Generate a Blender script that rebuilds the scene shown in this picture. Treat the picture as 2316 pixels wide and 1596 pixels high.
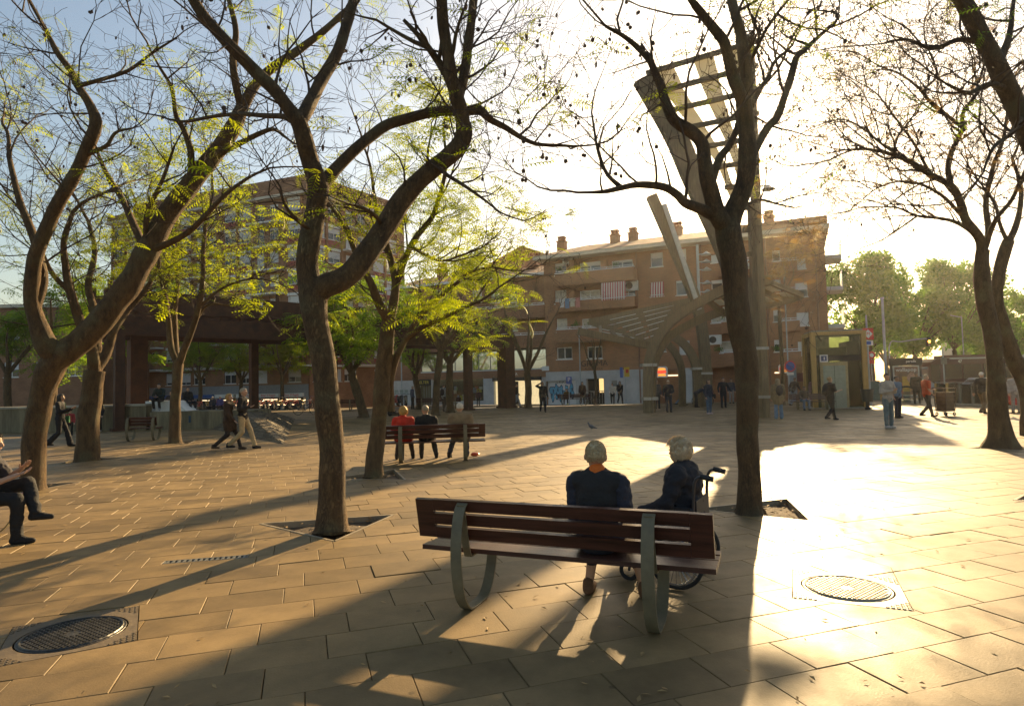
import bpy, math, random
import numpy as np
from mathutils import Vector, Matrix, noise, Quaternion
for o in list(bpy.data.objects): bpy.data.objects.remove(o)
SC = bpy.context.scene
COL = SC.collection
R = math.radians
# ------------------------------------------------------------------ camera
FPX, CX, CY = 1415.0, 1158.0, 798.0          # measured on the photograph at 2316 x 1596
CAM = Vector((0, 0, 1.7))
ROT = Matrix.Rotation(R(90 + 2.83), 3, 'X') @ Matrix.Rotation(R(-1.28), 3, 'Z')
cd = bpy.data.cameras.new('camera'); cam = bpy.data.objects.new('camera', cd); COL.objects.link(cam)
cd.sensor_fit = 'HORIZONTAL'; cd.sensor_width = 36.0; cd.lens = 36.0 * FPX / 2316.0
cd.clip_start = 0.05; cd.clip_end = 4000
cam.matrix_world = Matrix.Translation(CAM) @ ROT.to_4x4()
SC.camera = cam
def ray(px, py): return (ROT @ Vector(((px - CX) / FPX, -(py - CY) / FPX, -1.0))).normalized()
def G(px, py, z=0.0):
    d = ray(px, py); t = (z - CAM.z) / d.z; return CAM + d * t
def AT(px, py, Y):
    d = ray(px, py); return CAM + d * (Y / d.y)
# ------------------------------------------------------------------ sky and sun
SUN = ray(1735, 262)
EL = math.asin(SUN.z); AZ = math.atan2(SUN.x, SUN.y)
w = bpy.data.worlds.new('World'); SC.world = w; w.use_nodes = True
nt = w.node_tree; bg = nt.nodes['Background']
sky = nt.nodes.new('ShaderNodeTexSky'); sky.sky_type = 'NISHITA'; sky.sun_disc = False
sky.sun_elevation = EL; sky.sun_rotation = AZ; sky.air_density = 1.3; sky.dust_density = 2.0; sky.ozone_density = 2.0
sky.altitude = 50
nt.links.new(sky.outputs[0], bg.inputs[0]); bg.inputs[1].default_value = 0.072
sl = bpy.data.lights.new('sun', 'SUN'); so = bpy.data.objects.new('sun', sl); COL.objects.link(so)
sl.energy = 5.0; sl.angle = R(0.53); sl.color = (1.0, 0.74, 0.41)
so.rotation_euler = SUN.to_track_quat('Z', 'Y').to_euler(); so.location = (0, 0, 40)
SC.view_settings.view_transform = 'Standard'; SC.view_settings.look = 'None'
SC.view_settings.gamma = 1.0; SC.view_settings.exposure = 1.2; SC.view_settings.use_curve_mapping = False
SC.view_settings.use_white_balance = True; SC.view_settings.white_balance_temperature = 7150; SC.view_settings.white_balance_tint = 10
SC.render.engine = 'CYCLES'
SC.cycles.max_bounces = 5; SC.cycles.diffuse_bounces = 3; SC.cycles.glossy_bounces = 3; SC.cycles.volume_bounces = 0; SC.cycles.transparent_max_bounces = 12
# ------------------------------------------------------------------ materials
def lin(h):
    h = h.lstrip('#'); v = [int(h[i:i+2], 16) / 255 for i in (0, 2, 4)]
    return tuple(c / 12.92 if c <= .04045 else ((c + .055) / 1.055) ** 2.4 for c in v)
MATS = {}
def mat(name, col, rough=.6, var=.25, scale=6.0, bump=0.0, bscale=30.0, metal=0.0, spec=.5, col2=None, coord='Object', stretch=None, emit=None, island=0.0):
    """Principled surface with noise-mottled colour and fine noise relief."""
    if name in MATS: return MATS[name]
    m = bpy.data.materials.new(name); m.use_nodes = True; MATS[name] = m
    n = m.node_tree; b = n.nodes['Principled BSDF']; L = n.links.new
    b.inputs['Roughness'].default_value = rough; b.inputs['Metallic'].default_value = metal
    b.inputs['Specular IOR Level'].default_value = spec
    tc = n.nodes.new('ShaderNodeTexCoord'); mp = n.nodes.new('ShaderNodeMapping')
    L(tc.outputs[coord], mp.inputs[0])
    if stretch: mp.inputs['Scale'].default_value = stretch
    nz = n.nodes.new('ShaderNodeTexNoise'); nz.inputs['Scale'].default_value = scale; nz.inputs['Detail'].default_value = 6
    nz.inputs['Roughness'].default_value = .65
    L(mp.outputs[0], nz.inputs['Vector'])
    rp = n.nodes.new('ShaderNodeValToRGB'); c2 = col2 or tuple(c * (1 - var) for c in col)
    hi = tuple(min(1, c * (1 + var * .6)) for c in col) if not col2 else col
    rp.color_ramp.elements[0].position = .3; rp.color_ramp.elements[1].position = .7
    rp.color_ramp.elements[0].color = (*c2, 1); rp.color_ramp.elements[1].color = (*hi, 1)
    L(nz.outputs[0], rp.inputs[0])
    out = rp.outputs[0]
    if island:
        ge = n.nodes.new('ShaderNodeNewGeometry'); oi = n.nodes.new('ShaderNodeObjectInfo')
        ad = n.nodes.new('ShaderNodeMath'); ad.operation = 'ADD'; L(ge.outputs['Random Per Island'], ad.inputs[0]); L(oi.outputs['Random'], ad.inputs[1])
        fr = n.nodes.new('ShaderNodeMath'); fr.operation = 'FRACT'; L(ad.outputs[0], fr.inputs[0])
        mr = n.nodes.new('ShaderNodeMapRange'); mr.inputs[3].default_value = 1 - island; mr.inputs[4].default_value = 1 + island
        L(fr.outputs[0], mr.inputs[0])
        mx = n.nodes.new('ShaderNodeVectorMath'); mx.operation = 'SCALE'; L(out, mx.inputs[0]); L(mr.outputs[0], mx.inputs['Scale'])
        out = mx.outputs[0]
    L(out, b.inputs['Base Color'])
    if bump:
        n2 = n.nodes.new('ShaderNodeTexNoise'); n2.inputs['Scale'].default_value = bscale; n2.inputs['Detail'].default_value = 8
        L(mp.outputs[0], n2.inputs['Vector'])
        bp = n.nodes.new('ShaderNodeBump'); bp.inputs['Strength'].default_value = bump; bp.inputs['Distance'].default_value = .02
        L(n2.outputs[0], bp.inputs['Height']); L(bp.outputs[0], b.inputs['Normal'])
        mr2 = n.nodes.new('ShaderNodeMapRange'); mr2.inputs[3].default_value = max(.05, rough - .12); mr2.inputs[4].default_value = min(1, rough + .15)
        L(nz.outputs[0], mr2.inputs[0]); L(mr2.outputs[0], b.inputs['Roughness'])
    if emit:
        b.inputs['Emission Color'].default_value = (*emit[0], 1); b.inputs['Emission Strength'].default_value = emit[1]
    return m
def leafmat(name, col, col2, trans=.55):
    if name in MATS: return MATS[name]
    m = bpy.data.materials.new(name); m.use_nodes = True; MATS[name] = m
    n = m.node_tree; L = n.links.new; b = n.nodes['Principled BSDF']; out = n.nodes['Material Output']
    ge = n.nodes.new('ShaderNodeNewGeometry')
    tc = n.nodes.new('ShaderNodeTexCoord'); nz = n.nodes.new('ShaderNodeTexNoise'); nz.inputs['Scale'].default_value = .8
    L(tc.outputs['Object'], nz.inputs['Vector'])
    ad = n.nodes.new('ShaderNodeMath'); ad.operation = 'MULTIPLY_ADD'; ad.inputs[1].default_value = .5
    L(ge.outputs['Random Per Island'], ad.inputs[0]); L(nz.outputs[0], ad.inputs[2])
    rp = n.nodes.new('ShaderNodeValToRGB'); rp.color_ramp.elements[0].position = .35; rp.color_ramp.elements[1].position = 1.0
    rp.color_ramp.elements[0].color = (*col, 1); rp.color_ramp.elements[1].color = (*col2, 1)
    L(ad.outputs[0], rp.inputs[0]); L(rp.outputs[0], b.inputs['Base Color'])
    b.inputs['Roughness'].default_value = .5
    tr = n.nodes.new('ShaderNodeBsdfTranslucent'); L(rp.outputs[0], tr.inputs['Color'])
    ms = n.nodes.new('ShaderNodeMixShader'); ms.inputs[0].default_value = trans
    L(b.outputs[0], ms.inputs[1]); L(tr.outputs[0], ms.inputs[2]); L(ms.outputs[0], out.inputs[0])
    return m
def barkmat(name, c1, c2, c3):
    m = bpy.data.materials.new(name); m.use_nodes = True; MATS[name] = m
    n = m.node_tree; L = n.links.new; b = n.nodes['Principled BSDF']; b.inputs['Roughness'].default_value = .88
    tc = n.nodes.new('ShaderNodeTexCoord'); mp = n.nodes.new('ShaderNodeMapping'); mp.inputs['Scale'].default_value = (1, 1, .30); L(tc.outputs['Object'], mp.inputs[0])
    nz = n.nodes.new('ShaderNodeTexNoise'); nz.inputs['Scale'].default_value = 9; nz.inputs['Detail'].default_value = 10; nz.inputs['Roughness'].default_value = .7; L(mp.outputs[0], nz.inputs['Vector'])
    wp = n.nodes.new('ShaderNodeVectorMath'); wp.operation = 'MULTIPLY_ADD'; wp.inputs[1].default_value = (.22, .22, .22); L(nz.outputs['Color'], wp.inputs[0]); L(mp.outputs[0], wp.inputs[2])
    vo = n.nodes.new('ShaderNodeTexVoronoi'); vo.feature = 'DISTANCE_TO_EDGE'; vo.inputs['Scale'].default_value = 34; L(wp.outputs[0], vo.inputs['Vector'])
    cr = n.nodes.new('ShaderNodeMapRange'); cr.inputs[1].default_value = .0; cr.inputs[2].default_value = .16; L(vo.outputs['Distance'], cr.inputs[0])
    rp = n.nodes.new('ShaderNodeValToRGB'); rp.color_ramp.elements[0].position = .34; rp.color_ramp.elements[1].position = .66
    rp.color_ramp.elements[0].color = (*c2, 1); rp.color_ramp.elements[1].color = (*c1, 1); L(nz.outputs[0], rp.inputs[0])
    n2 = n.nodes.new('ShaderNodeTexNoise'); n2.inputs['Scale'].default_value = 2.2; n2.inputs['Detail'].default_value = 5; L(tc.outputs['Object'], n2.inputs['Vector'])
    r2 = n.nodes.new('ShaderNodeMapRange'); r2.inputs[1].default_value = .52; r2.inputs[2].default_value = .68; L(n2.outputs[0], r2.inputs[0])
    m1 = n.nodes.new('ShaderNodeMixRGB'); L(r2.outputs[0], m1.inputs[0]); L(rp.outputs[0], m1.inputs[1]); m1.inputs[2].default_value = (*c3, 1)
    m2 = n.nodes.new('ShaderNodeMixRGB'); m2.blend_type = 'MULTIPLY'; m2.inputs[0].default_value = .38; L(m1.outputs[0], m2.inputs[1]); L(cr.outputs[0], m2.inputs[2]); L(m2.outputs[0], b.inputs['Base Color'])
    ad = n.nodes.new('ShaderNodeMath'); ad.operation = 'MULTIPLY_ADD'; ad.inputs[1].default_value = .35; L(cr.outputs[0], ad.inputs[0]); L(nz.outputs[0], ad.inputs[2])
    bp = n.nodes.new('ShaderNodeBump'); bp.inputs['Strength'].default_value = .9; bp.inputs['Distance'].default_value = .025; L(ad.outputs[0], bp.inputs['Height']); L(bp.outputs[0], b.inputs['Normal'])
    return m
def glassmat(name, tint=(.8, .9, .85), rough=.03):
    if name in MATS: return MATS[name]
    m = bpy.data.materials.new(name); m.use_nodes = True; MATS[name] = m
    n = m.node_tree; L = n.links.new; out = n.nodes['Material Output']; n.nodes.remove(n.nodes['Principled BSDF'])
    t = n.nodes.new('ShaderNodeBsdfTransparent'); t.inputs[0].default_value = (*tint, 1)
    g = n.nodes.new('ShaderNodeBsdfGlossy'); g.inputs['Roughness'].default_value = rough
    f = n.nodes.new('ShaderNodeFresnel'); f.inputs[0].default_value = 1.5
    nz = n.nodes.new('ShaderNodeTexNoise'); nz.inputs['Scale'].default_value = 3
    rp = n.nodes.new('ShaderNodeMapRange'); rp.inputs[3].default_value = .02; rp.inputs[4].default_value = .12; L(nz.outputs[0], rp.inputs[0]); L(rp.outputs[0], g.inputs['Roughness'])
    ms = n.nodes.new('ShaderNodeMixShader'); L(f.outputs[0], ms.inputs[0]); L(t.outputs[0], ms.inputs[1]); L(g.outputs[0], ms.inputs[2]); L(ms.outputs[0], out.inputs[0])
    return m
def brickmat(name, c1, c2, mortar, bw=.25, bh=.065, rough=.8):
    if name in MATS: return MATS[name]
    m = bpy.data.materials.new(name); m.use_nodes = True; MATS[name] = m
    n = m.node_tree; L = n.links.new; b = n.nodes['Principled BSDF']; b.inputs['Roughness'].default_value = rough
    tc = n.nodes.new('ShaderNodeTexCoord'); sp = n.nodes.new('ShaderNodeSeparateXYZ'); cb = n.nodes.new('ShaderNodeCombineXYZ')
    L(tc.outputs['Object'], sp.inputs[0])
    a = n.nodes.new('ShaderNodeMath'); a.operation = 'ADD'; L(sp.outputs[0], a.inputs[0]); L(sp.outputs[1], a.inputs[1])
    L(a.outputs[0], cb.inputs[0]); L(sp.outputs[2], cb.inputs[1])
    br = n.nodes.new('ShaderNodeTexBrick'); br.inputs['Scale'].default_value = 1
    br.inputs['Brick Width'].default_value = bw; br.inputs['Row Height'].default_value = bh; br.inputs['Mortar Size'].default_value = .008
    br.inputs['Color1'].default_value = (*c1, 1); br.inputs['Color2'].default_value = (*c2, 1); br.inputs['Mortar'].default_value = (*mortar, 1)
    L(cb.outputs[0], br.inputs['Vector'])
    nz = n.nodes.new('ShaderNodeTexNoise'); nz.inputs['Scale'].default_value = .7; nz.inputs['Detail'].default_value = 6; L(tc.outputs['Object'], nz.inputs['Vector'])
    mr = n.nodes.new('ShaderNodeMapRange'); mr.inputs[1].default_value = .3; mr.inputs[2].default_value = .7; mr.inputs[3].default_value = .7; mr.inputs[4].default_value = 1.15; L(nz.outputs[0], mr.inputs[0])
    sc = n.nodes.new('ShaderNodeVectorMath'); sc.operation = 'SCALE'; L(br.outputs[0], sc.inputs[0]); L(mr.outputs[0], sc.inputs['Scale'])
    L(sc.outputs[0], b.inputs['Base Color'])
    bp = n.nodes.new('ShaderNodeBump'); bp.inputs['Strength'].default_value = .4; bp.inputs['Distance'].default_value = .01; bp.invert = True
    L(br.outputs['Fac'], bp.inputs['Height']); L(bp.outputs[0], b.inputs['Normal'])
    return m
def stripemat(name, c1, c2, n_per_m=8, axis=0):
    if name in MATS: return MATS[name]
    m = bpy.data.materials.new(name); m.use_nodes = True; MATS[name] = m
    n = m.node_tree; L = n.links.new; b = n.nodes['Principled BSDF']; b.inputs['Roughness'].default_value = .8
    tc = n.nodes.new('ShaderNodeTexCoord'); sp = n.nodes.new('ShaderNodeSeparateXYZ'); L(tc.outputs['Object'], sp.inputs[0])
    mu = n.nodes.new('ShaderNodeMath'); mu.operation = 'MULTIPLY'; mu.inputs[1].default_value = n_per_m; L(sp.outputs[axis], mu.inputs[0])
    fr = n.nodes.new('ShaderNodeMath'); fr.operation = 'FRACT'; L(mu.outputs[0], fr.inputs[0])
    rp = n.nodes.new('ShaderNodeValToRGB'); rp.color_ramp.interpolation = 'CONSTANT'
    rp.color_ramp.elements[0].color = (*c1, 1); rp.color_ramp.elements[1].color = (*c2, 1); rp.color_ramp.elements[1].position = .5
    L(fr.outputs[0], rp.inputs[0]); L(rp.outputs[0], b.inputs['Base Color'])
    return m
# ------------------------------------------------------------------ mesh helpers
class MB:
    def __init__(s): s.v = []; s.f = []; s.m = []
    def add(s, vs, fs, mi=0):
        k = len(s.v); s.v += [tuple(v) for v in vs]; s.f += [tuple(i + k for i in f) for f in fs]; s.m += [mi] * len(fs); return s
    def box(s, c, d, rz=0.0, mi=0, M=None):
        x, y, z = d[0] / 2, d[1] / 2, d[2] / 2
        vs = [Vector((a, b, e)) for a in (-x, x) for b in (-y, y) for e in (-z, z)]
        if M is None: M = Matrix.Rotation(rz, 3, 'Z')
        vs = [M @ v + Vector(c) for v in vs]
        return s.add(vs, [(0, 1, 3, 2), (4, 6, 7, 5), (0, 4, 5, 1), (2, 3, 7, 6), (0, 2, 6, 4), (1, 5, 7, 3)], mi)
    def bx(s, x0, x1, y0, y1, z0, z1, mi=0):
        return s.box(((x0 + x1) / 2, (y0 + y1) / 2, (z0 + z1) / 2), (abs(x1 - x0), abs(y1 - y0), abs(z1 - z0)), 0, mi)
    def beam(s, a, b, wd, hd, up=(0, 0, 1), mi=0):
        a = Vector(a); b = Vector(b); d = (b - a); L = d.length; d.normalize()
        u = Vector(up); sd = d.cross(u)
        if sd.length < 1e-4: sd = d.cross(Vector((0, 1, 0)))
        sd.normalize(); u = sd.cross(d)
        M = Matrix((sd, d, u)).transposed()
        return s.box((a + b) / 2, (wd, L, hd), 0, mi, M)
    def sweep(s, pts, wd, hd, side, mi=0):
        """flat bar / rectangular section swept along pts; 'side' = fixed lateral axis"""
        side = Vector(side).normalized(); pts = [Vector(p) for p in pts]; n = len(pts); vs = []
        for i, p in enumerate(pts):
            t = (pts[min(i + 1, n - 1)] - pts[max(i - 1, 0)]).normalized(); nn = side.cross(t).normalized()
            W = wd[i] if isinstance(wd, (list, tuple)) else wd; H = hd[i] if isinstance(hd, (list, tuple)) else hd
            for a, b in ((-1, -1), (1, -1), (1, 1), (-1, 1)): vs.append(p + side * (a * W / 2) + nn * (b * H / 2))
        fs = [(4 * i + j, 4 * i + (j + 1) % 4, 4 * i + 4 + (j + 1) % 4, 4 * i + 4 + j) for i in range(n - 1) for j in range(4)]
        fs += [(3, 2, 1, 0), tuple(4 * (n - 1) + j for j in range(4))]
        return s.add(vs, fs, mi)
    def tube(s, pts, rad, k=8, mi=0, caps=True):
        pts = [Vector(p) for p in pts]; n = len(pts)
        t = (pts[1] - pts[0]).normalized(); a = Vector((0, 0, 1)) if abs(t.z) < .9 else Vector((1, 0, 0))
        nn = t.cross(a).normalized(); vs = []
        for i, p in enumerate(pts):
            t = (pts[min(i + 1, n - 1)] - pts[max(i - 1, 0)])
            if t.length < 1e-9: t = Vector((0, 0, 1))
            t.normalize(); nn = (nn - t * nn.dot(t))
            if nn.length < 1e-6: nn = t.orthogonal()
            nn.normalize(); bb = t.cross(nn); r = rad[i] if isinstance(rad, (list, tuple)) else rad
            for j in range(k):
                an = 2 * math.pi * j / k; vs.append(p + (nn * math.cos(an) + bb * math.sin(an)) * r)
        fs = [(k * i + j, k * i + (j + 1) % k, k * i + k + (j + 1) % k, k * i + k + j) for i in range(n - 1) for j in range(k)]
        if caps: fs += [tuple(range(k - 1, -1, -1)), tuple(k * (n - 1) + j for j in range(k))]
        return s.add(vs, fs, mi)
    def cyl(s, a, b, r, r2=None, k=12, mi=0): return s.tube([a, b], [r, r if r2 is None else r2], k, mi)
    def ell(s, c, r, nu=12, nv=8, M=None, mi=0):
        vs = []; c = Vector(c)
        for i in range(1, nv):
            th = math.pi * i / nv
            for j in range(nu):
                ph = 2 * math.pi * j / nu
                p = Vector((r[0] * math.sin(th) * math.cos(ph), r[1] * math.sin(th) * math.sin(ph), r[2] * math.cos(th)))
                vs.append(c + (M @ p if M else p))
        top = len(vs); q = Vector((0, 0, r[2])); vs.append(c + (M @ q if M else q)); vs.append(c - (M @ q if M else q))
        fs = [(nu * i + j, nu * (i + 1) + j, nu * (i + 1) + (j + 1) % nu, nu * i + (j + 1) % nu) for i in range(nv - 2) for j in range(nu)]
        fs += [(top, j, (j + 1) % nu) for j in range(nu)]
        fs += [(top + 1, nu * (nv - 2) + (j + 1) % nu, nu * (nv - 2) + j) for j in range(nu)]
        return s.add(vs, fs, mi)
    def capsule(s, a, b, ra, rb, k=10):
        a = Vector(a); b = Vector(b); d = b - a; L = d.length
        if L < 1e-6: return s.ell(a, (ra, ra, ra))
        d.normalize(); pts = []; rr = []
        for q in (-1, -.8, -.45, 0): pts.append(a + d * ra * q); rr.append(ra * math.sqrt(max(0.002, 1 - q * q)))
        for q in (0, .45, .8, 1): pts.append(b + d * rb * q); rr.append(rb * math.sqrt(max(0.002, 1 - q * q)))
        return s.tube(pts, rr, k)
    def lathe(s, prof, c=(0, 0, 0), k=16, mi=0):
        c = Vector(c); vs = []; n = len(prof)
        for r, z in prof:
            for j in range(k): an = 2 * math.pi * j / k; vs.append(c + Vector((r * math.cos(an), r * math.sin(an), z)))
        fs = [(k * i + j, k * i + (j + 1) % k, k * i + k + (j + 1) % k, k * i + k + j) for i in range(n - 1) for j in range(k)]
        fs += [tuple(range(k - 1, -1, -1)), tuple(k * (n - 1) + j for j in range(k))]
        return s.add(vs, fs, mi)
    def prism(s, poly, z0, z1, mi=0):
        n = len(poly); vs = [(x, y, z0) for x, y in poly] + [(x, y, z1) for x, y in poly]
        fs = [tuple(range(n - 1, -1, -1)), tuple(range(n, 2 * n))] + [(i, (i + 1) % n, n + (i + 1) % n, n + i) for i in range(n)]
        return s.add(vs, fs, mi)
    def torus(s, c, Rr, r, axis='X', k=24, kk=6, mi=0):
        c = Vector(c); pts = []
        for i in range(k + 1):
            a = 2 * math.pi * i / k
            p = {'X': (0, Rr * math.cos(a), Rr * math.sin(a)), 'Y': (Rr * math.cos(a), 0, Rr * math.sin(a)), 'Z': (Rr * math.cos(a), Rr * math.sin(a), 0)}[axis]
            pts.append(c + Vector(p))
        return s.tube(pts, r, kk, mi, caps=False)
    def mesh(s, name, mats, smooth=False, off=None):
        me = bpy.data.meshes.new(name)
        vs = s.v if off is None else [(x - off[0], y - off[1], z - off[2]) for x, y, z in s.v]
        me.from_pydata(vs, [], s.f)
        for m in (mats if isinstance(mats, (list, tuple)) else [mats]): me.materials.append(m)
        if any(s.m): me.polygons.foreach_set('material_index', s.m)
        if smooth:
            me.polygons.foreach_set('use_smooth', [True] * len(me.polygons))
            try: me.set_sharp_from_angle(angle=R(40))
            except Exception: pass
        me.update(); return me
    def build(s, name, mats, parent=None, smooth=False, off=None, kind=None):
        o = bpy.data.objects.new(name, s.mesh(name, mats, smooth, off)); COL.objects.link(o); o.parent = parent
        if kind: o['kind'] = kind
        return o
def quads(name, V, F, m, parent=None, kind=None):
    me = bpy.data.meshes.new(name); nf = len(F)
    me.vertices.add(len(V)); me.vertices.foreach_set('co', np.asarray(V, np.float32).ravel())
    me.loops.add(nf * 4); me.loops.foreach_set('vertex_index', np.asarray(F, np.int32).ravel())
    me.polygons.add(nf); me.polygons.foreach_set('loop_start', np.arange(nf, dtype=np.int32) * 4)
    me.update(calc_edges=True); me.validate(); me.materials.append(m)
    o = bpy.data.objects.new(name, me); COL.objects.link(o); o.parent = parent
    if kind: o['kind'] = kind
    return o
def empty(name, loc=(0, 0, 0), rz=0.0):
    o = bpy.data.objects.new(name, None); COL.objects.link(o); o.location = loc; o.rotation_euler = (0, 0, rz); o.empty_display_size = .2; return o
def tag(o, label=None, cat=None, group=None, kind=None):
    if label: o['label'] = label
    if cat: o['category'] = cat
    if group: o['group'] = group
    if kind: o['kind'] = kind
    return o
def inst(name, me, parent=None, loc=(0, 0, 0), rot=(0, 0, 0), scale=None):
    o = bpy.data.objects.new(name, me); COL.objects.link(o); o.parent = parent; o.location = loc; o.rotation_euler = rot
    if scale: o.scale = scale
    return o
def copy_tree(o, parent=None):
    c = o.copy(); COL.objects.link(c); c.parent = parent
    for ch in list(o.children): copy_tree(ch, c)
    return c
def text(name, body, size, m, parent, loc, rot=(R(90), 0, 0), ext=.01, align='CENTER', shear=0.0):
    cu = bpy.data.curves.new(name, 'FONT'); cu.body = body; cu.size = size; cu.extrude = ext; cu.align_x = align; cu.align_y = 'CENTER'; cu.shear = shear
    cu.resolution_u = 3
    t = bpy.data.objects.new(name, cu); COL.objects.link(t)
    me = bpy.data.meshes.new_from_object(t.evaluated_get(bpy.context.evaluated_depsgraph_get()))
    bpy.data.objects.remove(t); me.materials.clear(); me.materials.append(m)
    o = inst(name, me, parent, loc, rot); return o
def spline(pts, n=6):
    """Catmull-Rom through tuples of any length"""
    P = [np.array(p, float) for p in pts]; P = [2 * P[0] - P[1]] + P + [2 * P[-1] - P[-2]]; out = []
    for i in range(1, len(P) - 2):
        for j in range(n):
            t = j / n; a, b, c, d = P[i - 1], P[i], P[i + 1], P[i + 2]
            out.append(.5 * (2 * b + (c - a) * t + (2 * a - 5 * b + 4 * c - d) * t * t + (3 * b - a - 3 * c + d) * t ** 3))
    out.append(P[-2]); return out
# ================================================================== ground and paving
M_PAV = mat('paver_concrete', (.245, .165, .074), rough=.55, var=.22, scale=2.2, bump=.11, bscale=75, island=.24, spec=.32)
def stain(m):
    n = m.node_tree; L = n.links.new; b = n.nodes['Principled BSDF']; src = b.inputs['Base Color'].links[0].from_socket
    ge = n.nodes.new('ShaderNodeNewGeometry')
    a = n.nodes.new('ShaderNodeTexNoise'); a.inputs['Scale'].default_value = .55; a.inputs['Detail'].default_value = 7; a.inputs['Roughness'].default_value = .7; L(ge.outputs['Position'], a.inputs['Vector'])
    ar = n.nodes.new('ShaderNodeMapRange'); ar.inputs[1].default_value = .32; ar.inputs[2].default_value = .66; ar.inputs[3].default_value = .62; ar.inputs[4].default_value = 1.12; L(a.outputs[0], ar.inputs[0])
    v = n.nodes.new('ShaderNodeTexVoronoi'); v.inputs['Scale'].default_value = 2.6; L(ge.outputs['Position'], v.inputs['Vector'])
    v2 = n.nodes.new('ShaderNodeMapRange'); v2.inputs[1].default_value = .035; v2.inputs[2].default_value = .06; v2.inputs[3].default_value = .55; v2.inputs[4].default_value = 1.0; L(v.outputs['Distance'], v2.inputs[0])
    mu = n.nodes.new('ShaderNodeMath'); mu.operation = 'MULTIPLY'; L(ar.outputs[0], mu.inputs[0]); L(v2.outputs[0], mu.inputs[1])
    sc = n.nodes.new('ShaderNodeVectorMath'); sc.operation = 'SCALE'; L(src, sc.inputs[0]); L(mu.outputs[0], sc.inputs['Scale']); L(sc.outputs[0], b.inputs['Base Color'])
    rr_ = n.nodes.new('ShaderNodeMapRange'); rr_.inputs[1].default_value = .3; rr_.inputs[2].default_value = .7; rr_.inputs[3].default_value = .70; rr_.inputs[4].default_value = .48; L(a.outputs[0], rr_.inputs[0]); L(rr_.outputs[0], b.inputs['Roughness'])
stain(M_PAV)
M_PAVF = brickmat('paving_far', (.225, .165, .09), (.2, .148, .08), (.11, .085, .05), bw=.6, bh=.4, rough=.55)
M_BED = mat('joint_sand', (.10, .085, .065), rough=.95, var=.4, scale=8)
M_SOIL = mat('soil', (.11, .075, .045), rough=.95, var=.5, scale=14, bump=.8, bscale=40)
M_ASPH = mat('asphalt', (.055, .055, .055), rough=.8, var=.3, scale=4, bump=.3, bscale=80)
M_STEEL = mat('grey_steel', (.22, .22, .20), rough=.45, var=.25, scale=5, metal=.4, bump=.08)
M_IRON = mat('cast_iron', (.085, .08, .072), rough=.42, var=.4, scale=8, metal=.6, bump=.2)
# paving material in plan (x,y) instead of elevation
for l in list(M_PAVF.node_tree.links):
    if l.to_node.type == 'COMBXYZ': M_PAVF.node_tree.links.remove(l)
_n = M_PAVF.node_tree; _tc = [x for x in _n.nodes if x.type == 'TEX_COORD'][0]; _br = [x for x in _n.nodes if x.type == 'TEX_BRICK'][0]
_mp = _n.nodes.new('ShaderNodeMapping'); _mp.inputs['Rotation'].default_value = (0, 0, R(-18.5)); _n.links.new(_tc.outputs['Object'], _mp.inputs[0]); _n.links.new(_mp.outputs[0], _br.inputs['Vector'])

g = MB(); g.add([(-350, -60, -1.9), (350, -60, -1.9), (350, 400, -1.9), (-350, 400, -1.9)], [(0, 1, 2, 3)])
tag(g.build('ground', M_ASPH), kind='structure')
AX = R(71.5); EX = Vector((math.sin(AX), math.cos(AX), 0)); EY = Vector((-math.cos(AX), math.sin(AX), 0))
PITS = [[(-3.25, 8.05), (-1.62, 8.42), (-2.02, 7.05)], [(3.84, 8.92), (3.50, 7.50), (2.35, 8.35)]]
def pit_at(c, a, s=1.55):
    return [(c[0] + s * .577 * math.sin(R(a + k * 120)), c[1] + s * .577 * math.cos(R(a + k * 120))) for k in range(3)]
PITS += [pit_at((-2.66, 12.1), 12), pit_at((-10.9, 16.1), 70), pit_at((11.25, 14.3), 40), pit_at((7.75, 8.65), 20, 1.9), pit_at((-8.95, 11.5), 40), pit_at((-11.2, 20.9), 10)]
def ccw(p): return p if sum(p[i][0] * p[(i + 1) % len(p)][1] - p[(i + 1) % len(p)][0] * p[i][1] for i in range(len(p))) > 0 else p[::-1]
def rect(c, a, sx, sy):
    ca, sa = math.cos(a), math.sin(a)
    return [(c[0] + x * ca - y * sa, c[1] + x * sa + y * ca) for x, y in ((-sx / 2, -sy / 2), (sx / 2, -sy / 2), (sx / 2, sy / 2), (-sx / 2, sy / 2))]
MH1 = G(1915, 1329); MH2 = G(165, 1432); DR = G(467, 1264)
ROWA = math.atan2(EX.y, EX.x)
HOLES = [ccw(p) for p in PITS] + [rect(MH1, R(-24), .80, .80), rect(MH2, R(30), .80, .80), rect(DR, ROWA - R(6), .80, .12)]
def clip(poly, a, b, keep):   # keep=+1 inside (left of a->b), -1 outside
    out = []; n = len(poly)
    def sd(p): return keep * ((b[0] - a[0]) * (p[1] - a[1]) - (b[1] - a[1]) * (p[0] - a[0]))
    for i in range(n):
        p, q = poly[i], poly[(i + 1) % n]; sp, sq = sd(p), sd(q)
        if sp >= 0: out.append(p)
        if sp * sq < 0: t = sp / (sp - sq); out.append((p[0] + t * (q[0] - p[0]), p[1] + t * (q[1] - p[1])))
    return out
def area(p): return abs(sum(p[i][0] * p[(i + 1) % len(p)][1] - p[(i + 1) % len(p)][0] * p[i][1] for i in range(len(p)))) / 2
def subtract(poly, hole):
    res = []; cur = poly
    for i in range(len(hole)):
        a, b = hole[i], hole[(i + 1) % len(hole)]
        o = clip(cur, a, b, -1)
        if len(o) > 2 and area(o) > 2e-4: res.append(o)
        cur = clip(cur, a, b, 1)
        if len(cur) < 3: break
    return res
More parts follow.
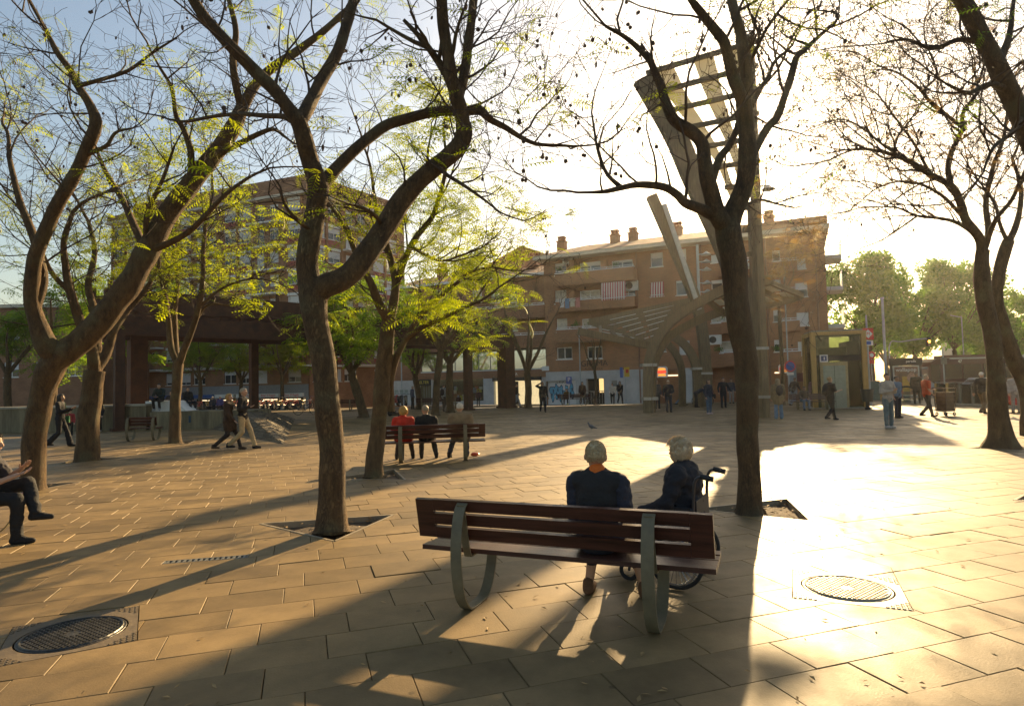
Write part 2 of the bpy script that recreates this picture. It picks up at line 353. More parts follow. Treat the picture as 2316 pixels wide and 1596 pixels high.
def slab(mb, poly, ztop, ch=.004, depth=.13):
    cx = sum(p[0] for p in poly) / len(poly); cy = sum(p[1] for p in poly) / len(poly); n = len(poly)
    k = [max(.5, 1 - ch / max(.01, math.hypot(p[0] - cx, p[1] - cy))) for p in poly]
    vs = [(cx + (p[0] - cx) * q, cy + (p[1] - cy) * q, ztop) for p, q in zip(poly, k)] + [(p[0], p[1], ztop - .005) for p in poly] + [(p[0], p[1], ztop - depth) for p in poly]
    fs = [tuple(range(n))] + [(n + i, n + (i + 1) % n, (i + 1) % n, i) for i in range(n)] + [(2 * n + i, 2 * n + (i + 1) % n, n + (i + 1) % n, n + i) for i in range(n)]
    mb.add(vs, fs)
plaza = MB()
plaza.add([(-70, -6, -.13), (140, -6, -.13), (140, 47, -.13), (-70, 47, -.13)], [(0, 1, 2, 3)])
plaza = tag(plaza.build('plaza', M_BED), kind='structure')
rng = random.Random(5)
GAP = .0045; whole = MB(); slab(whole, [(-.3 + GAP / 2, -.2 + GAP / 2), (.3 - GAP / 2, -.2 + GAP / 2), (.3 - GAP / 2, .2 - GAP / 2), (-.3 + GAP / 2, .2 - GAP / 2)], 0)
PME = whole.mesh('paver', M_PAV)
cells = []
for j in range(-60, 140):
    for i in range(-140, 140):
        u = i * .6 + (.3 if j % 2 else 0) + (.07 * ((j * 7) % 3)); v = j * .4
        c = EX * u + EY * v
        if c.y < 1.6 or c.y > 46 or abs(c.x) > c.y * .90 + 2.2: continue
        cells.append((c.length, c, u, v))
cells.sort(key=lambda t: t[0])
stuff = MB(); cnt = 0
CUTS = MB()
for d, c, u, v in cells:
    hit = [h for h in HOLES if min(math.hypot(c.x - p[0], c.y - p[1]) for p in h) < 1.6 or area(h) > 1 and d < 0]
    dz = rng.gauss(0, .0016)
    poly = [tuple((c + EX * a + EY * b).xy) for a, b in ((-.3 + GAP / 2, -.2 + GAP / 2), (.3 - GAP / 2, -.2 + GAP / 2), (.3 - GAP / 2, .2 - GAP / 2), (-.3 + GAP / 2, .2 - GAP / 2))]
    pieces = [poly]; cut = False
    for h in hit:
        nx = []
        for p in pieces:
            ins = p
            for i in range(len(h)): 
                ins = clip(ins, h[i], h[(i + 1) % len(h)], 1)
                if len(ins) < 3: break
            if len(ins) > 2 and area(ins) > 1e-5: cut = True; nx += subtract(p, h)
            else: nx.append(p)
        pieces = nx
    if not cut:
        if cnt < 300 and abs(c.x) < c.y * .84 + .5:
            inst('paver', PME, plaza, (c.x, c.y, dz), (rng.gauss(0, .004), rng.gauss(0, .004), ROWA)); cnt += 1
        else: slab(stuff, poly, dz, .004)
    else:
        for p in pieces: slab(CUTS, p, dz)
stuff.build('paving_field', M_PAV, plaza, kind='stuff'); CUTS.build('cut_pavers', M_PAV, plaza, kind='stuff')
far = MB()
far.add([(-70, 46.9, -.004), (-62, 58, -.42), (-16, 67, -.45), (30, 60, -.42), (30, 46.9, -.004)], [(0, 4, 1), (4, 3, 1), (3, 2, 1)])
far.add([(-70, 46.9, -1.9), (-62, 58, -1.9), (-16, 67, -1.9), (-70, 46.9, -.004), (-62, 58, -.42), (-16, 67, -.45)], [(0, 1, 4, 3), (1, 2, 5, 4)])
far.add([(-70, 8, -.004), (-70, 47.0, -.004), (-40, 47.0, -.004), (-9, 8, -.004)], [(0, 3, 2, 1)]) if False else None
tag(far.build('far_pavement', M_PAVF), kind='structure')
rd = MB(); rd.add([(30, 47, -.1), (30, 57, -.1), (24, 160, -.1), (300, 160, -.1), (300, 47, -.1)], [(4, 3, 2, 1, 0)])
rd.bx(29.7, 30.0, 47, 57, -.12, .0); rd.bx(30, 140, 46.85, 47.0, -.12, .0)
tag(rd.build('road', M_ASPH), kind='structure')
# tree pits: edging and soil, litter
M_EDGE = mat('pit_edging', (.28, .225, .15), rough=.55, var=.2, scale=5, bump=.15)
M_LITTER = mat('dry_leaves', (.32, .2, .08), rough=.8, var=.5, scale=9)
for n, p in enumerate(PITS):
    p = ccw(p); b = MB(); cx = sum(q[0] for q in p) / 3; cy = sum(q[1] for q in p) / 3
    root = empty('tree_pit', (cx, cy, 0))
    soil = MB(); N = 14; vs = []; fs = []; idx = {}
    for i in range(N + 1):
        for j in range(N + 1 - i):
            a, bb = i / N, j / N; x = p[0][0] * a + p[1][0] * bb + p[2][0] * (1 - a - bb); y = p[0][1] * a + p[1][1] * bb + p[2][1] * (1 - a - bb)
            idx[i, j] = len(vs); vs.append((x - cx, y - cy, -.075 + .035 * noise.noise(Vector((x * 4, y * 4, n))) + .045 * max(0, 1 - math.hypot(x - cx, y - cy) / .55)))
    for i in range(N):
        for j in range(N - i):
            fs.append((idx[i, j], idx[i + 1, j], idx[i, j + 1]))
            if j < N - i - 1: fs.append((idx[i + 1, j], idx[i + 1, j + 1], idx[i, j + 1]))
    soil.add(vs, fs); soil.build('soil', M_SOIL, root, True)
    for i in range(3):
        e = MB(); a = Vector((*p[i], 0)); q = Vector((*p[(i + 1) % 3], 0)); e.beam(a + Vector((-cx, -cy, -.056)), q + Vector((-cx, -cy, -.056)), .035, .12); e.build('edging', M_EDGE, root)
    lt = MB()
    for k in range(60):
        a, bb = rng.random(), rng.random()
        if a + bb > 1: a, bb = 1 - a, 1 - bb
        x = p[0][0] * a + p[1][0] * bb + p[2][0] * (1 - a - bb) - cx; y = p[0][1] * a + p[1][1] * bb + p[2][1] * (1 - a - bb) - cy
        an = rng.random() * 6.3; s = rng.uniform(.02, .05); z = -.05 + rng.random() * .05
        dx, dy = math.cos(an) * s, math.sin(an) * s
        lt.add([(x - dx, y - dy, z), (x + dy * .4, y - dx * .4, z + .012), (x + dx, y + dy, z + rng.uniform(-.01, .02)), (x - dy * .4, y + dx * .4, z + .01)], [(0, 1, 2, 3)])
    lt.build('leaf_litter', M_LITTER, root, kind='stuff')
    tag(root, ['triangular soil pit around the nearest forked tree', 'triangular soil pit with dry leaves at the trunk beside the wheelchair', 'triangular soil pit under the tree at the bench of three',
         'soil pit of the left tree with dark base', 'soil pit at the flared trunk on the far right', 'soil pit cut by the right picture edge', 'soil pit of the leaning tree at left edge', 'soil pit of the slim tree beside small bench'][n], 'tree pit', 'triangular tree pits')
# manholes and drain
M_IRON2 = mat('glare_pale_iron', (.30, .275, .22), rough=.5, var=.35, scale=9, metal=.2, bump=.2)  # lighter iron: the glare on the right cover is put into its colour
def manhole(c, a, label, M_IRON=M_IRON, fm=None):
    root = empty('manhole_cover', (c.x, c.y, 0), a)
    f = MB(); k = 32
    ring = [(.34 * math.cos(2 * math.pi * i / k), .34 * math.sin(2 * math.pi * i / k)) for i in range(k)]
    sq = []
    for i in range(k):
        an = 2 * math.pi * i / k; q = .395 / max(abs(math.cos(an)), abs(math.sin(an))); sq.append((q * math.cos(an), q * math.sin(an)))
    f.add([(x, y, .002) for x, y in sq] + [(x, y, .002) for x, y in ring] + [(x, y, -.1) for x, y in sq] + [(x, y, -.02) for x, y in ring],
          [(i, (i + 1) % k, k + (i + 1) % k, k + i) for i in range(k)] + [(2 * k + i, 2 * k + (i + 1) % k, (i + 1) % k, i) for i in range(k)] + [(k + i, k + (i + 1) % k, 3 * k + (i + 1) % k, 3 * k + i) for i in range(k)])
    for sx in (-1, 1):
        for sy in (-1, 1):
            for i in range(5):
                for j in range(5 - i):
                    x, y = .38 - i * .035, .38 - j * .035
                    if math.hypot(x, y) > .36: f.box((sx * x, sy * y, .004), (.018, .018, .006), .78)
    f.build('frame', fm or M_IRON, root)
    l = MB(); l.lathe([(.325, -.03), (.328, 0), (.325, .003), (.0, .003)], (0, 0, 0), 32)
    lid = l.build('lid', M_IRON, root)
    s = MB()
    for i in range(-9, 10):
        for j in range(-9, 10):
            x, y = i * .034 + (.017 if j % 2 else 0), j * .032
            if .06 < math.hypot(x, y) < .285: s.box((x, y, .006), (.019, .019, .006), .78)
    s.build('tread_studs', M_IRON, lid, kind='stuff')
    b = MB(); b.torus((0, 0, .005), .303, .008, 'Z', 32, 5); b.build('rim', M_IRON, lid)
    tag(root, label, 'manhole cover', 'square framed round manhole covers')
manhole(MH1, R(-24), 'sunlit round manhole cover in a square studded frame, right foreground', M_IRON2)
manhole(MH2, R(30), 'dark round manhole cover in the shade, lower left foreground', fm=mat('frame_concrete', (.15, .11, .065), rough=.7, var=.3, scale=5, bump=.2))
root = empty('drain_grate', (DR.x, DR.y, 0), ROWA - R(6))
d = MB(); d.bx(-.395, .395, -.055, -.043, -.08, .002); d.bx(-.395, .395, .043, .055, -.08, .002); d.bx(-.395, -.383, -.043, .043, -.08, .002); d.bx(.383, .395, -.043, .043, -.08, .002); d.build('frame', M_STEEL, root)
for i in range(15):
    x = -.36 + i * .0515; b = MB(); b.bx(x - .011, x + .011, -.0425, .0425, -.05, .001); b.build('bar', M_STEEL, root)
b = MB(); b.bx(-.38, .38, -.042, .042, -.09, -.085); b.build('gutter', mat('black_void', (.01, .01, .01), rough=1), root)
tag(root, 'slotted metal drain grate in the paving left of the near tree', 'drain grate')
# ================================================================== buildings
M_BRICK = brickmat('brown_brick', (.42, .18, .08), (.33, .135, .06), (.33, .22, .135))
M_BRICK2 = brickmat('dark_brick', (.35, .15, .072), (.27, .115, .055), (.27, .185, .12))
M_RENDER = mat('grey_render', (.48, .48, .465), rough=.85, var=.22, scale=1.2, bump=.15, bscale=25)
M_TILE = mat('roof_tile', (.27, .15, .095), rough=.85, var=.35, scale=9, bump=.9, bscale=18, stretch=(1, 1, 3))
M_WHITE = mat('white_paint', (.74, .73, .69), rough=.5, var=.08, scale=3)
M_CREAM = mat('cream_fascia', (.62, .55, .43), rough=.6, var=.12, scale=2)
M_SHUT = stripemat('roller_shutter', (.72, .72, .70), (.58, .58, .57), 14, 2)
M_PANE = mat('window_pane', (.035, .045, .055), rough=.06, var=.3, scale=.6, spec=.8)
M_PANEL = mat('reflective_glazing', (.03, .035, .04), rough=.03, var=.2, scale=.5, spec=1.0, metal=.0)
M_CURT = mat('net_curtain', (.55, .5, .40), rough=.9, var=.3, scale=4)
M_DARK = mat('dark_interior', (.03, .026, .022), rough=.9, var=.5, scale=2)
M_METALW = mat('white_rail_metal', (.70, .71, .72), rough=.4, var=.08)
M_AC = mat('ac_white', (.68, .68, .64), rough=.5, var=.1)
M_BLACK = mat('matte_black', (.015, .015, .015), rough=.6, var=.3)
M_AWN = stripemat('awning_stripe', (.42, .05, .05), (.70, .64, .58), 5.5, 0)
M_TERRA = mat('terracotta', (.36, .16, .085), rough=.85, var=.25, scale=5)
M_REDP = mat('red_spandrel', (.33, .05, .035), rough=.55, var=.2)
class Frame:
    def __init__(s, name, a, b, label, cat):
        """facade from ground point a (left) to b (right); local x along, local -y outward"""
        s.a = Vector((a[0], a[1], 0)); s.b = Vector((b[0], b[1], 0)); d = s.b - s.a; s.L = d.length; s.rz = math.atan2(d.y, d.x)
        s.root = tag(empty(name, s.a, s.rz), label, cat); s.inv = (Matrix.Translation(s.a) @ Matrix.Rotation(s.rz, 4, 'Z')).inverted()
    def uv(s, px, py, y=0.0):
        o = s.inv @ CAM; d = s.inv.to_3x3() @ ray(px, py); t = (y - o.y) / d.y; p = o + d * t; return p.x, p.z
    def rect(s, x0, x1, y0, y1, y=0.0):
        a = s.uv(x0, (y0 + y1) / 2, y)[0]; b = s.uv(x1, (y0 + y1) / 2, y)[0]; c = s.uv((x0 + x1) / 2, y1, y)[1]; d = s.uv((x0 + x1) / 2, y0, y)[1]
        return (a, b, c, d)
def wall(fr, name, u0, u1, z0, z1, holes, m, y=0.0, reveal=.22, thick=None):
    us = sorted({u0, u1, *[min(max(h[0], u0), u1) for h in holes], *[min(max(h[1], u0), u1) for h in holes]})
    zs = sorted({z0, z1, *[min(max(h[2], z0), z1) for h in holes], *[min(max(h[3], z0), z1) for h in holes]})
    b = MB()
    for i in range(len(us) - 1):
        for j in range(len(zs) - 1):
            cu, cz = (us[i] + us[i + 1]) / 2, (zs[j] + zs[j + 1]) / 2
            if us[i + 1] - us[i] < 1e-4 or zs[j + 1] - zs[j] < 1e-4: continue
            if any(h[0] < cu < h[1] and h[2] < cz < h[3] for h in holes): continue
            b.add([(us[i], y, zs[j]), (us[i + 1], y, zs[j]), (us[i + 1], y, zs[j + 1]), (us[i], y, zs[j + 1])], [(0, 1, 2, 3)])
    for h in holes:
        q = [(h[0], h[2]), (h[1], h[2]), (h[1], h[3]), (h[0], h[3])]
        for k in range(4):
            (a, c), (d, e) = q[k], q[(k + 1) % 4]; b.add([(a, y, c), (d, y, e), (d, y + reveal, e), (a, y + reveal, c)], [(0, 3, 2, 1)])
    return b.build(name, m, fr.root)
WR = random.Random(11)
def window(par, h, y=.0, shut=None, kind='sash', sill=True, pane=None, fm=None):
    """window object (frame) with panes, shutter and sill as sub-parts; opening h=(u0,u1,z0,z1), set back from y"""
    u0, u1, z0, z1 = h; W, H = u1 - u0, z1 - z0; yy = y + .14; t = min(.07, W * .06)
    b = MB(); b.bx(u0, u0 + t, yy, yy + .06, z0, z1); b.bx(u1 - t, u1, yy, yy + .06, z0, z1); b.bx(u0 + t, u1 - t, yy, yy + .06, z0, z0 + t); b.bx(u0 + t, u1 - t, yy, yy + .06, z1 - t, z1)
    n = max(1, round(W / .75)) if kind == 'sash' else (3 if kind == 'tri' else 1)
    for i in range(1, n): x = u0 + W * i / n; b.bx(x - t * .5, x + t * .5, yy + .002, yy + .058, z0 + t, z1 - t)
    o = b.build('window', fm or M_WHITE, par)
    for i in range(n):
        p = MB(); p.bx(u0 + W * i / n + t * .4, u0 + W * (i + 1) / n - t * .4, yy + .03, yy + .04, z0 + t * .6, z1 - t * .6); p.build('pane', pane or M_PANE, o)
    if shut is None: shut = WR.choice([0, 0, .25, .35, .5, 1.0])
    if shut > 0:
        p = MB(); p.bx(u0 + .01, u1 - .01, yy - .05, yy - .02, z1 - H * shut, z1 - .005); p.build('shutter', M_SHUT, o)
    if sill:
        p = MB(); p.bx(u0 - .06, u1 + .06, y - .06, y + .13, z0 - .07, z0 - .004); p.build('sill', M_WHITE, o)
    return o
def ac_unit(fr, u, z, y=-.02, s=1.0, name='air_conditioner'):
    o = MB().bx(u - .42 * s, u + .42 * s, y - .32, y - .002, z - .3 * s, z + .3 * s).build(name, M_AC, fr.root)
    MB().lathe([(.22 * s, 0), (.22 * s, .012), (.2 * s, .018), (0, .018)], (0, 0, 0), 16).build('fan_grille', M_BLACK, o)
    g = o.children[0]; g.location = (u - .1 * s, y - .321, z); g.rotation_euler = (R(90), 0, 0)
    return o
def chimney(par, x, y, z, w=.8, h=1.5):
    b = MB(); b.bx(x - w / 2, x + w / 2, y - w / 2, y + w / 2, z - .8, z + h * .6); b.bx(x - w * .6, x + w * .6, y - w * .6, y + w * .6, z + h * .6, z + h * .68)
    c = b.build('chimney', M_TERRA, par)
    t = MB()
    for sx in (-1, 1):
        for sy in (-1, 1): t.bx(x + sx * w * .3 - .05, x + sx * w * .3 + .05, y + sy * w * .3 - .05, y + sy * w * .3 + .05, z + h * .68, z + h)
    t.bx(x - w * .45, x + w * .45, y - w * .45, y + w * .45, z + h, z + h + .1); t.bx(x - w * .42, x + w * .42, y - w * .42, y + w * .42, z + h * .82, z + h * .86); t.build('cowl', M_TERRA, c)
def balcony(fr, u0, u1, z0, z1, proj=1.2, y=0.0, rail=True, m=None):
    """brick parapet balcony: slab, parapet, white rail"""
    b = MB(); b.bx(u0, u1, y - proj, y - proj + .12, z0, z1); b.bx(u0, u0 + .12, y - proj + .12, y - .003, z0, z1); b.bx(u1 - .12, u1, y - proj + .12, y - .003, z0, z1)
    b.bx(u0 + .12, u1 - .12, y - proj + .12, y - .003, z0, z0 + .18); o = b.build('balcony', m or M_BRICK, fr.root)
    if rail:
        r = MB(); r.bx(u0 - .03, u1 + .03, y - proj - .03, y - proj + .15, z1 + .003, z1 + .06)
        r.bx(u0 + .02, u1 - .02, y - proj + .04, y - proj + .08, z1 + .16, z1 + .2)
        n = max(2, int((u1 - u0) / 1.0))
        for i in range(n + 1): x = u0 + .06 + (u1 - u0 - .12) * i / n; r.bx(x - .02, x + .02, y - proj + .04, y - proj + .08, z1 + .06, z1 + .16)
        r.build('rail', M_METALW, o)
    return o
# ---------------------------------------------------------------- building A: brick block with balconies
FA = Frame('apartment_building', (2.65, 49.1), (20.75, 40.85), 'brown brick apartment block with striped awnings and white balcony rails behind the arched canopy', 'building')
D = 11.0
zE = 11.25
r = FA.rect
hl = []                                    # openings in facade: (rect, shutter, kind)
def opn(*a, shut=None, kind='sash', sill=True, pane=None): hl.append((r(*a), shut, kind, sill, pane))
opn(1255, 1281, 595, 622, shut=.25); opn(1311, 1359, 592, 622, shut=.3); opn(1383, 1431, 588, 612, shut=.2)
opn(1255, 1281, 656, 686, shut=0, pane=M_CURT); opn(1311, 1357, 656, 684, shut=0, pane=M_CURT); opn(1420, 1437, 657, 676, shut=0)
opn(1259, 1283, 720, 750, shut=0, pane=M_CURT); opn(1316, 1352, 720, 748, shut=0, pane=M_CURT)
opn(1259, 1294, 785, 812, shut=0); opn(1328, 1362, 783, 811, shut=0)
opn(1471, 1499, 571, 603, shut=.4); opn(1471, 1500, 637, 670, shut=0); opn(1529, 1552, 563, 597, shut=1.0); opn(1529, 1553, 634, 667, shut=.15); opn(1480, 1506, 768, 795, shut=0); opn(1536, 1560, 770, 800, shut=1)
opn(1608, 1626, 576, 594, shut=1); opn(1609, 1634, 633, 658, shut=.3); opn(1608, 1653, 704, 729, shut=0, pane=M_CURT); opn(1628, 1664, 771, 797, shut=.1, pane=M_CURT)
opn(1749, 1767, 700, 727, shut=.5, sill=True); opn(1751, 1770, 768, 795, shut=.4); opn(1748, 1766, 632, 657, shut=.4); opn(1747, 1764, 566, 590, shut=.3)
opn(1799, 1822, 585, 608, shut=1); opn(1799, 1826, 639, 671, shut=.5); opn(1802, 1829, 706, 736, shut=1); opn(1805, 1831, 772, 803, shut=1)
zg = 2.75                                  # top of ground floor
gar = r(1236, 1303, 861, 917); gar = (gar[0], gar[1], 0.02, gar[3]); ent = r(1327, 1367, 856, 915); ent = (ent[0], ent[1], .02, ent[3])
shop1 = r(1484, 1545, 848, 912); shop1 = (shop1[0], shop1[1], .02, 2.4); shop2 = r(1612, 1665, 848, 912); shop2 = (shop2[0], shop2[1], .02, 2.5)
shop3 = r(1742, 1780, 850, 912); shop3 = (shop3[0], shop3[1], .02, 2.4); shop4 = r(1806, 1845, 850, 912); shop4 = (shop4[0], shop4[1], .02, 2.4)
zr = FA.uv(1340, 838)[1]
uR = FA.uv(1456, 838)[0]
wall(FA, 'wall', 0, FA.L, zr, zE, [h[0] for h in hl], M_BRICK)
wall(FA, 'ground_floor_wall', -.02, uR, 0, zr - .002, [gar, ent], M_RENDER, y=-.04, reveal=.5)
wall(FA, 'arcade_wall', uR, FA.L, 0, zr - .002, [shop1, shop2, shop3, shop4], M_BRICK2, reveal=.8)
for h in hl: window(FA.root, h[0], 0, h[1], h[2], h[3], h[4])
b = MB(); b.bx(0, FA.L, .55, D, 0, zE); b.bx(0, .02, 0, .55, 0, zE); b.bx(FA.L - .02, FA.L, 0, .55, 0, zE); b.build('core', M_BRICK, FA.root)
# projecting brick bays and balconies (left group)
for (ya, yb, yc) in ((617, 640, 0), (681, 699, 0), (746, 770, 0)):
    q = FA.rect(1239, 1414, 0, 0, -1.1); z1 = FA.uv(1320, ya - 3, -1.1)[1]; z0 = FA.uv(1320, yb + 2, -1.1)[1]
    balcony(FA, q[0], q[1], z0, z1, 1.1)
for (x0, x1, ya, yb) in ((1600, 1655, 597, 628), (1600, 1660, 662, 692), (1603, 1660, 730, 756), (1606, 1668, 799, 828)):
    q = FA.rect(x0, x1 + 20, 0, 0, -.9); balcony(FA, q[0], q[1], FA.uv(x0, yb, -.9)[1], FA.uv(x0, ya, -.9)[1], .9)
for (x0, x1, ya) in ((1737, 1776, 728), (1737, 1776, 797), (1737, 1776, 660), (1737, 1776, 594)):
    q = FA.rect(x0, x1, 0, 0, -.5); balcony(FA, q[0], q[1], FA.uv(x0, ya + 24, -.5)[1], FA.uv(x0, ya, -.5)[1], .5)
# piers between balconies
for x0, x1, ya, yb in ((1292, 1304, 590, 640), (1363, 1376, 590, 640), (1292, 1304, 655, 690)):
    q = FA.rect(x0, x1, ya, yb); MB().bx(q[0], q[1], -.5, -.004, q[2], q[3]).build('pier', M_BRICK, FA.root)
# vertical proud block on the right part (between 1447 and 1586)
q = FA.uv(1447, 700)[0], FA.uv(1586, 700)[0]
# awnings
def awning(par, h, drop, y=-.05, proj=.9):
    u0, u1, z0, z1 = h; b = MB(); n = 10; vs = []
    for i in range(n + 1):
        t = i / n; z = z1 - (z1 - z0) * t; yy = y - proj * math.sin(t * 1.35) * (.35 if t < .5 else .35) - .02
        vs += [(u0, yy, z), (u1, yy, z)]
    b.add(vs, [(2 * i, 2 * i + 1, 2 * i + 3, 2 * i + 2) for i in range(n)])
    k = 9; w_ = (u1 - u0) / k; yb = vs[-1][1]
    for i in range(k): x = u0 + i * w_; b.add([(x, yb, z0), (x + w_, yb, z0), (x + w_ * .85, yb, z0 - .14), (x + w_ * .5, yb, z0 - .2), (x + w_ * .15, yb, z0 - .14)], [(0, 4, 3, 2, 1)])
    o = b.build('awning', M_AWN, par); MB().cyl((u0, yb, z0), (u1, yb, z0), .025, k=6).build('awning_bar', M_METALW, o)
aw = FA.rect(1359, 1414, 637, 673, -1.3); awning(FA.root, aw, 0, -1.12, .3)
aw = FA.rect(1471, 1501, 637, 667, -.2); awning(FA.root, aw, 0, -.03, .6)
u, z = FA.uv(1287, 590); ac_unit(FA, u, z); u, z = FA.uv(1429, 647); ac_unit(FA, u, z, s=1.2); u, z = FA.uv(1616, 768, -.3); ac_unit(FA, u, z, s=1.1)
# roof: cream fascia/gutter, tiled slope, ridge
b = MB(); b.bx(-.4, FA.L + .25, -1.25, -1.05, zE - .02, zE + .25); b.bx(-.4, FA.L + .25, -1.05, .5, zE + .002, zE + .12); b.build('eave', M_CREAM, FA.root)
rf = MB(); x0, x1 = -.45, FA.L + .3; e0, e1, zz0, zz1 = -1.28, D / 2, zE + .26, zE + 2.2
rf.add([(x0, e0, zz0), (x1, e0, zz0), (x1 - 1.5, e1, zz1), (x0 + 2.2, e1, zz1), (x0, D + 1, zz0), (x1, D + 1, zz0)], [(0, 1, 2, 3), (5, 4, 3, 2), (4, 0, 3), (1, 5, 2), (0, 4, 5, 1)])
roof = rf.build('roof', M_TILE, FA.root)
for px, py in ((1391, 532), (1432, 526), (1533, 521), (1271, 551), (1740, 512)):
    u, z = FA.uv(px, py, D / 2 - 1); chimney(roof, u, D / 2 - 1, zE + 1.9, .7, .95)
MB().bx(FA.L - 6.2, FA.L + .2, -.6, 4, zE + .26, zE + .95).build('roof_parapet', M_BRICK, roof)
# side balconies on the right corner
for zz in (2.9, 5.4, 7.9, 10.0):
    b = MB(); b.prism([(FA.L + .002, .3), (FA.L + 1.0, .5), (FA.L + 1.0, 2.6), (FA.L + .002, 2.8)], zz - .5, zz - .25); c = b.build('side_balcony', M_RENDER, FA.root)
    MB().bx(FA.L + .95, FA.L + .99, .55, 2.55, zz - .25, zz + .85).build('balcony_glass', mat('balcony_panel', (.55, .6, .62), rough=.2, var=.1), c)
# ground floor fittings
b = MB(); b.bx(gar[0], gar[1], .2, .25, 0, gar[3]); gd = b.build('garage_shutter', M_SHUT, FA.root)
M_GRAF = mat('graffiti_blue', (.10, .38, .55), rough=.7, var=.3, scale=5); M_GRAFD = mat('graffiti_dark', (.02, .05, .09), rough=.7)
M_GRAFW = mat('graffiti_white', (.62, .62, .6), rough=.7)
gw = (gar[1] - gar[0])
def graf(cx, cz, w_, h_, seed, m, y, par):
    rr = random.Random(seed); n = 22; pts = []
    for i in range(n):
        a = 2 * math.pi * i / n; k = 1 + .22 * math.sin(3 * a + seed) + rr.uniform(-.16, .16); pts.append((cx + w_ / 2 * k * math.cos(a), y, cz + h_ / 2 * k * math.sin(a)))
    MB().add([(cx, y, cz)] + pts, [(0, 1 + (i + 1) % n, 1 + i) for i in range(n)]).build('graffiti_letter', m, par)
for i in range(5):
    cx = gar[0] + gw * (.18 + .16 * i); cz = .95 + .1 * math.sin(i * 2)
    graf(cx, cz, gw * .20, 1.15, i, M_GRAFD, .196, gd); graf(cx, cz, gw * .17, 1.0, i, M_GRAF, .192, gd)
    for k in range(2): graf(cx + (k - .5) * .12, cz + (.12 if k else -.2), .1, .32, i * 3 + k, M_GRAFD, .188, gd)
for i in range(4): graf(gar[0] + gw * (.38 + .11 * i), 1.78, .26, .24, 40 + i, M_GRAFD, .197, gd); graf(gar[0] + gw * (.38 + .11 * i), 1.78, .2, .18, 40 + i, M_GRAFW, .189, gd)
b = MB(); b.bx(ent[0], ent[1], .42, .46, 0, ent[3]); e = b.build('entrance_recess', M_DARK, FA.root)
b = MB(); b.bx(ent[1] - .5, ent[1] - .15, .38, .41, .9, 2.1); b.build('lit_pane', mat('lit_lobby', (.6, .45, .2), rough=.5, emit=((1, .7, .3), .5)), e)
for i in range(6): x = ent[0] + .15 + (ent[1] - ent[0] - .3) * i / 5; MB().bx(x - .02, x + .02, -.1, -.06, 0, 1.0).build('railing_bar', M_STEEL, e)
MB().bx(ent[0], ent[1], -.1, -.06, 1.0, 1.05).build('railing_top', M_STEEL, e)
q = FA.rect(1384, 1396, 860, 873); MB().bx(q[0], q[1], -.08, -.042, q[2], q[3]).build('wall_plaque', M_STEEL, FA.root)
q = FA.rect(1226, 1242, 828, 838); MB().bx(q[0], q[1], -.06, -.02, q[2], q[3]).build('street_plate', M_WHITE, FA.root)
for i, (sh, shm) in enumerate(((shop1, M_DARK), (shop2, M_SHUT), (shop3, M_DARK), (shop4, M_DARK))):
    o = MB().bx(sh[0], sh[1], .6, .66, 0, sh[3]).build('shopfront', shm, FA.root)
    if i in (0, 2, 3):
        k = 3
        for j in range(k):
            x = sh[0] + (sh[1] - sh[0]) * (j + .5) / k
            MB().bx(x - (sh[1] - sh[0]) / k * .42, x + (sh[1] - sh[0]) / k * .42, .56, .58, .3, sh[3] - .5).build('shop_pane', M_PANE, o)
        MB().bx(sh[0] + .3, sh[1] - .3, .5, .55, sh[3] - .38, sh[3] - .3).build('shop_light', mat('shop_light', (.9, .8, .6), emit=((1, .82, .55), .9)), o)
# arcade columns and grey panel
q = FA.rect(1549, 1571, 848, 912); MB().bx(q[0], q[1], -.02, .3, 0, zr - .01).build('arcade_pillar', M_RENDER, FA.root)
q = FA.rect(1783, 1803, 848, 912); MB().bx(q[0], q[1], -.02, .3, 0, zr - .01).build('arcade_pillar', mat('blue_grey_panel', (.22, .28, .33), rough=.6), FA.root)
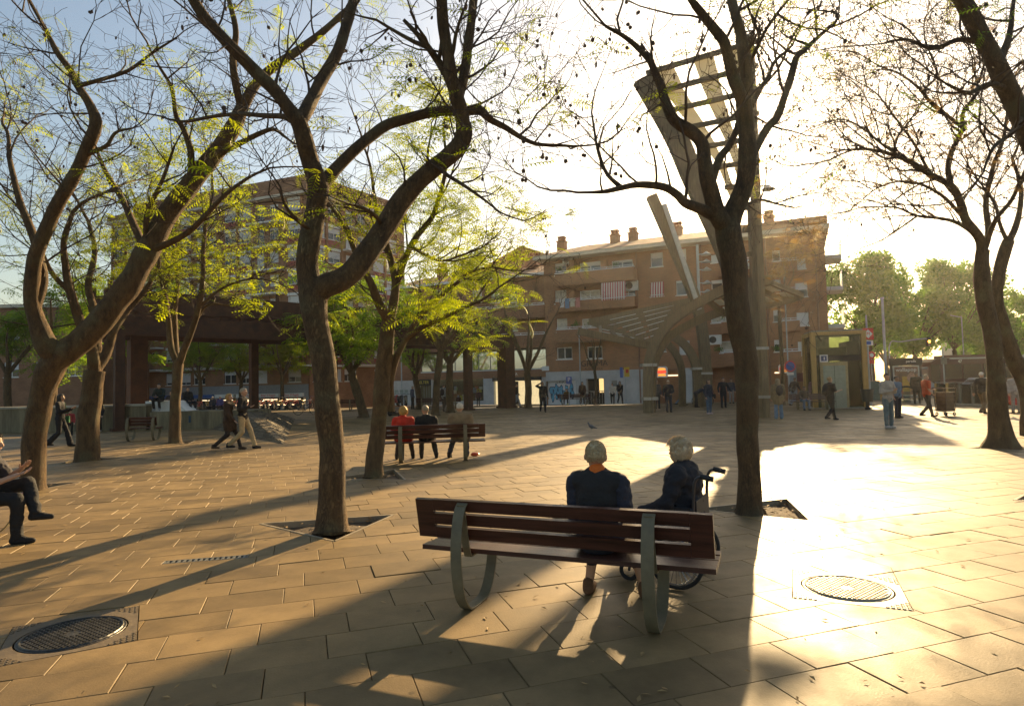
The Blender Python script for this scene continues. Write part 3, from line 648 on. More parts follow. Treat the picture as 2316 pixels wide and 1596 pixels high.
# faint letters on brick and shop signs
M_LET = mat('dark_letters', (.07, .045, .03), rough=.7); M_SIGNY = mat('yellow_letters', (.65, .52, .08), rough=.5); M_SIGNW = mat('white_letters', (.8, .78, .72), rough=.5)
u, z = FA.uv(1344, 822); text('wall_lettering', 'GRAMA', .62, M_LET, FA.root, (u, -.02, z))
u, z = FA.uv(1343, 834); text('wall_lettering', 'AUTOESCOLA', .22, M_LET, FA.root, (u, -.02, z))
u, z = FA.uv(1836, 852); s = MB().bx(u - .9, u + 1.3, -.12, -.01, z - .28, z + .28).build('shop_sign', mat('dark_red_sign', (.12, .02, .015), rough=.5), FA.root)
text('sign_letters', 'BURGER', .38, M_SIGNW, s, (u + .3, -.125, z))
def bun_sign(par, u, z, y, s=1.0):
    o = MB().bx(u - .02, u + .02, y, y + .25, z + .2 * s, z + .26 * s).build('bun_sign', M_STEEL, par)
    MB().prism([(-.36 * s, -.42 * s), (.36 * s, -.42 * s), (.42 * s, -.3 * s), (.42 * s, .3 * s), (.3 * s, .42 * s), (-.3 * s, .42 * s), (-.42 * s, .3 * s), (-.42 * s, -.3 * s)], 0, .12).build('sign_disc', M_SIGNW, o)
    d = o.children[-1]; d.location = (u, y, z); d.rotation_euler = (R(90), 0, 0)
    M_O = mat('bun_orange', (.75, .28, .03), rough=.4, emit=((1, .35, .05), .6)); M_Rr = mat('bun_red', (.6, .04, .02), rough=.4, emit=((1, .08, .03), .5))
    for (w_, z0, z1, mm) in ((.30, .14, .30, M_O), (.33, -.09, .09, M_Rr), (.30, -.3, -.14, M_O)):
        b = MB(); n = 10; pp = [(-w_ * s, z0 * s)] + [(w_ * s, z0 * s)] + [(w_ * s * math.cos(math.pi * i / n), z1 * s if mm is M_Rr else (z0 + (z1 - z0) * math.sin(math.pi * i / n) ** .5) * s) for i in range(1, n)]
        b.add([(u + a, y - .125, z + c) for a, c in pp], [tuple(range(len(pp)))]); b.build('sign_bun', mm, o)
u, z = FA.uv(1501, 841); bun_sign(FA.root, u, z, -.55, .95)
u, z = FA.uv(1772, 834); bun_sign(FA.root, u, z, -.55, .7)
# ---------------------------------------------------------------- building B: lower brick wing with glazed strip
d = Vector((18.1, -8.25, 0)).normalized(); a = Vector((2.6, 49.12, 0)) - d * 15.2
a2 = a + Vector((-d.y, d.x, 0)) * 1.2; b2 = Vector((2.6, 49.12, 0)) + Vector((-d.y, d.x, 0)) * 1.2
FB = Frame('shop_wing_building', a2.xy, b2.xy, 'brick wing with mirrored window strip, ROGELIO sign and grey shopfronts left of the apartment block', 'building')
r = FB.rect; zb = 10.4
zs0 = FB.uv(1060, 838)[1]; zs1 = FB.uv(1060, 797)[1]; zsh = FB.uv(1060, 857)[1]
strip = (FB.uv(952, 815)[0], FB.L - .35, zs0, zs1)
rows = [(720, 748), (655, 684)]
hb = []
for (ya, yb) in rows:
    for (x0, x1) in ((1068, 1090), (1110, 1130), (1150, 1170), (985, 1010)): hb.append(r(x0, x1, ya, yb))
hb = [h for h in hb if h[0] > 0]
shopb = r(979, 1094, 866, 917); shopb = (shopb[0], shopb[1], .35, 2.35); elt = r(948, 976, 868, 920); elt = (elt[0], elt[1], .02, 2.3)
door = r(1118, 1178, 866, 920); door = (door[0], FB.L - .9, .02, 2.4)
wall(FB, 'wall', 0, FB.L, zsh, zb, [strip] + hb, M_BRICK2)
wall(FB, 'shopfront_wall', 0, FB.L, 0, zsh - .002, [shopb, elt, door], M_RENDER, y=-.05, reveal=.4)
MB().bx(0, FB.L, .6, 11, 0, zb).build('core', M_BRICK2, FB.root)
for h in hb: window(FB.root, h)
n = 7
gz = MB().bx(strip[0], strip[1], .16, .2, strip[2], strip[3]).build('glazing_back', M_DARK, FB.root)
for i in range(n):
    u0 = strip[0] + (strip[1] - strip[0]) * i / n; u1 = strip[0] + (strip[1] - strip[0]) * (i + 1) / n
    MB().bx(u0 + .03, u1 - .03, .10, .12, strip[2] + .02, strip[3] - .02).build('mirror_pane', mat('mirror_glazing', (.55, .6, .66), rough=.03, var=.1, metal=1.0, scale=.4), FB.root)
    MB().bx(u0 - .03, u0 + .03, .07, .13, strip[2], strip[3]).build('mullion', M_STEEL, FB.root)
MB().bx(strip[0] - .3, strip[1] + .2, -.12, -.003, zs1 + .03, zs1 + .62).build('sign_band', M_BLACK, FB.root)
u, z = FB.uv(1063, 791, -.12); text('sign_letters', 'ROGELIO', .42, M_SIGNW, FB.root, (u, -.135, zs1 + .33))
MB().bx(strip[0], strip[1], -.06, .15, zs0 - .08, zs0 - .003).build('strip_sill', M_METALW, FB.root)
for (ya) in (762, 698):
    z1 = FB.uv(1110, ya, -.9)[1]; balcony(FB, FB.uv(1050, ya, -.9)[0], FB.L - .1, z1 - 1.0, z1, .9, m=M_BRICK2); balcony(FB, .3, FB.uv(1035, ya, -.9)[0], z1 - 1.0, z1, .9, m=M_BRICK2)
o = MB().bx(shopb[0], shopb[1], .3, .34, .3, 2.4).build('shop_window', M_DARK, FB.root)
rr = random.Random(3)
for i in range(26):
    x = rr.uniform(shopb[0] + .1, shopb[1] - .3); z0 = .4 if i % 2 else rr.uniform(.9, 1.3); c = rr.choice([(.5, .42, .05), (.35, .08, .06), (.15, .35, .2), (.5, .5, .45), (.2, .25, .4)])
    MB().bx(x, x + rr.uniform(.15, .4), .2, .27, z0, z0 + rr.uniform(.2, .5)).build('display_item', mat('disp%d' % (i % 9), c, rough=.6), o)
for i in range(4): u0 = shopb[0] + (shopb[1] - shopb[0]) * i / 4; MB().bx(u0 + .03, u0 + (shopb[1] - shopb[0]) / 4 - .03, .12, .13, .36, 2.34).build('shop_pane', glassmat('shop_glass', (.85, .9, .88)), o)
MB().bx(shopb[0] + .2, shopb[1] - .2, .1, .29, 2.22, 2.28).build('shop_light', MATS['shop_light'], o)
o = MB().bx(elt[0], elt[1], .25, .3, 0, 2.3).build('shop_door', mat('brown_door', (.14, .12, .06), rough=.6), FB.root)
MB().bx(elt[0], elt[1], -.16, -.06, 1.75, 2.25).build('sign_board', M_BLACK, o); text('sign_letters', 'ELTER', .36, M_SIGNY, o, ((elt[0] + elt[1]) / 2, -.165, 2.0))
for x in (.3, .5, .7): xx = elt[0] + (elt[1] - elt[0]) * x; MB().bx(xx - .02, xx + .02, .2, .24, 0, 1.7).build('door_bar', M_STEEL, o)
o = MB().bx(door[0], door[1], .3, .34, 0, 2.4).build('pharmacy_front', mat('lit_shop', (.5, .42, .25), rough=.6, emit=((1, .8, .45), .35)), FB.root)
MB().bx(door[0] + 1.3, door[0] + 2.1, .24, .29, 0, 1.9).build('doorway', M_DARK, o); MB().bx(door[0] - .1, door[1] + .1, -.14, -.06, 1.95, 2.25).build('sign_board', M_BLACK, o)
text('sign_letters', 'DATA', .3, M_SIGNW, o, (door[0] + 1.8, -.1, 2.5))
rf = MB(); x0, x1 = -.3, FB.L + .3
rf.add([(x0, -.7, zb + .02), (x1, -.7, zb + .02), (x1, 5.5, zb + 1.9), (x0, 5.5, zb + 1.9), (x0, 12, zb), (x1, 12, zb)], [(0, 1, 2, 3), (3, 2, 5, 4), (0, 3, 4), (1, 5, 2), (0, 4, 5, 1)])
roof = rf.build('roof', M_TILE, FB.root); MB().bx(x0, x1, -.85, -.72, zb - .05, zb + .16).build('gutter', M_METALW, roof)
for px in (1053, 1166, 1206, 1000): u, z = FB.uv(px, 570, 4); chimney(roof, u, 4, zb + 1.3, .8, 1.5)
# orange gable house behind the wing
P = AT(1190, 880, 66); b = MB(); rt = empty('gable_house', (P.x, P.y, 0), R(-20))
b.bx(-6, 6, 0, 9, 0, 13.6).build('wall', M_TERRA, rt); MB().add([(-6.4, -.4, 13.6), (6.4, -.4, 13.6), (0, -.4, 16.3), (-6.4, 9.4, 13.6), (6.4, 9.4, 13.6), (0, 9.4, 16.3)], [(0, 1, 2), (4, 3, 5), (1, 4, 5, 2), (3, 0, 2, 5), (0, 3, 4, 1)]).build('roof', mat('orange_tile', (.45, .19, .09), rough=.85, var=.3, scale=6, bump=.5), rt)
tag(rt, 'orange tiled gable roof peeking over the brick wing', 'building')
# drainpipes, aerials, plants
M_PIPE = mat('drainpipe', (.25, .13, .08), rough=.6)
for px in (1443, 1590, 1736, 1850):
    u, _ = FA.uv(px, 700); MB().cyl((u, -.07, .1), (u, -.07, zE), .055, k=8).build('drainpipe', M_PIPE, FA.root)
rr = random.Random(4)
for u in (2.5, 6.2, 10.8, 14.5, 17.6):
    a_ = MB(); zt = zE + rr.uniform(3.4, 4.4); a_.cyl((u, 4.2, zE + 1.5), (u, 4.2, zt), .025, k=5)
    for k in range(5): a_.cyl((u - .35 + .05 * k, 4.2 - .05 * k, zt - .12 * k), (u + .35 - .05 * k, 4.2 + .05 * k, zt - .12 * k), .012, k=4)
    a_.build('aerial', M_STEEL, FA.root)
M_PLANT = leafmat('balcony_plant', (.05, .12, .02), (.12, .22, .03), .4)
for (px, py, y_) in ((1300, 740, -.9), (1335, 738, -.9), (1390, 606, -.9), (1265, 614, -.9), (1640, 728, -.7), (1625, 797, -.7), (1758, 795, -.3)):
    u, z = FA.uv(px, py, y_); V_ = []; F_ = []
    for k in range(60):
        c = Vector((u + rr.gauss(0, .16), y_ + .1 + rr.gauss(0, .08), z + .12 + abs(rr.gauss(0, .16)))); d1 = Vector((rr.gauss(0, 1), rr.gauss(0, 1), rr.gauss(0, 1))).normalized() * .07; d2 = d1.orthogonal().normalized() * .04
        i = len(V_); V_ += [tuple(c - d1), tuple(c + d2), tuple(c + d1), tuple(c - d2)]; F_.append((i, i + 1, i + 2, i + 3))
    quads('potted_plant', np.array(V_), np.array(F_), M_PLANT, FA.root, 'stuff')
for (px, py) in ((1268, 674), (1640, 700)):
    u, z = FA.uv(px, py, -1.05)
    for k in range(4): MB().bx(u + k * .42, u + k * .42 + .34, -1.28, -1.26, z - .75 - .1 * (k % 2), z - .1).build('laundry', mat('laundry%d' % k, [(.6, .6, .58), (.15, .25, .4), (.55, .5, .4), (.5, .2, .18)][k], rough=.9), FA.root)
# both brick buildings stand a little below the plaza, across the street
SB = 1.2
for f_ in (FA, FB): f_.root.scale = (SB,) * 3; f_.root.location = (f_.a.x * SB, f_.a.y * SB, 1.7 * (1 - SB))
rt.scale = (SB,) * 3; rt.location = (P.x * SB, P.y * SB, 1.7 * (1 - SB))
# ---------------------------------------------------------------- building C: tall corner block on the left
FC = Frame('corner_tower_block', (-52.5, 81.6), (-22.8, 70.0), 'tall brick corner block with white roller shutters, red spandrels and bazaar signs behind left trees', 'building')
def tower_face(fr, u0, u1, side=False):
    fl = [4.4 + 2.75 * i for i in range(7)]; top = 23.7; hs = []; out = []
    bays = []; u = u0 + .5; k = 0
    while u < u1 - 2.2:
        if k % 3 == 2: bays.append((u, min(u + 4.4, u1 - .3), 'b')); u += 4.9
        else: bays.append((u, u + 1.85, 'w')); u += 2.3
        k += 1
    for z in fl:
        for (a, b_, t) in bays:
            if t == 'w': out.append(((a, b_, z + .95, z + 2.35), t, z))
            else: out.append(((a + .4, a + 1.5, z + .12, z + 2.25), 'd', z)); out.append(((a + 2.3, min(a + 3.6, b_ - .1), z + .9, z + 2.25), 'v', z))
    for (a, b_, t) in bays: out.append(((a, min(a + 1.9, b_), 2.45, 3.9), 'm', 2.4))
    wall(fr, 'wall', u0, u1, -1.9, top, [o[0] for o in out], M_BRICK2, reveal=.3)
    for h, t, z in out:
        window(fr.root, h, .0, WR.choice([.3, .45, .6, .8, 1, .2]) if t in 'wm' else WR.choice([0, .2, .4, 1]), sill=(t in 'wm'))
    for (a, b_, t) in bays:
        for z in fl:
            if t == 'w':
                MB().bx(a, b_, -.05, -.004, z + .3, z + .86).build('red_spandrel', M_REDP, fr.root)
                MB().bx(a - .02, b_ + .02, -.04, -.006, z + 2.4, z + 2.72).build('white_lintel', M_WHITE, fr.root)
            else:
                o = MB().bx(a - .2, b_ + .1, -1.1, -.004, z - .12, z + .06).build('balcony_slab', M_WHITE, fr.root)
                rl = MB(); rl.bx(a - .2, b_ + .1, -1.1, -1.06, z + .98, z + 1.03)
                for i in range(int((b_ - a) / .2)): rl.bx(a - .2 + i * .2, a - .18 + i * .2, -1.09, -1.07, z + .06, z + .98)
                rl.build('balustrade', M_STEEL, o)
        if t == 'w': MB().bx(b_ + .08, b_ + .36, -.12, -.004, 4.4, top).build('pilaster', M_BRICK, fr.root)
    MB().bx(u0 - .2, u1 + .2, -.5, -.004, 4.18, 4.36).build('slab_band', M_WHITE, fr.root)
    MB().bx(u0 - .3, u1 + .3, -.7, .4, top, top + .3).build('cornice', M_CREAM, fr.root)
    MB().bx(u0 - .2, u1 + .2, -.45, -.3, top + .3, top + 1.1).build('parapet', M_BRICK2, fr.root)
    MB().bx(u0 + 1.5, u1 - .5, 2, 8, top + .3, top + 3.2).build('penthouse', M_BRICK2, fr.root)
    return bays
bays = tower_face(FC, 0, FC.L)
MB().bx(.05, FC.L - .05, .45, 12, -1.9, 23.69).build('core', M_BRICK2, FC.root)
M_SHOPG = mat('shop_grey', (.25, .26, .27), rough=.6, var=.2)
MB().bx(0, FC.L, -.06, -.005, -1.9, 2.2).build('shop_fascia', M_SHOPG, FC.root)
for i in range(9):
    u0 = FC.L - 3.4 - i * 3.3; o = MB().bx(u0, u0 + 2.8, -.1, -.062, -1.85, .72).build('shopfront', M_DARK, FC.root)
    MB().bx(u0 - .05, u0 + 2.85, -.5, -.1, .82, 1.22).build('sign_board', M_WHITE if i < 4 else mat('blue_sign', (.05, .12, .35), rough=.5), o)
    if i < 3: text('sign_letters', 'Bazar El Regalo', .34, mat('red_letters', (.6, .03, .03), rough=.5), o, (u0 + 1.4, -.505, 1.02), shear=.25)
    MB().bx(u0 + .4, u0 + 2.4, -.16, -.11, .5, .58).build('shop_light', MATS['shop_light'], o)
d2 = Vector((8.6, 13.2, 0))
FD = Frame('brick_tower_block', (-22.75, 70.0), (-22.75 + d2.x, 70.0 + d2.y), 'tall brick block adjoining the corner block, just right of the near forked trunk', 'building')
tower_face(FD, .05, FD.L); MB().bx(.05, FD.L - .05, .45, 10, -1.9, 23.69).build('core', M_BRICK2, FD.root)
# far blocks closing the view
def plain_block(name, px0, px1, Y, ztop, label, m, seed):
    a = AT(px0, 880, Y); b_ = AT(px1, 880, Y * 1.02); f = Frame(name, a.xy, b_.xy, label, 'building')
    hs = []; nz_ = int((ztop - 3) / 3); nu = int(f.L / 3.2)
    for i in range(nu):
        for j in range(nz_): hs.append((1 + i * 3.2, 2.5 + i * 3.2, 3.6 + j * 3, 5.2 + j * 3))
    wall(f, 'wall', 0, f.L, -1.9, ztop, hs, m); MB().bx(0, f.L, .5, 10, -1.9, ztop - .01).build('core', m, f.root); MB().bx(-.3, f.L + .3, -.4, 10.3, ztop, ztop + .35).build('cornice', M_CREAM, f.root)
    for h in hs: window(f.root, h)
plain_block('background_block', 905, 1060, 98, 15, 'pale block glimpsed through the trees between corner tower and brick wing', M_CREAM, 1)
plain_block('background_block', -160, 232, 66, 11, 'low dim block behind the trees at far left edge', M_BRICK2, 2)
plain_block('background_block', 2230, 2420, 120, 12, 'pale far block glimpsed behind the bus at right edge', M_CREAM, 4)
# ================================================================== steel pergola, mast trellis, arched canopy
M_CORT = mat('corten_rust', (.078, .033, .017), rough=.8, var=.45, scale=2.5, bump=.35, bscale=30)
M_TIMB = mat('weathered_timber', (.19, .14, .075), rough=.65, var=.4, scale=3, bump=.35, bscale=16, stretch=(6, 6, .6))
M_CONC = mat('pale_concrete', (.40, .36, .28), rough=.85, var=.3, scale=1.5, bump=.3, bscale=22)
M_BAND = mat('steel_band', (.42, .41, .38), rough=.4, var=.2, metal=.6)
M_SAIL = leafmat('translucent_panel', (.46, .45, .38), (.54, .52, .44), .55)
M_SKYL = mat('opal_glazing', (.74, .76, .72), rough=.25, var=.08, scale=2)
# ---- corten pergola
A = Vector((-17.6, 28, 0)); B = Vector((-.45, 45.0, 0)); dr = (B - A).normalized(); nr = Vector((-dr.y, dr.x, 0))
rt = empty('steel_pergola', A); L = (B - A).length
def loc(s, t, z): return dr * s + nr * t + Vector((0, 0, z))
for s, t, w_ in ((0, 0, .38), (L * .06, 3.0, .75), (L, 0, .9), (L * .85, 0, .45), (L * .5, 3.0, .5), (L * .3, 3, .4)):
    MB().beam(loc(s, t, 0), loc(s, t, 4.6), w_, w_, up=nr).build('column', M_CORT, rt)
    p = loc(s, t, .06); MB().box(p, (w_ + .2, w_ + .2, .12), math.atan2(dr.y, dr.x)).build('foot', M_CORT, rt)
for t in (0, 3.0):
    MB().beam(loc(-.6, t, 5.85), loc(L + .6, t, 5.85), .3, 1.0).build('upper_beam', M_CORT, rt)
    MB().beam(loc(-.6, t, 4.72), loc(L + .6, t, 4.72), .3, .85).build('lower_beam', M_CORT, rt)
n = 26
for i in range(n + 1):
    s = -.4 + (L + .8) * i / n
    MB().beam(loc(s, -.1, 5.25), loc(s, 3.1, 5.25), .12, .18).build('joist', M_CORT, rt)
    if i % 4 == 0:
        for t in (0, 3.0): MB().beam(loc(s, t, 6.35), loc(s, t, 6.75), .14, .14, up=nr).build('stub_post', M_CORT, rt)
    if i % 3 == 1: MB().beam(loc(s, -.16, 6.1), loc(s, -.3, 6.1), .12, .25).build('spotlight', M_BAND, rt)
tag(rt, 'long rust brown steel pergola on square columns crossing behind the trees', 'pergola')
# ---- mast with leaning beam and trellis
mb_ = G(1730, 944); rt = empty('mast_trellis', (mb_.x, mb_.y, 0)); YM = mb_.y
topz = AT(1718, 88, YM).z
def rel(px, py, Y=YM): return AT(px, py, Y) - rt.location
b = MB(); b.box((0, 0, topz / 2), (.30, .42, topz)); b.box((-.24, .03, topz * .28), (.17, .36, topz * .56)); b.build('mast', M_TIMB, rt)
MB().box((-.03, 0, topz + .06), (.46, .5, .12)).build('mast_cap', M_BAND, rt)
for z in (.9, 3.0): MB().box((-.08, 0, z), (.56, .5, .12)).build('steel_collar', M_BAND, rt)
lp = [(-.45, .5, 0), (-.5, .5, 1.8)] + [tuple(rel(*p)) for p in ((1700, 790), (1684, 690), (1655, 592), (1626, 520), (1570, 402), (1526, 300), (1456, 176))]
lp = [(p[0], p[1] if i < 2 else .1, p[2]) for i, p in enumerate(lp)]
MB().sweep([tuple(p) for p in spline(lp, 5)], .42, .9, (0, 1, 0)).build('leaning_beam', M_TIMB, rt)
bars = [((1462, 166), (1712, 93)), ((1488, 209), (1714, 148)), ((1520, 249), (1715, 204)), ((1555, 289), (1716, 256)), ((1590, 333), (1717, 310)), ((1622, 378), (1718, 364)), ((1640, 424), (1719, 419)), ((1660, 470), (1720, 470)), ((1680, 520), (1721, 519)), ((1690, 575), (1721, 573))]
for a, c in bars: MB().beam(rel(*a), rel(*c), .16, .2).build('crossbar', M_TIMB, rt)
for i in range(len(bars) - 1):
    (a0, c0), (a1, c1) = bars[i], bars[i + 1]
    for f0, f1 in ((.08, .26), (.44, .62), (.74, .9)):
        if i > 6 and f0 < .7: continue
        def q(a, c, f, dy): v = rel(a[0] + (c[0] - a[0]) * f, a[1] + (c[1] - a[1]) * f); return (v.x, v.y + .16, v.z + dy)
        p = [q(a0, c0, f0, -.05), q(a0, c0, f1, -.05), q(a1, c1, f1, .05), q(a1, c1, f0, .05)]
        pp = p + [(x, y + .02, z) for x, y, z in p]
        MB().add(pp, [(0, 3, 2, 1), (4, 5, 6, 7), (0, 1, 5, 4), (1, 2, 6, 5), (2, 3, 7, 6), (3, 0, 4, 7)]).build('panel', M_SAIL, rt)
v = rel(1738, 428); s = MB(); s.lathe([(.05, .2), (.1, .12), (.3, 0), (.28, -.03), (0, -.03)], v, 14); s.beam(v + Vector((0, 0, .15)), (0.1, 0, v.z + .15), .05, .05); s.build('lamp_head', M_BAND, rt)
tag(rt, 'tall square timber mast joined to a leaning beam by crossbars with pale panels', 'trellis')
# ---- smaller leaning twin beam
p0 = G(1598, 918); rt = empty('leaning_column', (p0.x, p0.y, 0)); Y2 = p0.y
pts = [(0, 0, 0)] + [tuple(AT(x, y, Y2) - rt.location) for x, y in ((1596, 840), (1588, 745), (1570, 672), (1545, 608), (1510, 528), (1473, 443))]
MB().sweep([tuple(p) for p in spline(pts, 5)], .55, .62, (0, 1, 0)).build('column', M_TIMB, rt)
pts = [tuple(AT(x, y, Y2 - .3) - rt.location) for x, y in ((1582, 700), (1560, 636), (1530, 545), (1502, 462))]
MB().sweep(pts, .2, .28, (0, 1, 0)).build('side_strut', M_BAND, rt)
MB().box((0, 0, 2.1), (.75, .7, .14)).build('steel_band', M_BAND, rt)
tag(rt, 'curved timber column leaning up left out of the arched canopy', 'column')
# ---- arched canopy
p0 = G(1467, 933); rt = empty('arched_canopy', (p0.x, p0.y, 0))
def C(px, py, Y): return AT(px, py, Y) - rt.location
Yc = p0.y
def rib(pts, w_, h_, name='rib', m=M_TIMB):
    P = [tuple(x) for x in spline([tuple(p) for p in pts], 5)]; sd = (Vector(P[-1]) - Vector(P[0])).cross(Vector((0, 0, 1)))
    return MB().sweep(P, w_, h_, sd).build(name, m, rt)
r1 = [(0, 0, 0)] + [C(x, y, Y) for x, y, Y in ((1466, 860, Yc), (1469, 815, Yc), (1480, 782, Yc - .1), (1498, 750, Yc - .3), (1526, 720, Yc - .6), (1564, 694, Yc - 1), (1604, 672, Yc - 1.5), (1642, 654, Yc - 1.9), (1695, 640, Yc - 2.4), (1745, 634, Yc - 2.9))]
r1b = [(.25, .35, 0)] + [C(x, y, Y) for x, y, Y in ((1476, 860, Yc + .4), (1480, 825, Yc + .4), (1491, 795, Yc + .4), (1512, 765, Yc + .3), (1545, 741, Yc), (1585, 722, Yc - .3), (1630, 706, Yc - .6), (1690, 692, Yc - 1), (1755, 684, Yc - 1.5), (1812, 668, Yc - 2))]
rib(r1, .34, .5); rib(r1b, .3, .42)
gb = G(1577, 920) - rt.location
r2 = [tuple(gb)] + [C(x, y, gb.y + Yc) for x, y in ((1576, 850), (1570, 815), (1553, 785), (1530, 765), (1504, 752))]
rib(r2, .3, .5); rib([(p[0] - .5, p[1] + 1.6, p[2]) for p in [tuple(q) for q in r2]], .3, .42)
MB().box((.1, .15, 2.55), (.78, .8, .16)).build('steel_band', M_BAND, rt); MB().box((.1, .15, .75), (.78, .8, .16)).build('steel_band', M_BAND, rt); MB().box((gb.x, gb.y, 2.4), (.6, .7, .15)).build('steel_band', M_BAND, rt)
U0 = C(1333, 728, Yc + 2.0); U1 = C(1560, 680, Yc + .8); L0 = C(1308, 749, Yc - .8); L1 = C(1476, 783, Yc + .2)
MB().beam(U0, U1, .22, .32).build('edge_beam', M_TIMB, rt); MB().beam(L0, L1, .24, .36).build('edge_beam', M_TIMB, rt); MB().beam(U0, L1 + Vector((0, 0, .1)), .22, .3).build('edge_beam', M_TIMB, rt)
tri = [(U0 + (U1 - U0) * .0, U1)]
for k in range(1, 7):
    t = k / 7; a = U0.lerp(L1, t) ; c = U1.lerp(L1, t) + Vector((0, 0, .25 * math.sin(t * 3)))
    MB().beam(a, c, .2, .22).build('slat', M_TIMB, rt)
    if k < 7:
        t2 = (k - .5) / 7; a2 = U0.lerp(L1, t2); c2 = U1.lerp(L1, t2) + Vector((0, 0, .25 * math.sin(t2 * 3)))
        for f0, f1 in ((.18, .46), (.54, .86)): MB().beam(a2.lerp(c2, f0), a2.lerp(c2, f1), .34, .03).build('glazed_strip', M_SKYL, rt)
for k in range(1, 4):
    t = k / 4; a = L0.lerp(L1, t * .8 + .1) + Vector((0, .0, .12)); c = U0.lerp(L1, t * .7) ; MB().beam(a, c, .16, .16).build('slat', M_TIMB, rt)
    for f in (.25, .6): q = a.lerp(c, f); MB().beam(q, q + (L1 - L0) * .12, .25, .03).build('glazed_strip', M_SKYL, rt)
# right wing of the canopy
W = [C(1600, 680, Yc - 1.4), C(1745, 640, Yc - 2.9), C(1815, 668, Yc - 2), C(1640, 712, Yc - .6)]
for k in range(5):
    t = k / 4; MB().beam(W[0].lerp(W[1], t), W[3].lerp(W[2], t), .18, .24).build('slat', M_TIMB, rt)
    if k < 4:
        a, c = W[0].lerp(W[1], t + .125), W[3].lerp(W[2], t + .125)
        MB().beam(a.lerp(c, .1), a.lerp(c, .45), .5, .03).build('glazed_strip', M_SKYL, rt); MB().beam(a.lerp(c, .58), a.lerp(c, .92), .5, .03).build('glazed_strip', M_SKYL, rt)
tag(rt, 'arched timber canopy with glazed slats on curved ribs in mid plaza', 'canopy')
# ---- lift tower
p0 = G(1890, 921); rt = empty('lift_tower', (p0.x, p0.y, 0), R(-14))
M_OCH = mat('ochre_timber', (.46, .29, .09), rough=.55, var=.25, scale=4, bump=.1, stretch=(5, 5, .5))
M_GRN = glassmat('green_glass', (.50, .56, .46)); M_DGR = mat('lift_door', (.26, .30, .24), rough=.35, var=.15, metal=.3)
W_, H_, D_ = 2.5, 4.15, 2.2
for x in (-W_ / 2, W_ / 2):
    for y in (-D_ / 2, D_ / 2): MB().bx(x - .12, x + .12, y - .12, y + .12, 0, H_).build('post', M_OCH, rt)
for y in (-D_ / 2, D_ / 2): MB().bx(-W_ / 2 + .121, W_ / 2 - .121, y - .1, y + .1, H_ - .18, H_).build('top_rail', M_OCH, rt)
for x in (-W_ / 2, W_ / 2): MB().bx(x - .1, x + .1, -D_ / 2 + .121, D_ / 2 - .121, H_ - .18, H_).build('top_rail', M_OCH, rt)
MB().bx(-W_ / 2, W_ / 2, -D_ / 2, D_ / 2, H_ + .003, H_ + .08).build('roof', M_STEEL, rt)
for (x0, x1, y0, y1) in ((-W_ / 2 + .13, W_ / 2 - .13, -D_ / 2 - .01, -D_ / 2 + .01), (-W_ / 2 + .13, W_ / 2 - .13, D_ / 2 - .01, D_ / 2 + .01)): MB().bx(x0, x1, y0, y1, .06, H_ - .2).build('glass_wall', M_GRN, rt)
for x in (-W_ / 2, W_ / 2): MB().bx(x - .01, x + .01, -D_ / 2 + .13, D_ / 2 - .13, .06, H_ - .2).build('glass_wall', M_GRN, rt)
MB().bx(-.95, .4, -D_ / 2 - .14, -D_ / 2 - .02, 0, 2.5).build('door_frame', mat('ochre_frame', (.36, .28, .14), rough=.5), rt)
dd = MB().bx(-.82, .27, -D_ / 2 - .19, -D_ / 2 - .141, .03, 2.3).build('door', M_DGR, rt); MB().bx(-.285, -.265, -D_ / 2 - .195, -D_ / 2 - .191, .03, 2.3).build('door_joint', M_BLACK, dd)
MB().bx(-1.1, 1.1, -D_ / 2 - .06, -D_ / 2 - .02, 2.55, 2.85).build('lintel', M_BLACK, rt); o = MB().bx(-.95, -.55, -D_ / 2 - .1, -D_ / 2 - .062, 2.5, 2.9).build('access_sign', M_WHITE, rt)
MB().bx(-.89, -.61, -D_ / 2 - .106, -D_ / 2 - .101, 2.56, 2.84).build('sign_face', mat('sign_navy', (.05, .07, .16), rough=.4), o); MB().bx(-.76, -.7, -D_ / 2 - .109, -D_ / 2 - .107, 2.62, 2.78).build('pictogram', M_WHITE, o)
MB().bx(.5, 1.05, -.8, .8, .1, 3.6).build('lift_car', M_DARK, rt); MB().bx(-.9, 1.0, -.7, .9, 2.9, 3.3).build('lift_beam', M_CONC, rt)
MB().bx(-W_ / 2 - .2, W_ / 2 + .2, -D_ / 2 - .35, D_ / 2 + .2, -.02, .05).build('plinth', M_CONC, rt)
tag(rt, 'green glass lift tower framed with ochre timber posts', 'lift')
# ---- metro sign, info panels, poles, signs
M_RED = mat('sign_red', (.62, .045, .03), rough=.4, var=.1); M_BLUE = mat('sign_blue', (.03, .10, .38), rough=.4, var=.1)
M_POLE = mat('galvanised_pole', (.40, .44, .46), rough=.5, var=.15, metal=.5)
def pole_thing(name, px, py, h, r_, label, cat, m=M_POLE, top=None):
    p = G(px, py); rt = empty(name, (p.x, p.y, 0)); MB().tube([(0, 0, 0), (0, 0, .3), (0, 0, .32), (0, 0, h)], [r_ * 1.6, r_ * 1.6, r_, r_ * .8], 10).build('pole', m, rt, True); tag(rt, label, cat); return rt
def z_at(rt, px, py): return AT(px, py, rt.location.y).z
def x_at(rt, px, py): return AT(px, py, rt.location.y).x - rt.location.x
def disc(par, x, z, y, r_, m, name='sign_disc', t=.03, k=20):
    return MB().cyl((x, y, z), (x, y - t, z), r_, k=k).build(name, m, par)
rt = pole_thing('metro_sign', 1969, 917, 5.2, .06, 'red metro sign with white M diamond on a pole beside the lift', 'sign'); z = z_at(rt, 1969, 755)
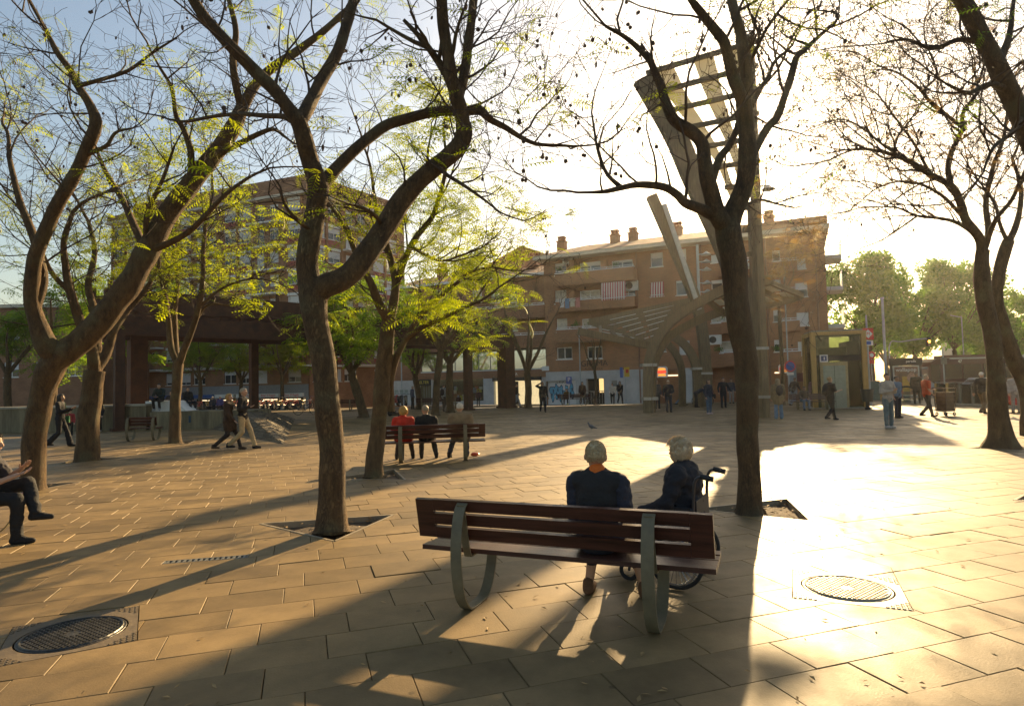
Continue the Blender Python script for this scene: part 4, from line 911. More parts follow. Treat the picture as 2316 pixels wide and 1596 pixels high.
o = MB().box((.02, 0, z), (.62, .16, .66)).build('sign_box', M_RED, rt)
MB().add([(.02, -.085, z + .26), (.27, -.085, z), (.02, -.085, z - .26), (-.23, -.085, z)], [(0, 3, 2, 1)]).build('diamond', M_WHITE, o); text('letter', 'M', .26, M_RED, o, (.02, -.09, z))
o = MB().box((.02, 0, z - .52), (.56, .12, .28)).build('lower_plate', M_WHITE, rt); MB().box((.02, -.062, z - .52), (.3, .01, .2)).build('pictogram', M_BLUE, o)
rt = pole_thing('no_entry_sign', 1975, 900, 3.3, .035, 'small red round sign below the metro sign', 'sign'); z = z_at(rt, 1975, 803); disc(rt, 0, z, -.05, .3, M_RED); disc(rt, 0, z, -.085, .15, M_WHITE, 'sign_center', .01); MB().box((0, -.04, z - .5), (.45, .04, .3)).build('plate', M_RED, rt)
rt = pole_thing('no_parking_sign', 1786, 912, 8.6, .05, 'round blue and red no parking sign on a tall pole before the brick block', 'sign'); z = z_at(rt, 1789, 828); disc(rt, .1, z, -.06, .38, M_RED); disc(rt, .1, z, -.1, .29, M_BLUE, 'sign_center', .01); MB().beam((-.1, -.115, z + .2), (.3, -.115, z - .2), .012, .07, up=(0, 1, 0)).build('slash', M_RED, rt); MB().box((.1, -.06, z - .5), (.45, .03, .16)).build('plate', M_WHITE, rt)
rt = pole_thing('parking_sign', 1288, 917, 2.2, .03, 'blue parking sign with white P in front of the graffiti shutter', 'sign'); z = z_at(rt, 1287, 860); o = MB().box((0, -.05, z), (.42, .04, .55)).build('plate', M_BLUE, rt); text('letter', 'P', .42, M_WHITE, o, (0, -.075, z + .04))
rt = pole_thing('bus_stop_sign', 1416, 912, 2.7, .035, 'blue and yellow stop sign on a post by the grey ground floor', 'sign'); z = z_at(rt, 1414, 842); MB().box((-.3, -.05, z), (.22, .06, .8)).build('plate', M_BLUE, rt); MB().box((.12, -.06, z + .03), (.4, .06, .75)).build('plate', mat('sign_yellow', (.65, .42, .03), rough=.45), rt); MB().box((.14, -.095, z + .1), (.22, .01, .28)).build('pictogram', M_RED, rt)
rt = pole_thing('street_lamp_pole', 1314, 912, 6.0, .055, 'thin grey pole rising in front of the grey ground floor wall', 'pole'); MB().beam((0, 0, 5.9), (.7, 0, 6.05), .06, .06).build('lamp_arm', M_POLE, rt)
rt = pole_thing('thin_pole', 909, 915, 5.2, .06, 'thin grey pole between the shop wing and the bench of three', 'pole'); MB().lathe([(.04, 5.2), (.16, 5.1), (.16, 5.02), (.03, 5.0)], (0, 0, 0), 10).build('cap', M_POLE, rt)
rt = pole_thing('tall_light_pole', 2007, 905, 7.0, .10, 'tall slim grey lighting pole near the advertising panel', 'pole'); MB().cyl((0, 0, 7.0), (0, 0, 7.12), .12).build('cap', M_POLE, rt)
rt = pole_thing('traffic_light', 2016, 890, 4.4, .07, 'curved arm traffic light with amber lamp over the road', 'traffic light'); b = MB(); zz = z_at(rt, 2060, 772)
b.tube([tuple(x) for x in spline([(0, 0, 4.3), (.3, 0, 4.9), (1.1, 0, zz), (2.6, 0, zz + .18), (3.6, 0, zz + .25)], 6)], .05, 8); b.build('arm', M_POLE, rt, True); o = MB().box((3.7, 0, zz - .05), (.3, .28, .85)).build('signal_box', M_BLACK, rt); disc(o, 3.7, zz - .05, -.15, .11, mat('amber_lamp', (.9, .4, .02), rough=.3, emit=((1, .45, .05), 5)), 'amber_lens', .03)
rt = pole_thing('far_lamp_pole', 2184, 880, 8.0, .07, 'thin far lamp pole in front of the street trees at right', 'pole'); MB().beam((0, 0, 7.95), (-1.2, 0, 8.2), .06, .06).build('lamp_arm', M_POLE, rt)
rt = pole_thing('railing_pole', 2138, 898, 3.6, .05, 'thin pole standing before the dark bus', 'pole'); MB().box((0, -.06, 2.7), (.45, .04, .5)).build('plate', mat('dim_plate', (.2, .17, .14)), rt)
# street lamp behind the right tree
rt = pole_thing('plaza_street_lamp', 1714, 932, 8.3, .13, 'pale plaza street lamp rising directly behind the right tree trunk', 'street lamp'); z = z_at(rt, 1705, 603)
for sx, zz in ((-.35, z), (-.25, z - 1.0), (-.25, z - 2.0)):
    o = MB().tube([(0, 0, zz + .3), (sx * .6, -.1, zz + .35), (sx, -.15, zz + .15)], .05, 8).build('lamp_arm', M_POLE, rt, True); MB().lathe([(.08, .2), (.22, .1), (.3, -.05), (.24, -.12), (0, -.12)], (sx, -.15, zz), 14).build('lamp_head', M_BAND, o, True)
# floodlight column
rt = pole_thing('floodlight_column', 1590, 912, 11.5, .12, 'floodlight column with round metal reflectors before the brick facade', 'street lamp')
for py in (575, 592, 610, 640, 660):
    z = z_at(rt, 1590, py); o = MB().beam((0, 0, z), (.55, -.1, z), .06, .06).build('bracket', M_POLE, rt); MB().lathe([(.06, .18), (.12, .12), (.36, -.05), (.34, -.08), (0, -.08)], (.6, -.1, z), 16).build('reflector', M_BAND, o, True)
# information board, advertising panel, cabinet, bin
p = G(1964, 912); rt = empty('map_board', (p.x + .2, p.y + 2.5, 0), R(-10)); MB().bx(-.95, -.87, -.04, .04, 0, 2.4).build('post', M_POLE, rt); MB().bx(.87, .95, -.04, .04, 0, 2.4).build('post', M_POLE, rt)
o = MB().bx(-.86, .86, -.04, .04, .75, 2.3).build('board', mat('map_blue', (.12, .22, .30), rough=.3, var=.5, scale=4), rt); rr = random.Random(8)
for i in range(14): x = rr.uniform(-.75, .5); z = rr.uniform(.85, 2.0); MB().bx(x, x + rr.uniform(.1, .3), -.05, -.041, z, z + rr.uniform(.06, .25)).build('map_patch', mat('mp%d' % (i % 4), [(.4, .42, .4), (.4, .15, .08), (.15, .3, .3), (.45, .4, .2)][i % 4]), o)
tag(rt, 'blue metro map board behind the litter bin', 'board')
p = G(2052, 905); rt = empty('advertising_panel', (p.x, p.y, 0), R(-22)); MB().bx(-.95, .95, -.16, .16, 2.35, 2.85).build('header', M_BLACK, rt); text('header_text', 'parada', .22, M_SIGNW, rt, (.3, -.17, 2.62)); MB().bx(-.9, -.78, -.12, .12, 0, 2.35).build('post', M_BLACK, rt); MB().bx(.78, .9, -.12, .12, 0, 2.35).build('post', M_BLACK, rt)
o = MB().bx(-.77, .77, -.1, .1, .3, 2.34).build('poster_case', M_BAND, rt); q = MB().bx(-.68, .68, -.112, -.101, .38, 2.26).build('poster', mat('poster_brown', (.22, .10, .05), rough=.3, var=.6, scale=3), o)
text('poster_text', 'wallapop', .34, M_SIGNW, o, (0, -.12, 2.06)); MB().bx(-.62, -.2, -.118, -.113, .5, 1.2).build('poster_block', mat('pb1', (.45, .06, .04), rough=.4), o); MB().bx(-.25, .2, -.121, -.119, .6, 1.6).build('poster_block', mat('pb2', (.6, .32, .04), rough=.4), o)
hd = MB(); hd.add([(.3 + .27 * math.cos(a * .5), -.123, 1.5 + .36 * math.sin(a * .5)) for a in range(13)], [tuple(range(12, -1, -1))]); hd.build('poster_shape', mat('pb3', (.55, .28, .18), rough=.4, var=.5, scale=8), o)
tag(rt, 'backlit street advertising panel reading wallapop in front of the road', 'advertising panel')
p = G(1995, 905); rt = empty('utility_cabinet', (p.x, p.y + 1, 0), R(-10)); MB().bx(-.35, .35, -.2, .2, 0, 1.3).build('body', mat('cabinet_green', (.13, .19, .16), rough=.5), rt); MB().bx(-.38, .38, -.23, .23, 1.3, 1.36).build('top', M_STEEL, rt); MB().bx(.42, .56, -.1, .1, 0, 1.25).build('bollard', M_OCH, rt); tag(rt, 'grey green utility cabinet with ochre post beside the lift', 'cabinet')
p = G(1963, 926); rt = empty('litter_bin', (p.x, p.y, 0)); MB().lathe([(.13, 0), (.13, .1), (.09, .14), (.09, .45)], k=12).build('pedestal', M_BLACK, rt, True); MB().lathe([(.24, .4), (.30, .95), (.31, 1.02), (.28, 1.02), (.22, .45)], k=18).build('basket', mat('bin_dark', (.035, .045, .04), rough=.5), rt, True); MB().torus((0, 0, 1.02), .30, .02, 'Z', 20, 6).build('rim', M_BLACK, rt, True); tag(rt, 'dark round litter bin on a pedestal near the lift', 'litter bin')
# ---- glass balustrade of the metro stairs
a = G(2118, 913); b_ = G(2300, 922); rt = empty('glass_balustrade', (a.x, a.y, 0)); dv = b_ - a; n = 6; M_CLR = glassmat('pale_glass', (.78, .86, .82))
for i in range(n + 1):
    q = dv * (i / n); MB().box((q.x, q.y, .6), (.09, .09, 1.2)).build('post', M_OCH if i in (0, 1) else M_STEEL, rt)
    if i < n: MB().beam(q + dv * (.012) + Vector((0, 0, .62)), q + dv * (1 / n - .012) + Vector((0, 0, .62)), .02, 1.05).build('glass_pane', M_CLR, rt)
MB().beam((0, 0, 1.23), dv + Vector((0, 0, 1.23)), .06, .05).build('handrail', M_BAND, rt); MB().beam((0, 0, .04), dv + Vector((0, 0, .04)), .25, .08).build('kerb', M_CONC, rt)
tag(rt, 'glass balustrade around the metro stairs on the right', 'balustrade')
p = G(2040, 912); rt = empty('escalator_handrail', (p.x, p.y, 0)); MB().tube([tuple(x) for x in spline([(-.2, .2, .9), (.2, 0, 1.0), (.55, -.15, .95), (.7, -.2, .75), (.62, -.2, .45), (.6, -.2, 0)], 5)], .06, 8).build('handrail', M_BLACK, rt, True); MB().bx(-.25, .55, .02, .07, .05, .9).build('side_glass', M_CLR, rt); MB().bx(.35, .9, -.35, .1, 0, .2).build('base', M_BAND, rt); tag(rt, 'black rounded escalator handrail end by the advertising panel', 'handrail')
# ---- bus
p = AT(2102, 880, 60); rt = empty('bus', (p.x, p.y, -.1), R(4)); M_BUS = mat('bus_maroon', (.10, .028, .02), rough=.3, var=.2, scale=1.5); L_, Hb, Wb = 12.0, 3.35, 2.5
prof = [(.0, .35), (-.12, 1.2), (.0, 2.3), (.35, 3.0), (.9, 3.3), (2.2, Hb), (L_ - .3, Hb), (L_, 3.0), (L_, .35)]
b = MB(); n = len(prof); b.add([(x, 0, z) for x, z in prof] + [(x, Wb, z) for x, z in prof], [tuple(range(n))[::-1][::-1], tuple(range(2 * n - 1, n - 1, -1))] + [(i, n + i, n + (i + 1) % n, (i + 1) % n) for i in range(n)]); b.build('body', M_BUS, rt)
for i in range(5): x0 = 1.5 + i * 2.05; MB().bx(x0, x0 + 1.85, -.03, -.003, 1.35, 2.75).build('window', mat('bus_glass', (.03, .02, .018), rough=.08, spec=.8), rt)
MB().bx(.25, 1.15, -.03, -.003, .45, 2.75).build('door', MATS['bus_glass'], rt); MB().add([(-.14, .1, 1.25), (-.14, Wb - .1, 1.25), (.06, Wb - .1, 2.55), (.06, .1, 2.55)], [(0, 3, 2, 1)]).build('windscreen', MATS['bus_glass'], rt)
MB().bx(2.4, 6.5, .2, Wb - .2, Hb, Hb + .28).build('roof_unit', M_BUS, rt); MB().bx(2.2, L_ - .3, -.02, .35, Hb - .12, Hb + .03).build('roof_edge', M_BAND, rt)
for x in (2.3, 9.2):
    for y in (.0, Wb - .28):
        wv = MB().cyl((x, y - .02, .5), (x, y + .28, .5), .5, k=20).build('wheel', M_BLACK, rt, True); MB().cyl((x, y - .04, .5), (x, y - .021, .5), .25, k=16).build('rim', M_BAND, wv)
text('side_text', '47', .4, M_SIGNW, rt, (3.2, -.05, 3.0)); MB().bx(9.6, 9.75, -.05, .0, 1.9, 2.0).build('lamp', M_RED, rt)
tag(rt, 'dark maroon city bus passing behind the glass balustrade', 'bus')
# parked scooter and car glints by the right edge
def car(name, px, py, m, label, rz):
    p = G(px, py); rt = empty(name, (p.x, p.y, -.1), rz); prof = [(0, .3), (-.05, .7), (.9, .88), (1.6, 1.42), (3.1, 1.42), (3.8, .95), (4.2, .9), (4.2, .3)]; b = MB(); n = len(prof)
    b.add([(x, 0, z) for x, z in prof] + [(x, 1.7, z) for x, z in prof], [tuple(range(n))[::-1][::-1], tuple(range(2 * n - 1, n - 1, -1))] + [(i, n + i, n + (i + 1) % n, (i + 1) % n) for i in range(n)]); b.build('body', m, rt)
    MB().add([(1.25, -.01, .95), (3.4, -.01, .95), (3.0, -.01, 1.34), (1.7, -.01, 1.34)], [(0, 1, 2, 3)]).build('window', M_PANE, rt); MB().add([(.98, .1, .96), (.98, 1.6, .96), (1.56, 1.6, 1.38), (1.56, .1, 1.38)], [(0, 3, 2, 1)]).build('windscreen', M_PANE, rt)
    for x in (.8, 3.4): wv = MB().cyl((x, -.03, .32), (x, .2, .32), .32, k=18).build('wheel', M_BLACK, rt, True); MB().cyl((x, -.045, .32), (x, -.031, .32), .18, k=12).build('rim', M_BAND, wv)
    for y in (.15, 1.25): MB().bx(-.07, 0, y, y + .3, .6, .72).build('headlight', M_WHITE, rt)
    tag(rt, label, 'car')
car('parked_car', 2190, 887, mat('car_white', (.6, .6, .58), rough=.2), 'white car half hidden behind the old man in dark jacket', R(5))
car('parked_car', 2002, 893, mat('car_silver', (.4, .4, .4), rough=.2), 'silver car glimpsed behind the metro map board', R(-25))
# ================================================================== trees
M_BARK = barkmat('bark', (.20, .118, .048), (.075, .044, .019), (.16, .125, .06)); M_BARKD = barkmat('bark_dark', (.165, .102, .046), (.065, .041, .02), (.13, .105, .055)); M_BARKL = barkmat('bark_light', (.22, .135, .062), (.085, .054, .026), (.19, .15, .07))
M_TWIG = mat('twig', (.075, .048, .03), rough=.85, var=.3, scale=4)
M_LEAF = leafmat('leaf_yellow_green', (.20, .30, .012), (.50, .54, .02), .62)
M_LEAFG = leafmat('leaf_green', (.11, .24, .016), (.30, .42, .025), .58)
M_LEAFO = leafmat('leaf_dry', (.30, .15, .03), (.46, .28, .06), .5)
M_LEAFD = leafmat('leaf_street', (.075, .21, .028), (.22, .38, .045), .5)
M_POD = mat('seed_pod', (.085, .045, .025), rough=.8, var=.4, scale=9)
def frond_template(n=8, L=.36, w_=.020, pl=.085):
    V = []; F = []
    for i in range(n):
        t = (i + .6) / n; x = L * t; z = -.16 * L * t * t * 2.0; l = pl * math.sin(math.pi * (.12 + .8 * t)) ** .7
        for s in (-1, 1):
            k = len(V); V += [(x, 0, z), (x + l * .25, s * l * .5 - w_ * .0, z - .006), (x + l * .42, s * l, z - l * .25), (x + l * .25 + w_, s * l * .5, z - .004)]
            F.append((k, k + 1, k + 2, k + 3) if s > 0 else (k + 3, k + 2, k + 1, k))
    k = len(V); V += [(0, -.003, 0), (L, -.002, -.32 * L), (L, .002, -.32 * L), (0, .003, 0)]; F.append((k, k + 1, k + 2, k + 3))
    return np.array(V), np.array(F)
FV, FF = frond_template(); FV2, FF2 = frond_template(4, .34, .05, .13)
LV = np.array([(0, 0, 0), (.5, -.28, -.03), (1, 0, -.12), (.5, .28, -.03)]); LF = np.array([(0, 1, 2, 3)])
class Tree:
    def __init__(s, name, label, base, seed, group=None, bark=M_BARK, leaf=M_LEAF, cat='tree'):
        s.base = Vector(base); s.rng = random.Random(seed); s.tr = MB(); s.tw = MB(); s.pods = MB(); s.fr = []; s.lf = []; s.n = 0
        s.root = tag(empty(name, s.base), label, cat, group); s.bark = bark; s.leaf = leaf; s.density = 1.0; s.podp = .25; s.leafp = .4; s.maxn = 3000; s.fs = 1.0; s.leafstyle = 'frond'; s.leafz = None; s.off = seed * 3.7; s.thr = .0; s.upb = .12; s.tk = 1.0
    def limb(s, pts, radii, k=10, n=5, wig=.012):
        P = spline([(*p, r) for p, r in zip(pts, radii)], n); out = []
        for i, q in enumerate(P):
            r = q[3]; a = Vector(q[:3]) + Vector((noise.noise(Vector((q[2] * 1.7, s.off, 1))), noise.noise(Vector((q[2] * 1.7, s.off, 7))), 0)) * min(.03, r * .25) * (1 if i else 0)
            out.append(a); P[i][3] = r * (1 + .10 * noise.noise(a * 3.1 + Vector((s.off, 0, 0))))
        s.tr.tube([a - s.base for a in out], [float(q[3]) for q in P], k)
        return out, [float(q[3]) for q in P]
    def twig(s, p, d, L, r, lev):
        if s.n > s.maxn: return
        s.n += 1; rg = s.rng; n = max(3, int(L / (.16 if L < 1.5 else .22))); st = L / n; pts = [Vector(p)]; d = d.normalized(); rad = [r]
        curl = Vector((rg.gauss(0, 1), rg.gauss(0, 1), rg.gauss(0, .6))) * .16
        for i in range(n):
            d = (d + Vector((rg.gauss(0, .17), rg.gauss(0, .17), rg.gauss(0, .14) + s.upb * (.8 if lev < 2 else -.3))) + curl * .5).normalized()
            pts.append(pts[-1] + d * st); rad.append(max(.0033, r * (1 - .75 * (i + 1) / n)))
        k = 6 if r > .03 else (4 if r > .009 else 3)
        (s.tr if r > .03 else s.tw).tube([q - s.base for q in pts], [x_ * s.tk for x_ in rad] if r < .05 else rad, k, caps=False)
        if lev < 3 and L > .3:
            m = int(L * (2.6 if lev < 2 else 2.2) * s.density) + 1
            for _ in range(m):
                t = rg.uniform(.2, 1); i = min(n - 1, int(t * n)); dd = (pts[i + 1] - pts[i]).normalized(); ax = dd.orthogonal().normalized(); ax = Quaternion(dd, rg.uniform(0, 6.28)) @ ax
                nd = Quaternion(ax, rg.uniform(.5, 1.15)) @ dd
                s.twig(pts[i + 1], nd, L * rg.uniform(.35, .7), max(.0045, rad[i + 1] * rg.uniform(.5, .8)), lev + 1)
        mask = noise.noise(pts[-1] * .42 + Vector((s.off, 0, 0)))
        lp = s.leafp * (1 if mask > s.thr else .12)
        if s.leafz: lp *= s.leafz(pts[-1])
        if lev >= 1:
            for q in range(1 + (lev < 3)):
                if rg.random() < lp:
                    for _ in range(rg.choice((2, 3, 4)) if s.leafstyle == 'frond' else 7): s.leaf_at(pts[-1 - rg.choice((0, 0, 1))], rg)
        if rg.random() < s.podp * (.5 if lev < 2 else .35):
            e = pts[-1] - s.base
            for _ in range(rg.choice((1, 1, 2))):
                e2 = e + Vector((rg.uniform(-.05, .05), rg.uniform(-.05, .05), -rg.uniform(.03, .12))); s.pods.ell(e2, (.027, .012, .029), 6, 4, Matrix.Rotation(rg.uniform(0, 3), 3, 'Z')); s.pods.tube([e, e2], .003, 3, caps=False)
    def leaf_at(s, p, rg):
        yaw = rg.uniform(0, 6.283); pit = rg.uniform(-.35, .55) if s.leafstyle == 'frond' else rg.uniform(-1.2, 1.2); rol = rg.gauss(0, .5) if s.leafstyle == 'frond' else rg.uniform(-1.5, 1.5)
        sc = rg.uniform(.55, 1.15) * s.fs; s.lf.append((p - s.base, yaw, pit, rol, sc))
    def clothe(s, limb, rad, t0=.3, t1=1.0, step=.35, L=(.7, 2.0), tr=.3, skip=()):
        rg = s.rng; acc = 0; n = len(limb)
        for i in range(1, n):
            seg = (limb[i] - limb[i - 1]).length; acc += seg; t = i / (n - 1)
            if t < t0 or t > t1: acc = min(acc, step); continue
            while acc > step:
                acc -= step * rg.uniform(.7, 1.4); dd = (limb[i] - limb[i - 1]).normalized(); ax = Quaternion(dd, rg.uniform(0, 6.28)) @ dd.orthogonal().normalized(); nd = Quaternion(ax, rg.uniform(.55, 1.3)) @ dd
                if nd.z < -.3: nd.z *= -.4
                s.twig(limb[i], nd, rg.uniform(*L), min(rad[i] * .6, rg.uniform(.55, 1) * tr * .072), 0)
        dd = (limb[-1] - limb[-2]).normalized(); s.twig(limb[-1], dd, L[1], rad[-1] * .9, 0)
    def finish(s):
        s.tr.build('trunk', s.bark, s.root, True)
        if s.tw.v: s.tw.build('twigs', M_TWIG, s.root, kind='stuff')
        if s.pods.v: s.pods.build('seed_pods', M_POD, s.root, kind='stuff')
        if s.lf:
            TV, TF = ((FV2, FF2) if s.base.y > 18 else (FV, FF)) if s.leafstyle == 'frond' else (LV * .13, LF)
            A = np.array([(*p, y, t, r, c) for p, y, t, r, c in s.lf]); m = len(A)
            cy, sy, ct, st, cr, sr = np.cos(A[:, 3]), np.sin(A[:, 3]), np.cos(A[:, 4]), np.sin(A[:, 4]), np.cos(A[:, 5]), np.sin(A[:, 5])
            Rm = np.empty((m, 3, 3)); Rm[:, 0, 0] = cy * ct; Rm[:, 0, 1] = cy * st * sr - sy * cr; Rm[:, 0, 2] = cy * st * cr + sy * sr
            Rm[:, 1, 0] = sy * ct; Rm[:, 1, 1] = sy * st * sr + cy * cr; Rm[:, 1, 2] = sy * st * cr - cy * sr; Rm[:, 2, 0] = -st; Rm[:, 2, 1] = ct * sr; Rm[:, 2, 2] = ct * cr
            V = np.einsum('mij,vj->mvi', Rm, TV) * A[:, None, 6:7] + A[:, None, :3]; F = TF[None] + (np.arange(m) * len(TV))[:, None, None]
            quads('foliage', V.reshape(-1, 3), F.reshape(-1, 4), s.leaf, s.root, 'stuff')
        return s.root
def px_limb(T, Y, pts, r0, r1=None, rad=None, **k):
    """pts: (px,py[,dY]) measured on the photograph, dY = metres nearer(-)/farther(+) than the trunk"""
    P = [AT(p[0], p[1], Y + (p[2] if len(p) > 2 else 0)) for p in pts]; n = len(P)
    rr = rad or [r0 + (r1 - r0) * i / (n - 1) for i in range(n)]
    return T.limb(P, rr, **k)
# ---------------------------------------------------------------- T1 near forked tree
B = G(750, 1199); Y = B.y; T = Tree('jacaranda_tree', 'big forked tree with curved trunk standing nearest, left of the front bench', B, 1, 'plaza trees'); T.podp = .22; T.leafp = .13; T.maxn = 6000; T.thr = .12; T.density = 1.1
T.leafz = lambda p: 2.6 if p.z < 4.3 else (1.2 if p.z < 5.2 else .3)
tr = px_limb(T, Y, [(750, 1206), (751, 1190), (753, 1150), (752, 1080), (747, 1000), (742, 900), (733, 830), (722, 770), (712, 710), (706, 668), (697, 630), (694, 590), (700, 540), (708, 490), (716, 450), (721, 422)], 0, rad=[.24, .19, .16, .15, .147, .146, .146, .146, .158, .172, .145, .136, .132, .128, .125, .12], k=14)
a = px_limb(T, Y, [(721, 428), (712, 395, -.05), (700, 360, -.1), (690, 325, -.2), (680, 292, -.25), (671, 272, -.3), (650, 245, -.35), (620, 205, -.4), (580, 165, -.5), (540, 122, -.6), (500, 80, -.7), (455, 28, -.8), (420, -30, -.9)], 0, rad=[.125, .118, .112, .108, .105, .10, .085, .08, .078, .072, .068, .062, .055]); T.clothe(*a, t0=.5, step=.3)
a = px_limb(T, Y, [(673, 280, -.3), (688, 255, -.2), (706, 222, 0), (730, 180, .2), (758, 130, .4), (783, 62, .6), (800, 0, .8)], .085, .065); T.clothe(*a, t0=.25)
a = px_limb(T, Y, [(668, 278, -.3), (640, 264, -.1), (600, 262, .2), (540, 258, .5), (480, 264, .8), (420, 275, 1.0), (382, 270, 1.1)], .04, .015); T.clothe(*a, t0=.2, step=.3, L=(.5, 1.3))
a = px_limb(T, Y, [(722, 425), (746, 398, .1), (772, 369, .2), (802, 339, .3), (836, 310, .45), (872, 284, .6), (912, 271, .7), (960, 258, .8), (1005, 251, .9), (1050, 252, 1.0), (1086, 250, 1.1), (1108, 270, 1.2), (1142, 288, 1.3), (1180, 312, 1.4), (1215, 326, 1.5), (1262, 329, 1.6), (1305, 331, 1.7)], 0, rad=[.09, .08, .076, .074, .072, .07, .07, .068, .068, .068, .07, .05, .042, .036, .03, .024, .018]); T.clothe(*a, t0=.3, step=.26, L=(.6, 1.7))
a = px_limb(T, Y, [(708, 668), (733, 647, .0), (770, 633, .1), (801, 609, .2), (827, 576, .3), (851, 541, .4), (876, 501, .5), (906, 456, .6), (941, 416, .65), (980, 381, .7), (1012, 355, .75), (1036, 330, .8), (1047, 304, .8), (1047, 280, .8)], 0, rad=[.15, .155, .15, .148, .146, .143, .14, .136, .13, .125, .12, .118, .115, .11], k=12); T.clothe(*a, t0=.55, t1=.97, step=.4, L=(.8, 1.6))
a2 = px_limb(T, Y, [(1047, 288, .8), (1043, 250, .75), (1034, 212, .7), (1021, 168, .65), (1010, 110, .6), (1003, 50, .5), (998, -15, .4)], .10, .075); T.clothe(*a2, t0=.2, step=.35)
a2 = px_limb(T, Y, [(1037, 225, .72), (1046, 190, .85), (1054, 140, 1.0), (1061, 90, 1.1), (1068, 30, 1.2), (1074, -20, 1.3)], .075, .06); T.clothe(*a2, t0=.2)
a2 = px_limb(T, Y, [(985, 372, .7), (1010, 395, .5), (1050, 420, .3), (1095, 452, .2), (1130, 480, .1)], .03, .012); T.clothe(*a2, t0=.1, step=.22, L=(.5, 1.1))
a2 = px_limb(T, Y, [(868, 515, .5), (850, 490, .2), (820, 470, 0), (790, 462, -.2)], .03, .014); T.clothe(*a2, t0=.2, step=.2, L=(.4, .9))
a2 = px_limb(T, Y, [(705, 520), (680, 505, -.3), (655, 480, -.5), (640, 455, -.6)], .03, .014); T.clothe(*a2, t0=.2, step=.2, L=(.4, 1.0))
T.finish()
# ---------------------------------------------------------------- T2 tree on the right, against the sun
B = G(1694, 1160); Y = B.y; T = Tree('jacaranda_tree', 'straight dark tree right of the wheelchair with crown against the sun', B, 2, 'plaza trees', bark=M_BARKD); T.podp = .24; T.leafp = .06; T.maxn = 7000; T.density = 1.2; T.tk = 1.1
tr = px_limb(T, Y, [(1696, 1168), (1695, 1150), (1694, 1100), (1693, 1000), (1690, 900), (1684, 800), (1674, 720), (1664, 650), (1656, 590), (1650, 545), (1650, 510), (1664, 478), (1678, 440), (1686, 400), (1691, 350), (1688, 290), (1682, 232)], 0, rad=[.21, .165, .143, .136, .137, .145, .152, .157, .16, .165, .15, .13, .12, .115, .112, .11, .105], k=14)
a = px_limb(T, Y, [(1683, 240), (1672, 210, -.1), (1658, 177, -.15), (1647, 135, -.2), (1638, 97, -.3), (1622, 74, -.35), (1598, 45, -.4), (1570, 10, -.5)], .085, .05); T.clothe(*a, t0=.2)
a = px_limb(T, Y, [(1683, 240), (1686, 205, .1), (1686, 171, .15), (1682, 126, .2), (1676, 82, .3), (1667, 45, .3), (1655, 0, .4)], .09, .065); T.clothe(*a, t0=.2)
a = px_limb(T, Y, [(1648, 515), (1632, 492, -.1), (1612, 440, -.15), (1600, 405, -.2), (1593, 363, -.2), (1588, 325, -.2), (1564, 298, -.25), (1525, 272, -.3), (1508, 242, -.3), (1496, 200, -.3), (1481, 165, -.3), (1469, 138, -.35), (1443, 109, -.4), (1410, 82, -.5), (1370, 60, -.6)], 0, rad=[.12, .115, .105, .095, .085, .082, .078, .074, .062, .055, .05, .044, .036, .028, .02]); T.clothe(*a, t0=.35, step=.24, L=(.6, 1.6))
a = px_limb(T, Y, [(1610, 408, -.2), (1627, 360, .0), (1648, 331, .2), (1667, 289, .4), (1675, 250, .6)], .055, .04); T.clothe(*a, t0=.4)
a = px_limb(T, Y, [(1687, 385, .0), (1712, 330, .3), (1736, 288, .5), (1758, 264, .6), (1775, 215, .7), (1790, 171, .8), (1802, 129, .9), (1820, 113, 1.0), (1850, 85, 1.1), (1890, 50, 1.3)], 0, rad=[.06, .056, .054, .052, .05, .048, .045, .038, .03, .024]); T.clothe(*a, t0=.35, step=.24)
a = px_limb(T, Y, [(1700, 240, 0), (1720, 200, .2), (1735, 178, .3), (1752, 140, .4), (1778, 117, .5)], .04, .02); T.clothe(*a, t0=.2, step=.25, L=(.5, 1.2))
a = px_limb(T, Y, [(1640, 500), (1600, 478, -.15), (1577, 468, -.25), (1552, 458, -.3), (1534, 441, -.35), (1508, 425, -.4), (1478, 419, -.5), (1440, 418, -.55), (1405, 425, -.6), (1370, 433, -.65), (1338, 435, -.7)], 0, rad=[.08, .072, .066, .06, .055, .05, .045, .04, .034, .026, .018]); T.clothe(*a, t0=.3, step=.22, L=(.5, 1.4))
a = px_limb(T, Y, [(1405, 425, -.6), (1372, 392, -.5), (1353, 342, -.4), (1345, 300, -.3), (1338, 255, -.2)], .028, .012); T.clothe(*a, t0=.1, step=.2, L=(.4, 1.1))
a = px_limb(T, Y, [(1655, 470), (1690, 462, .2), (1720, 452, .4), (1760, 462, .6), (1795, 470, .8)], .028, .010); T.clothe(*a, t0=.2, step=.3, L=(.4, .9))
T.finish()
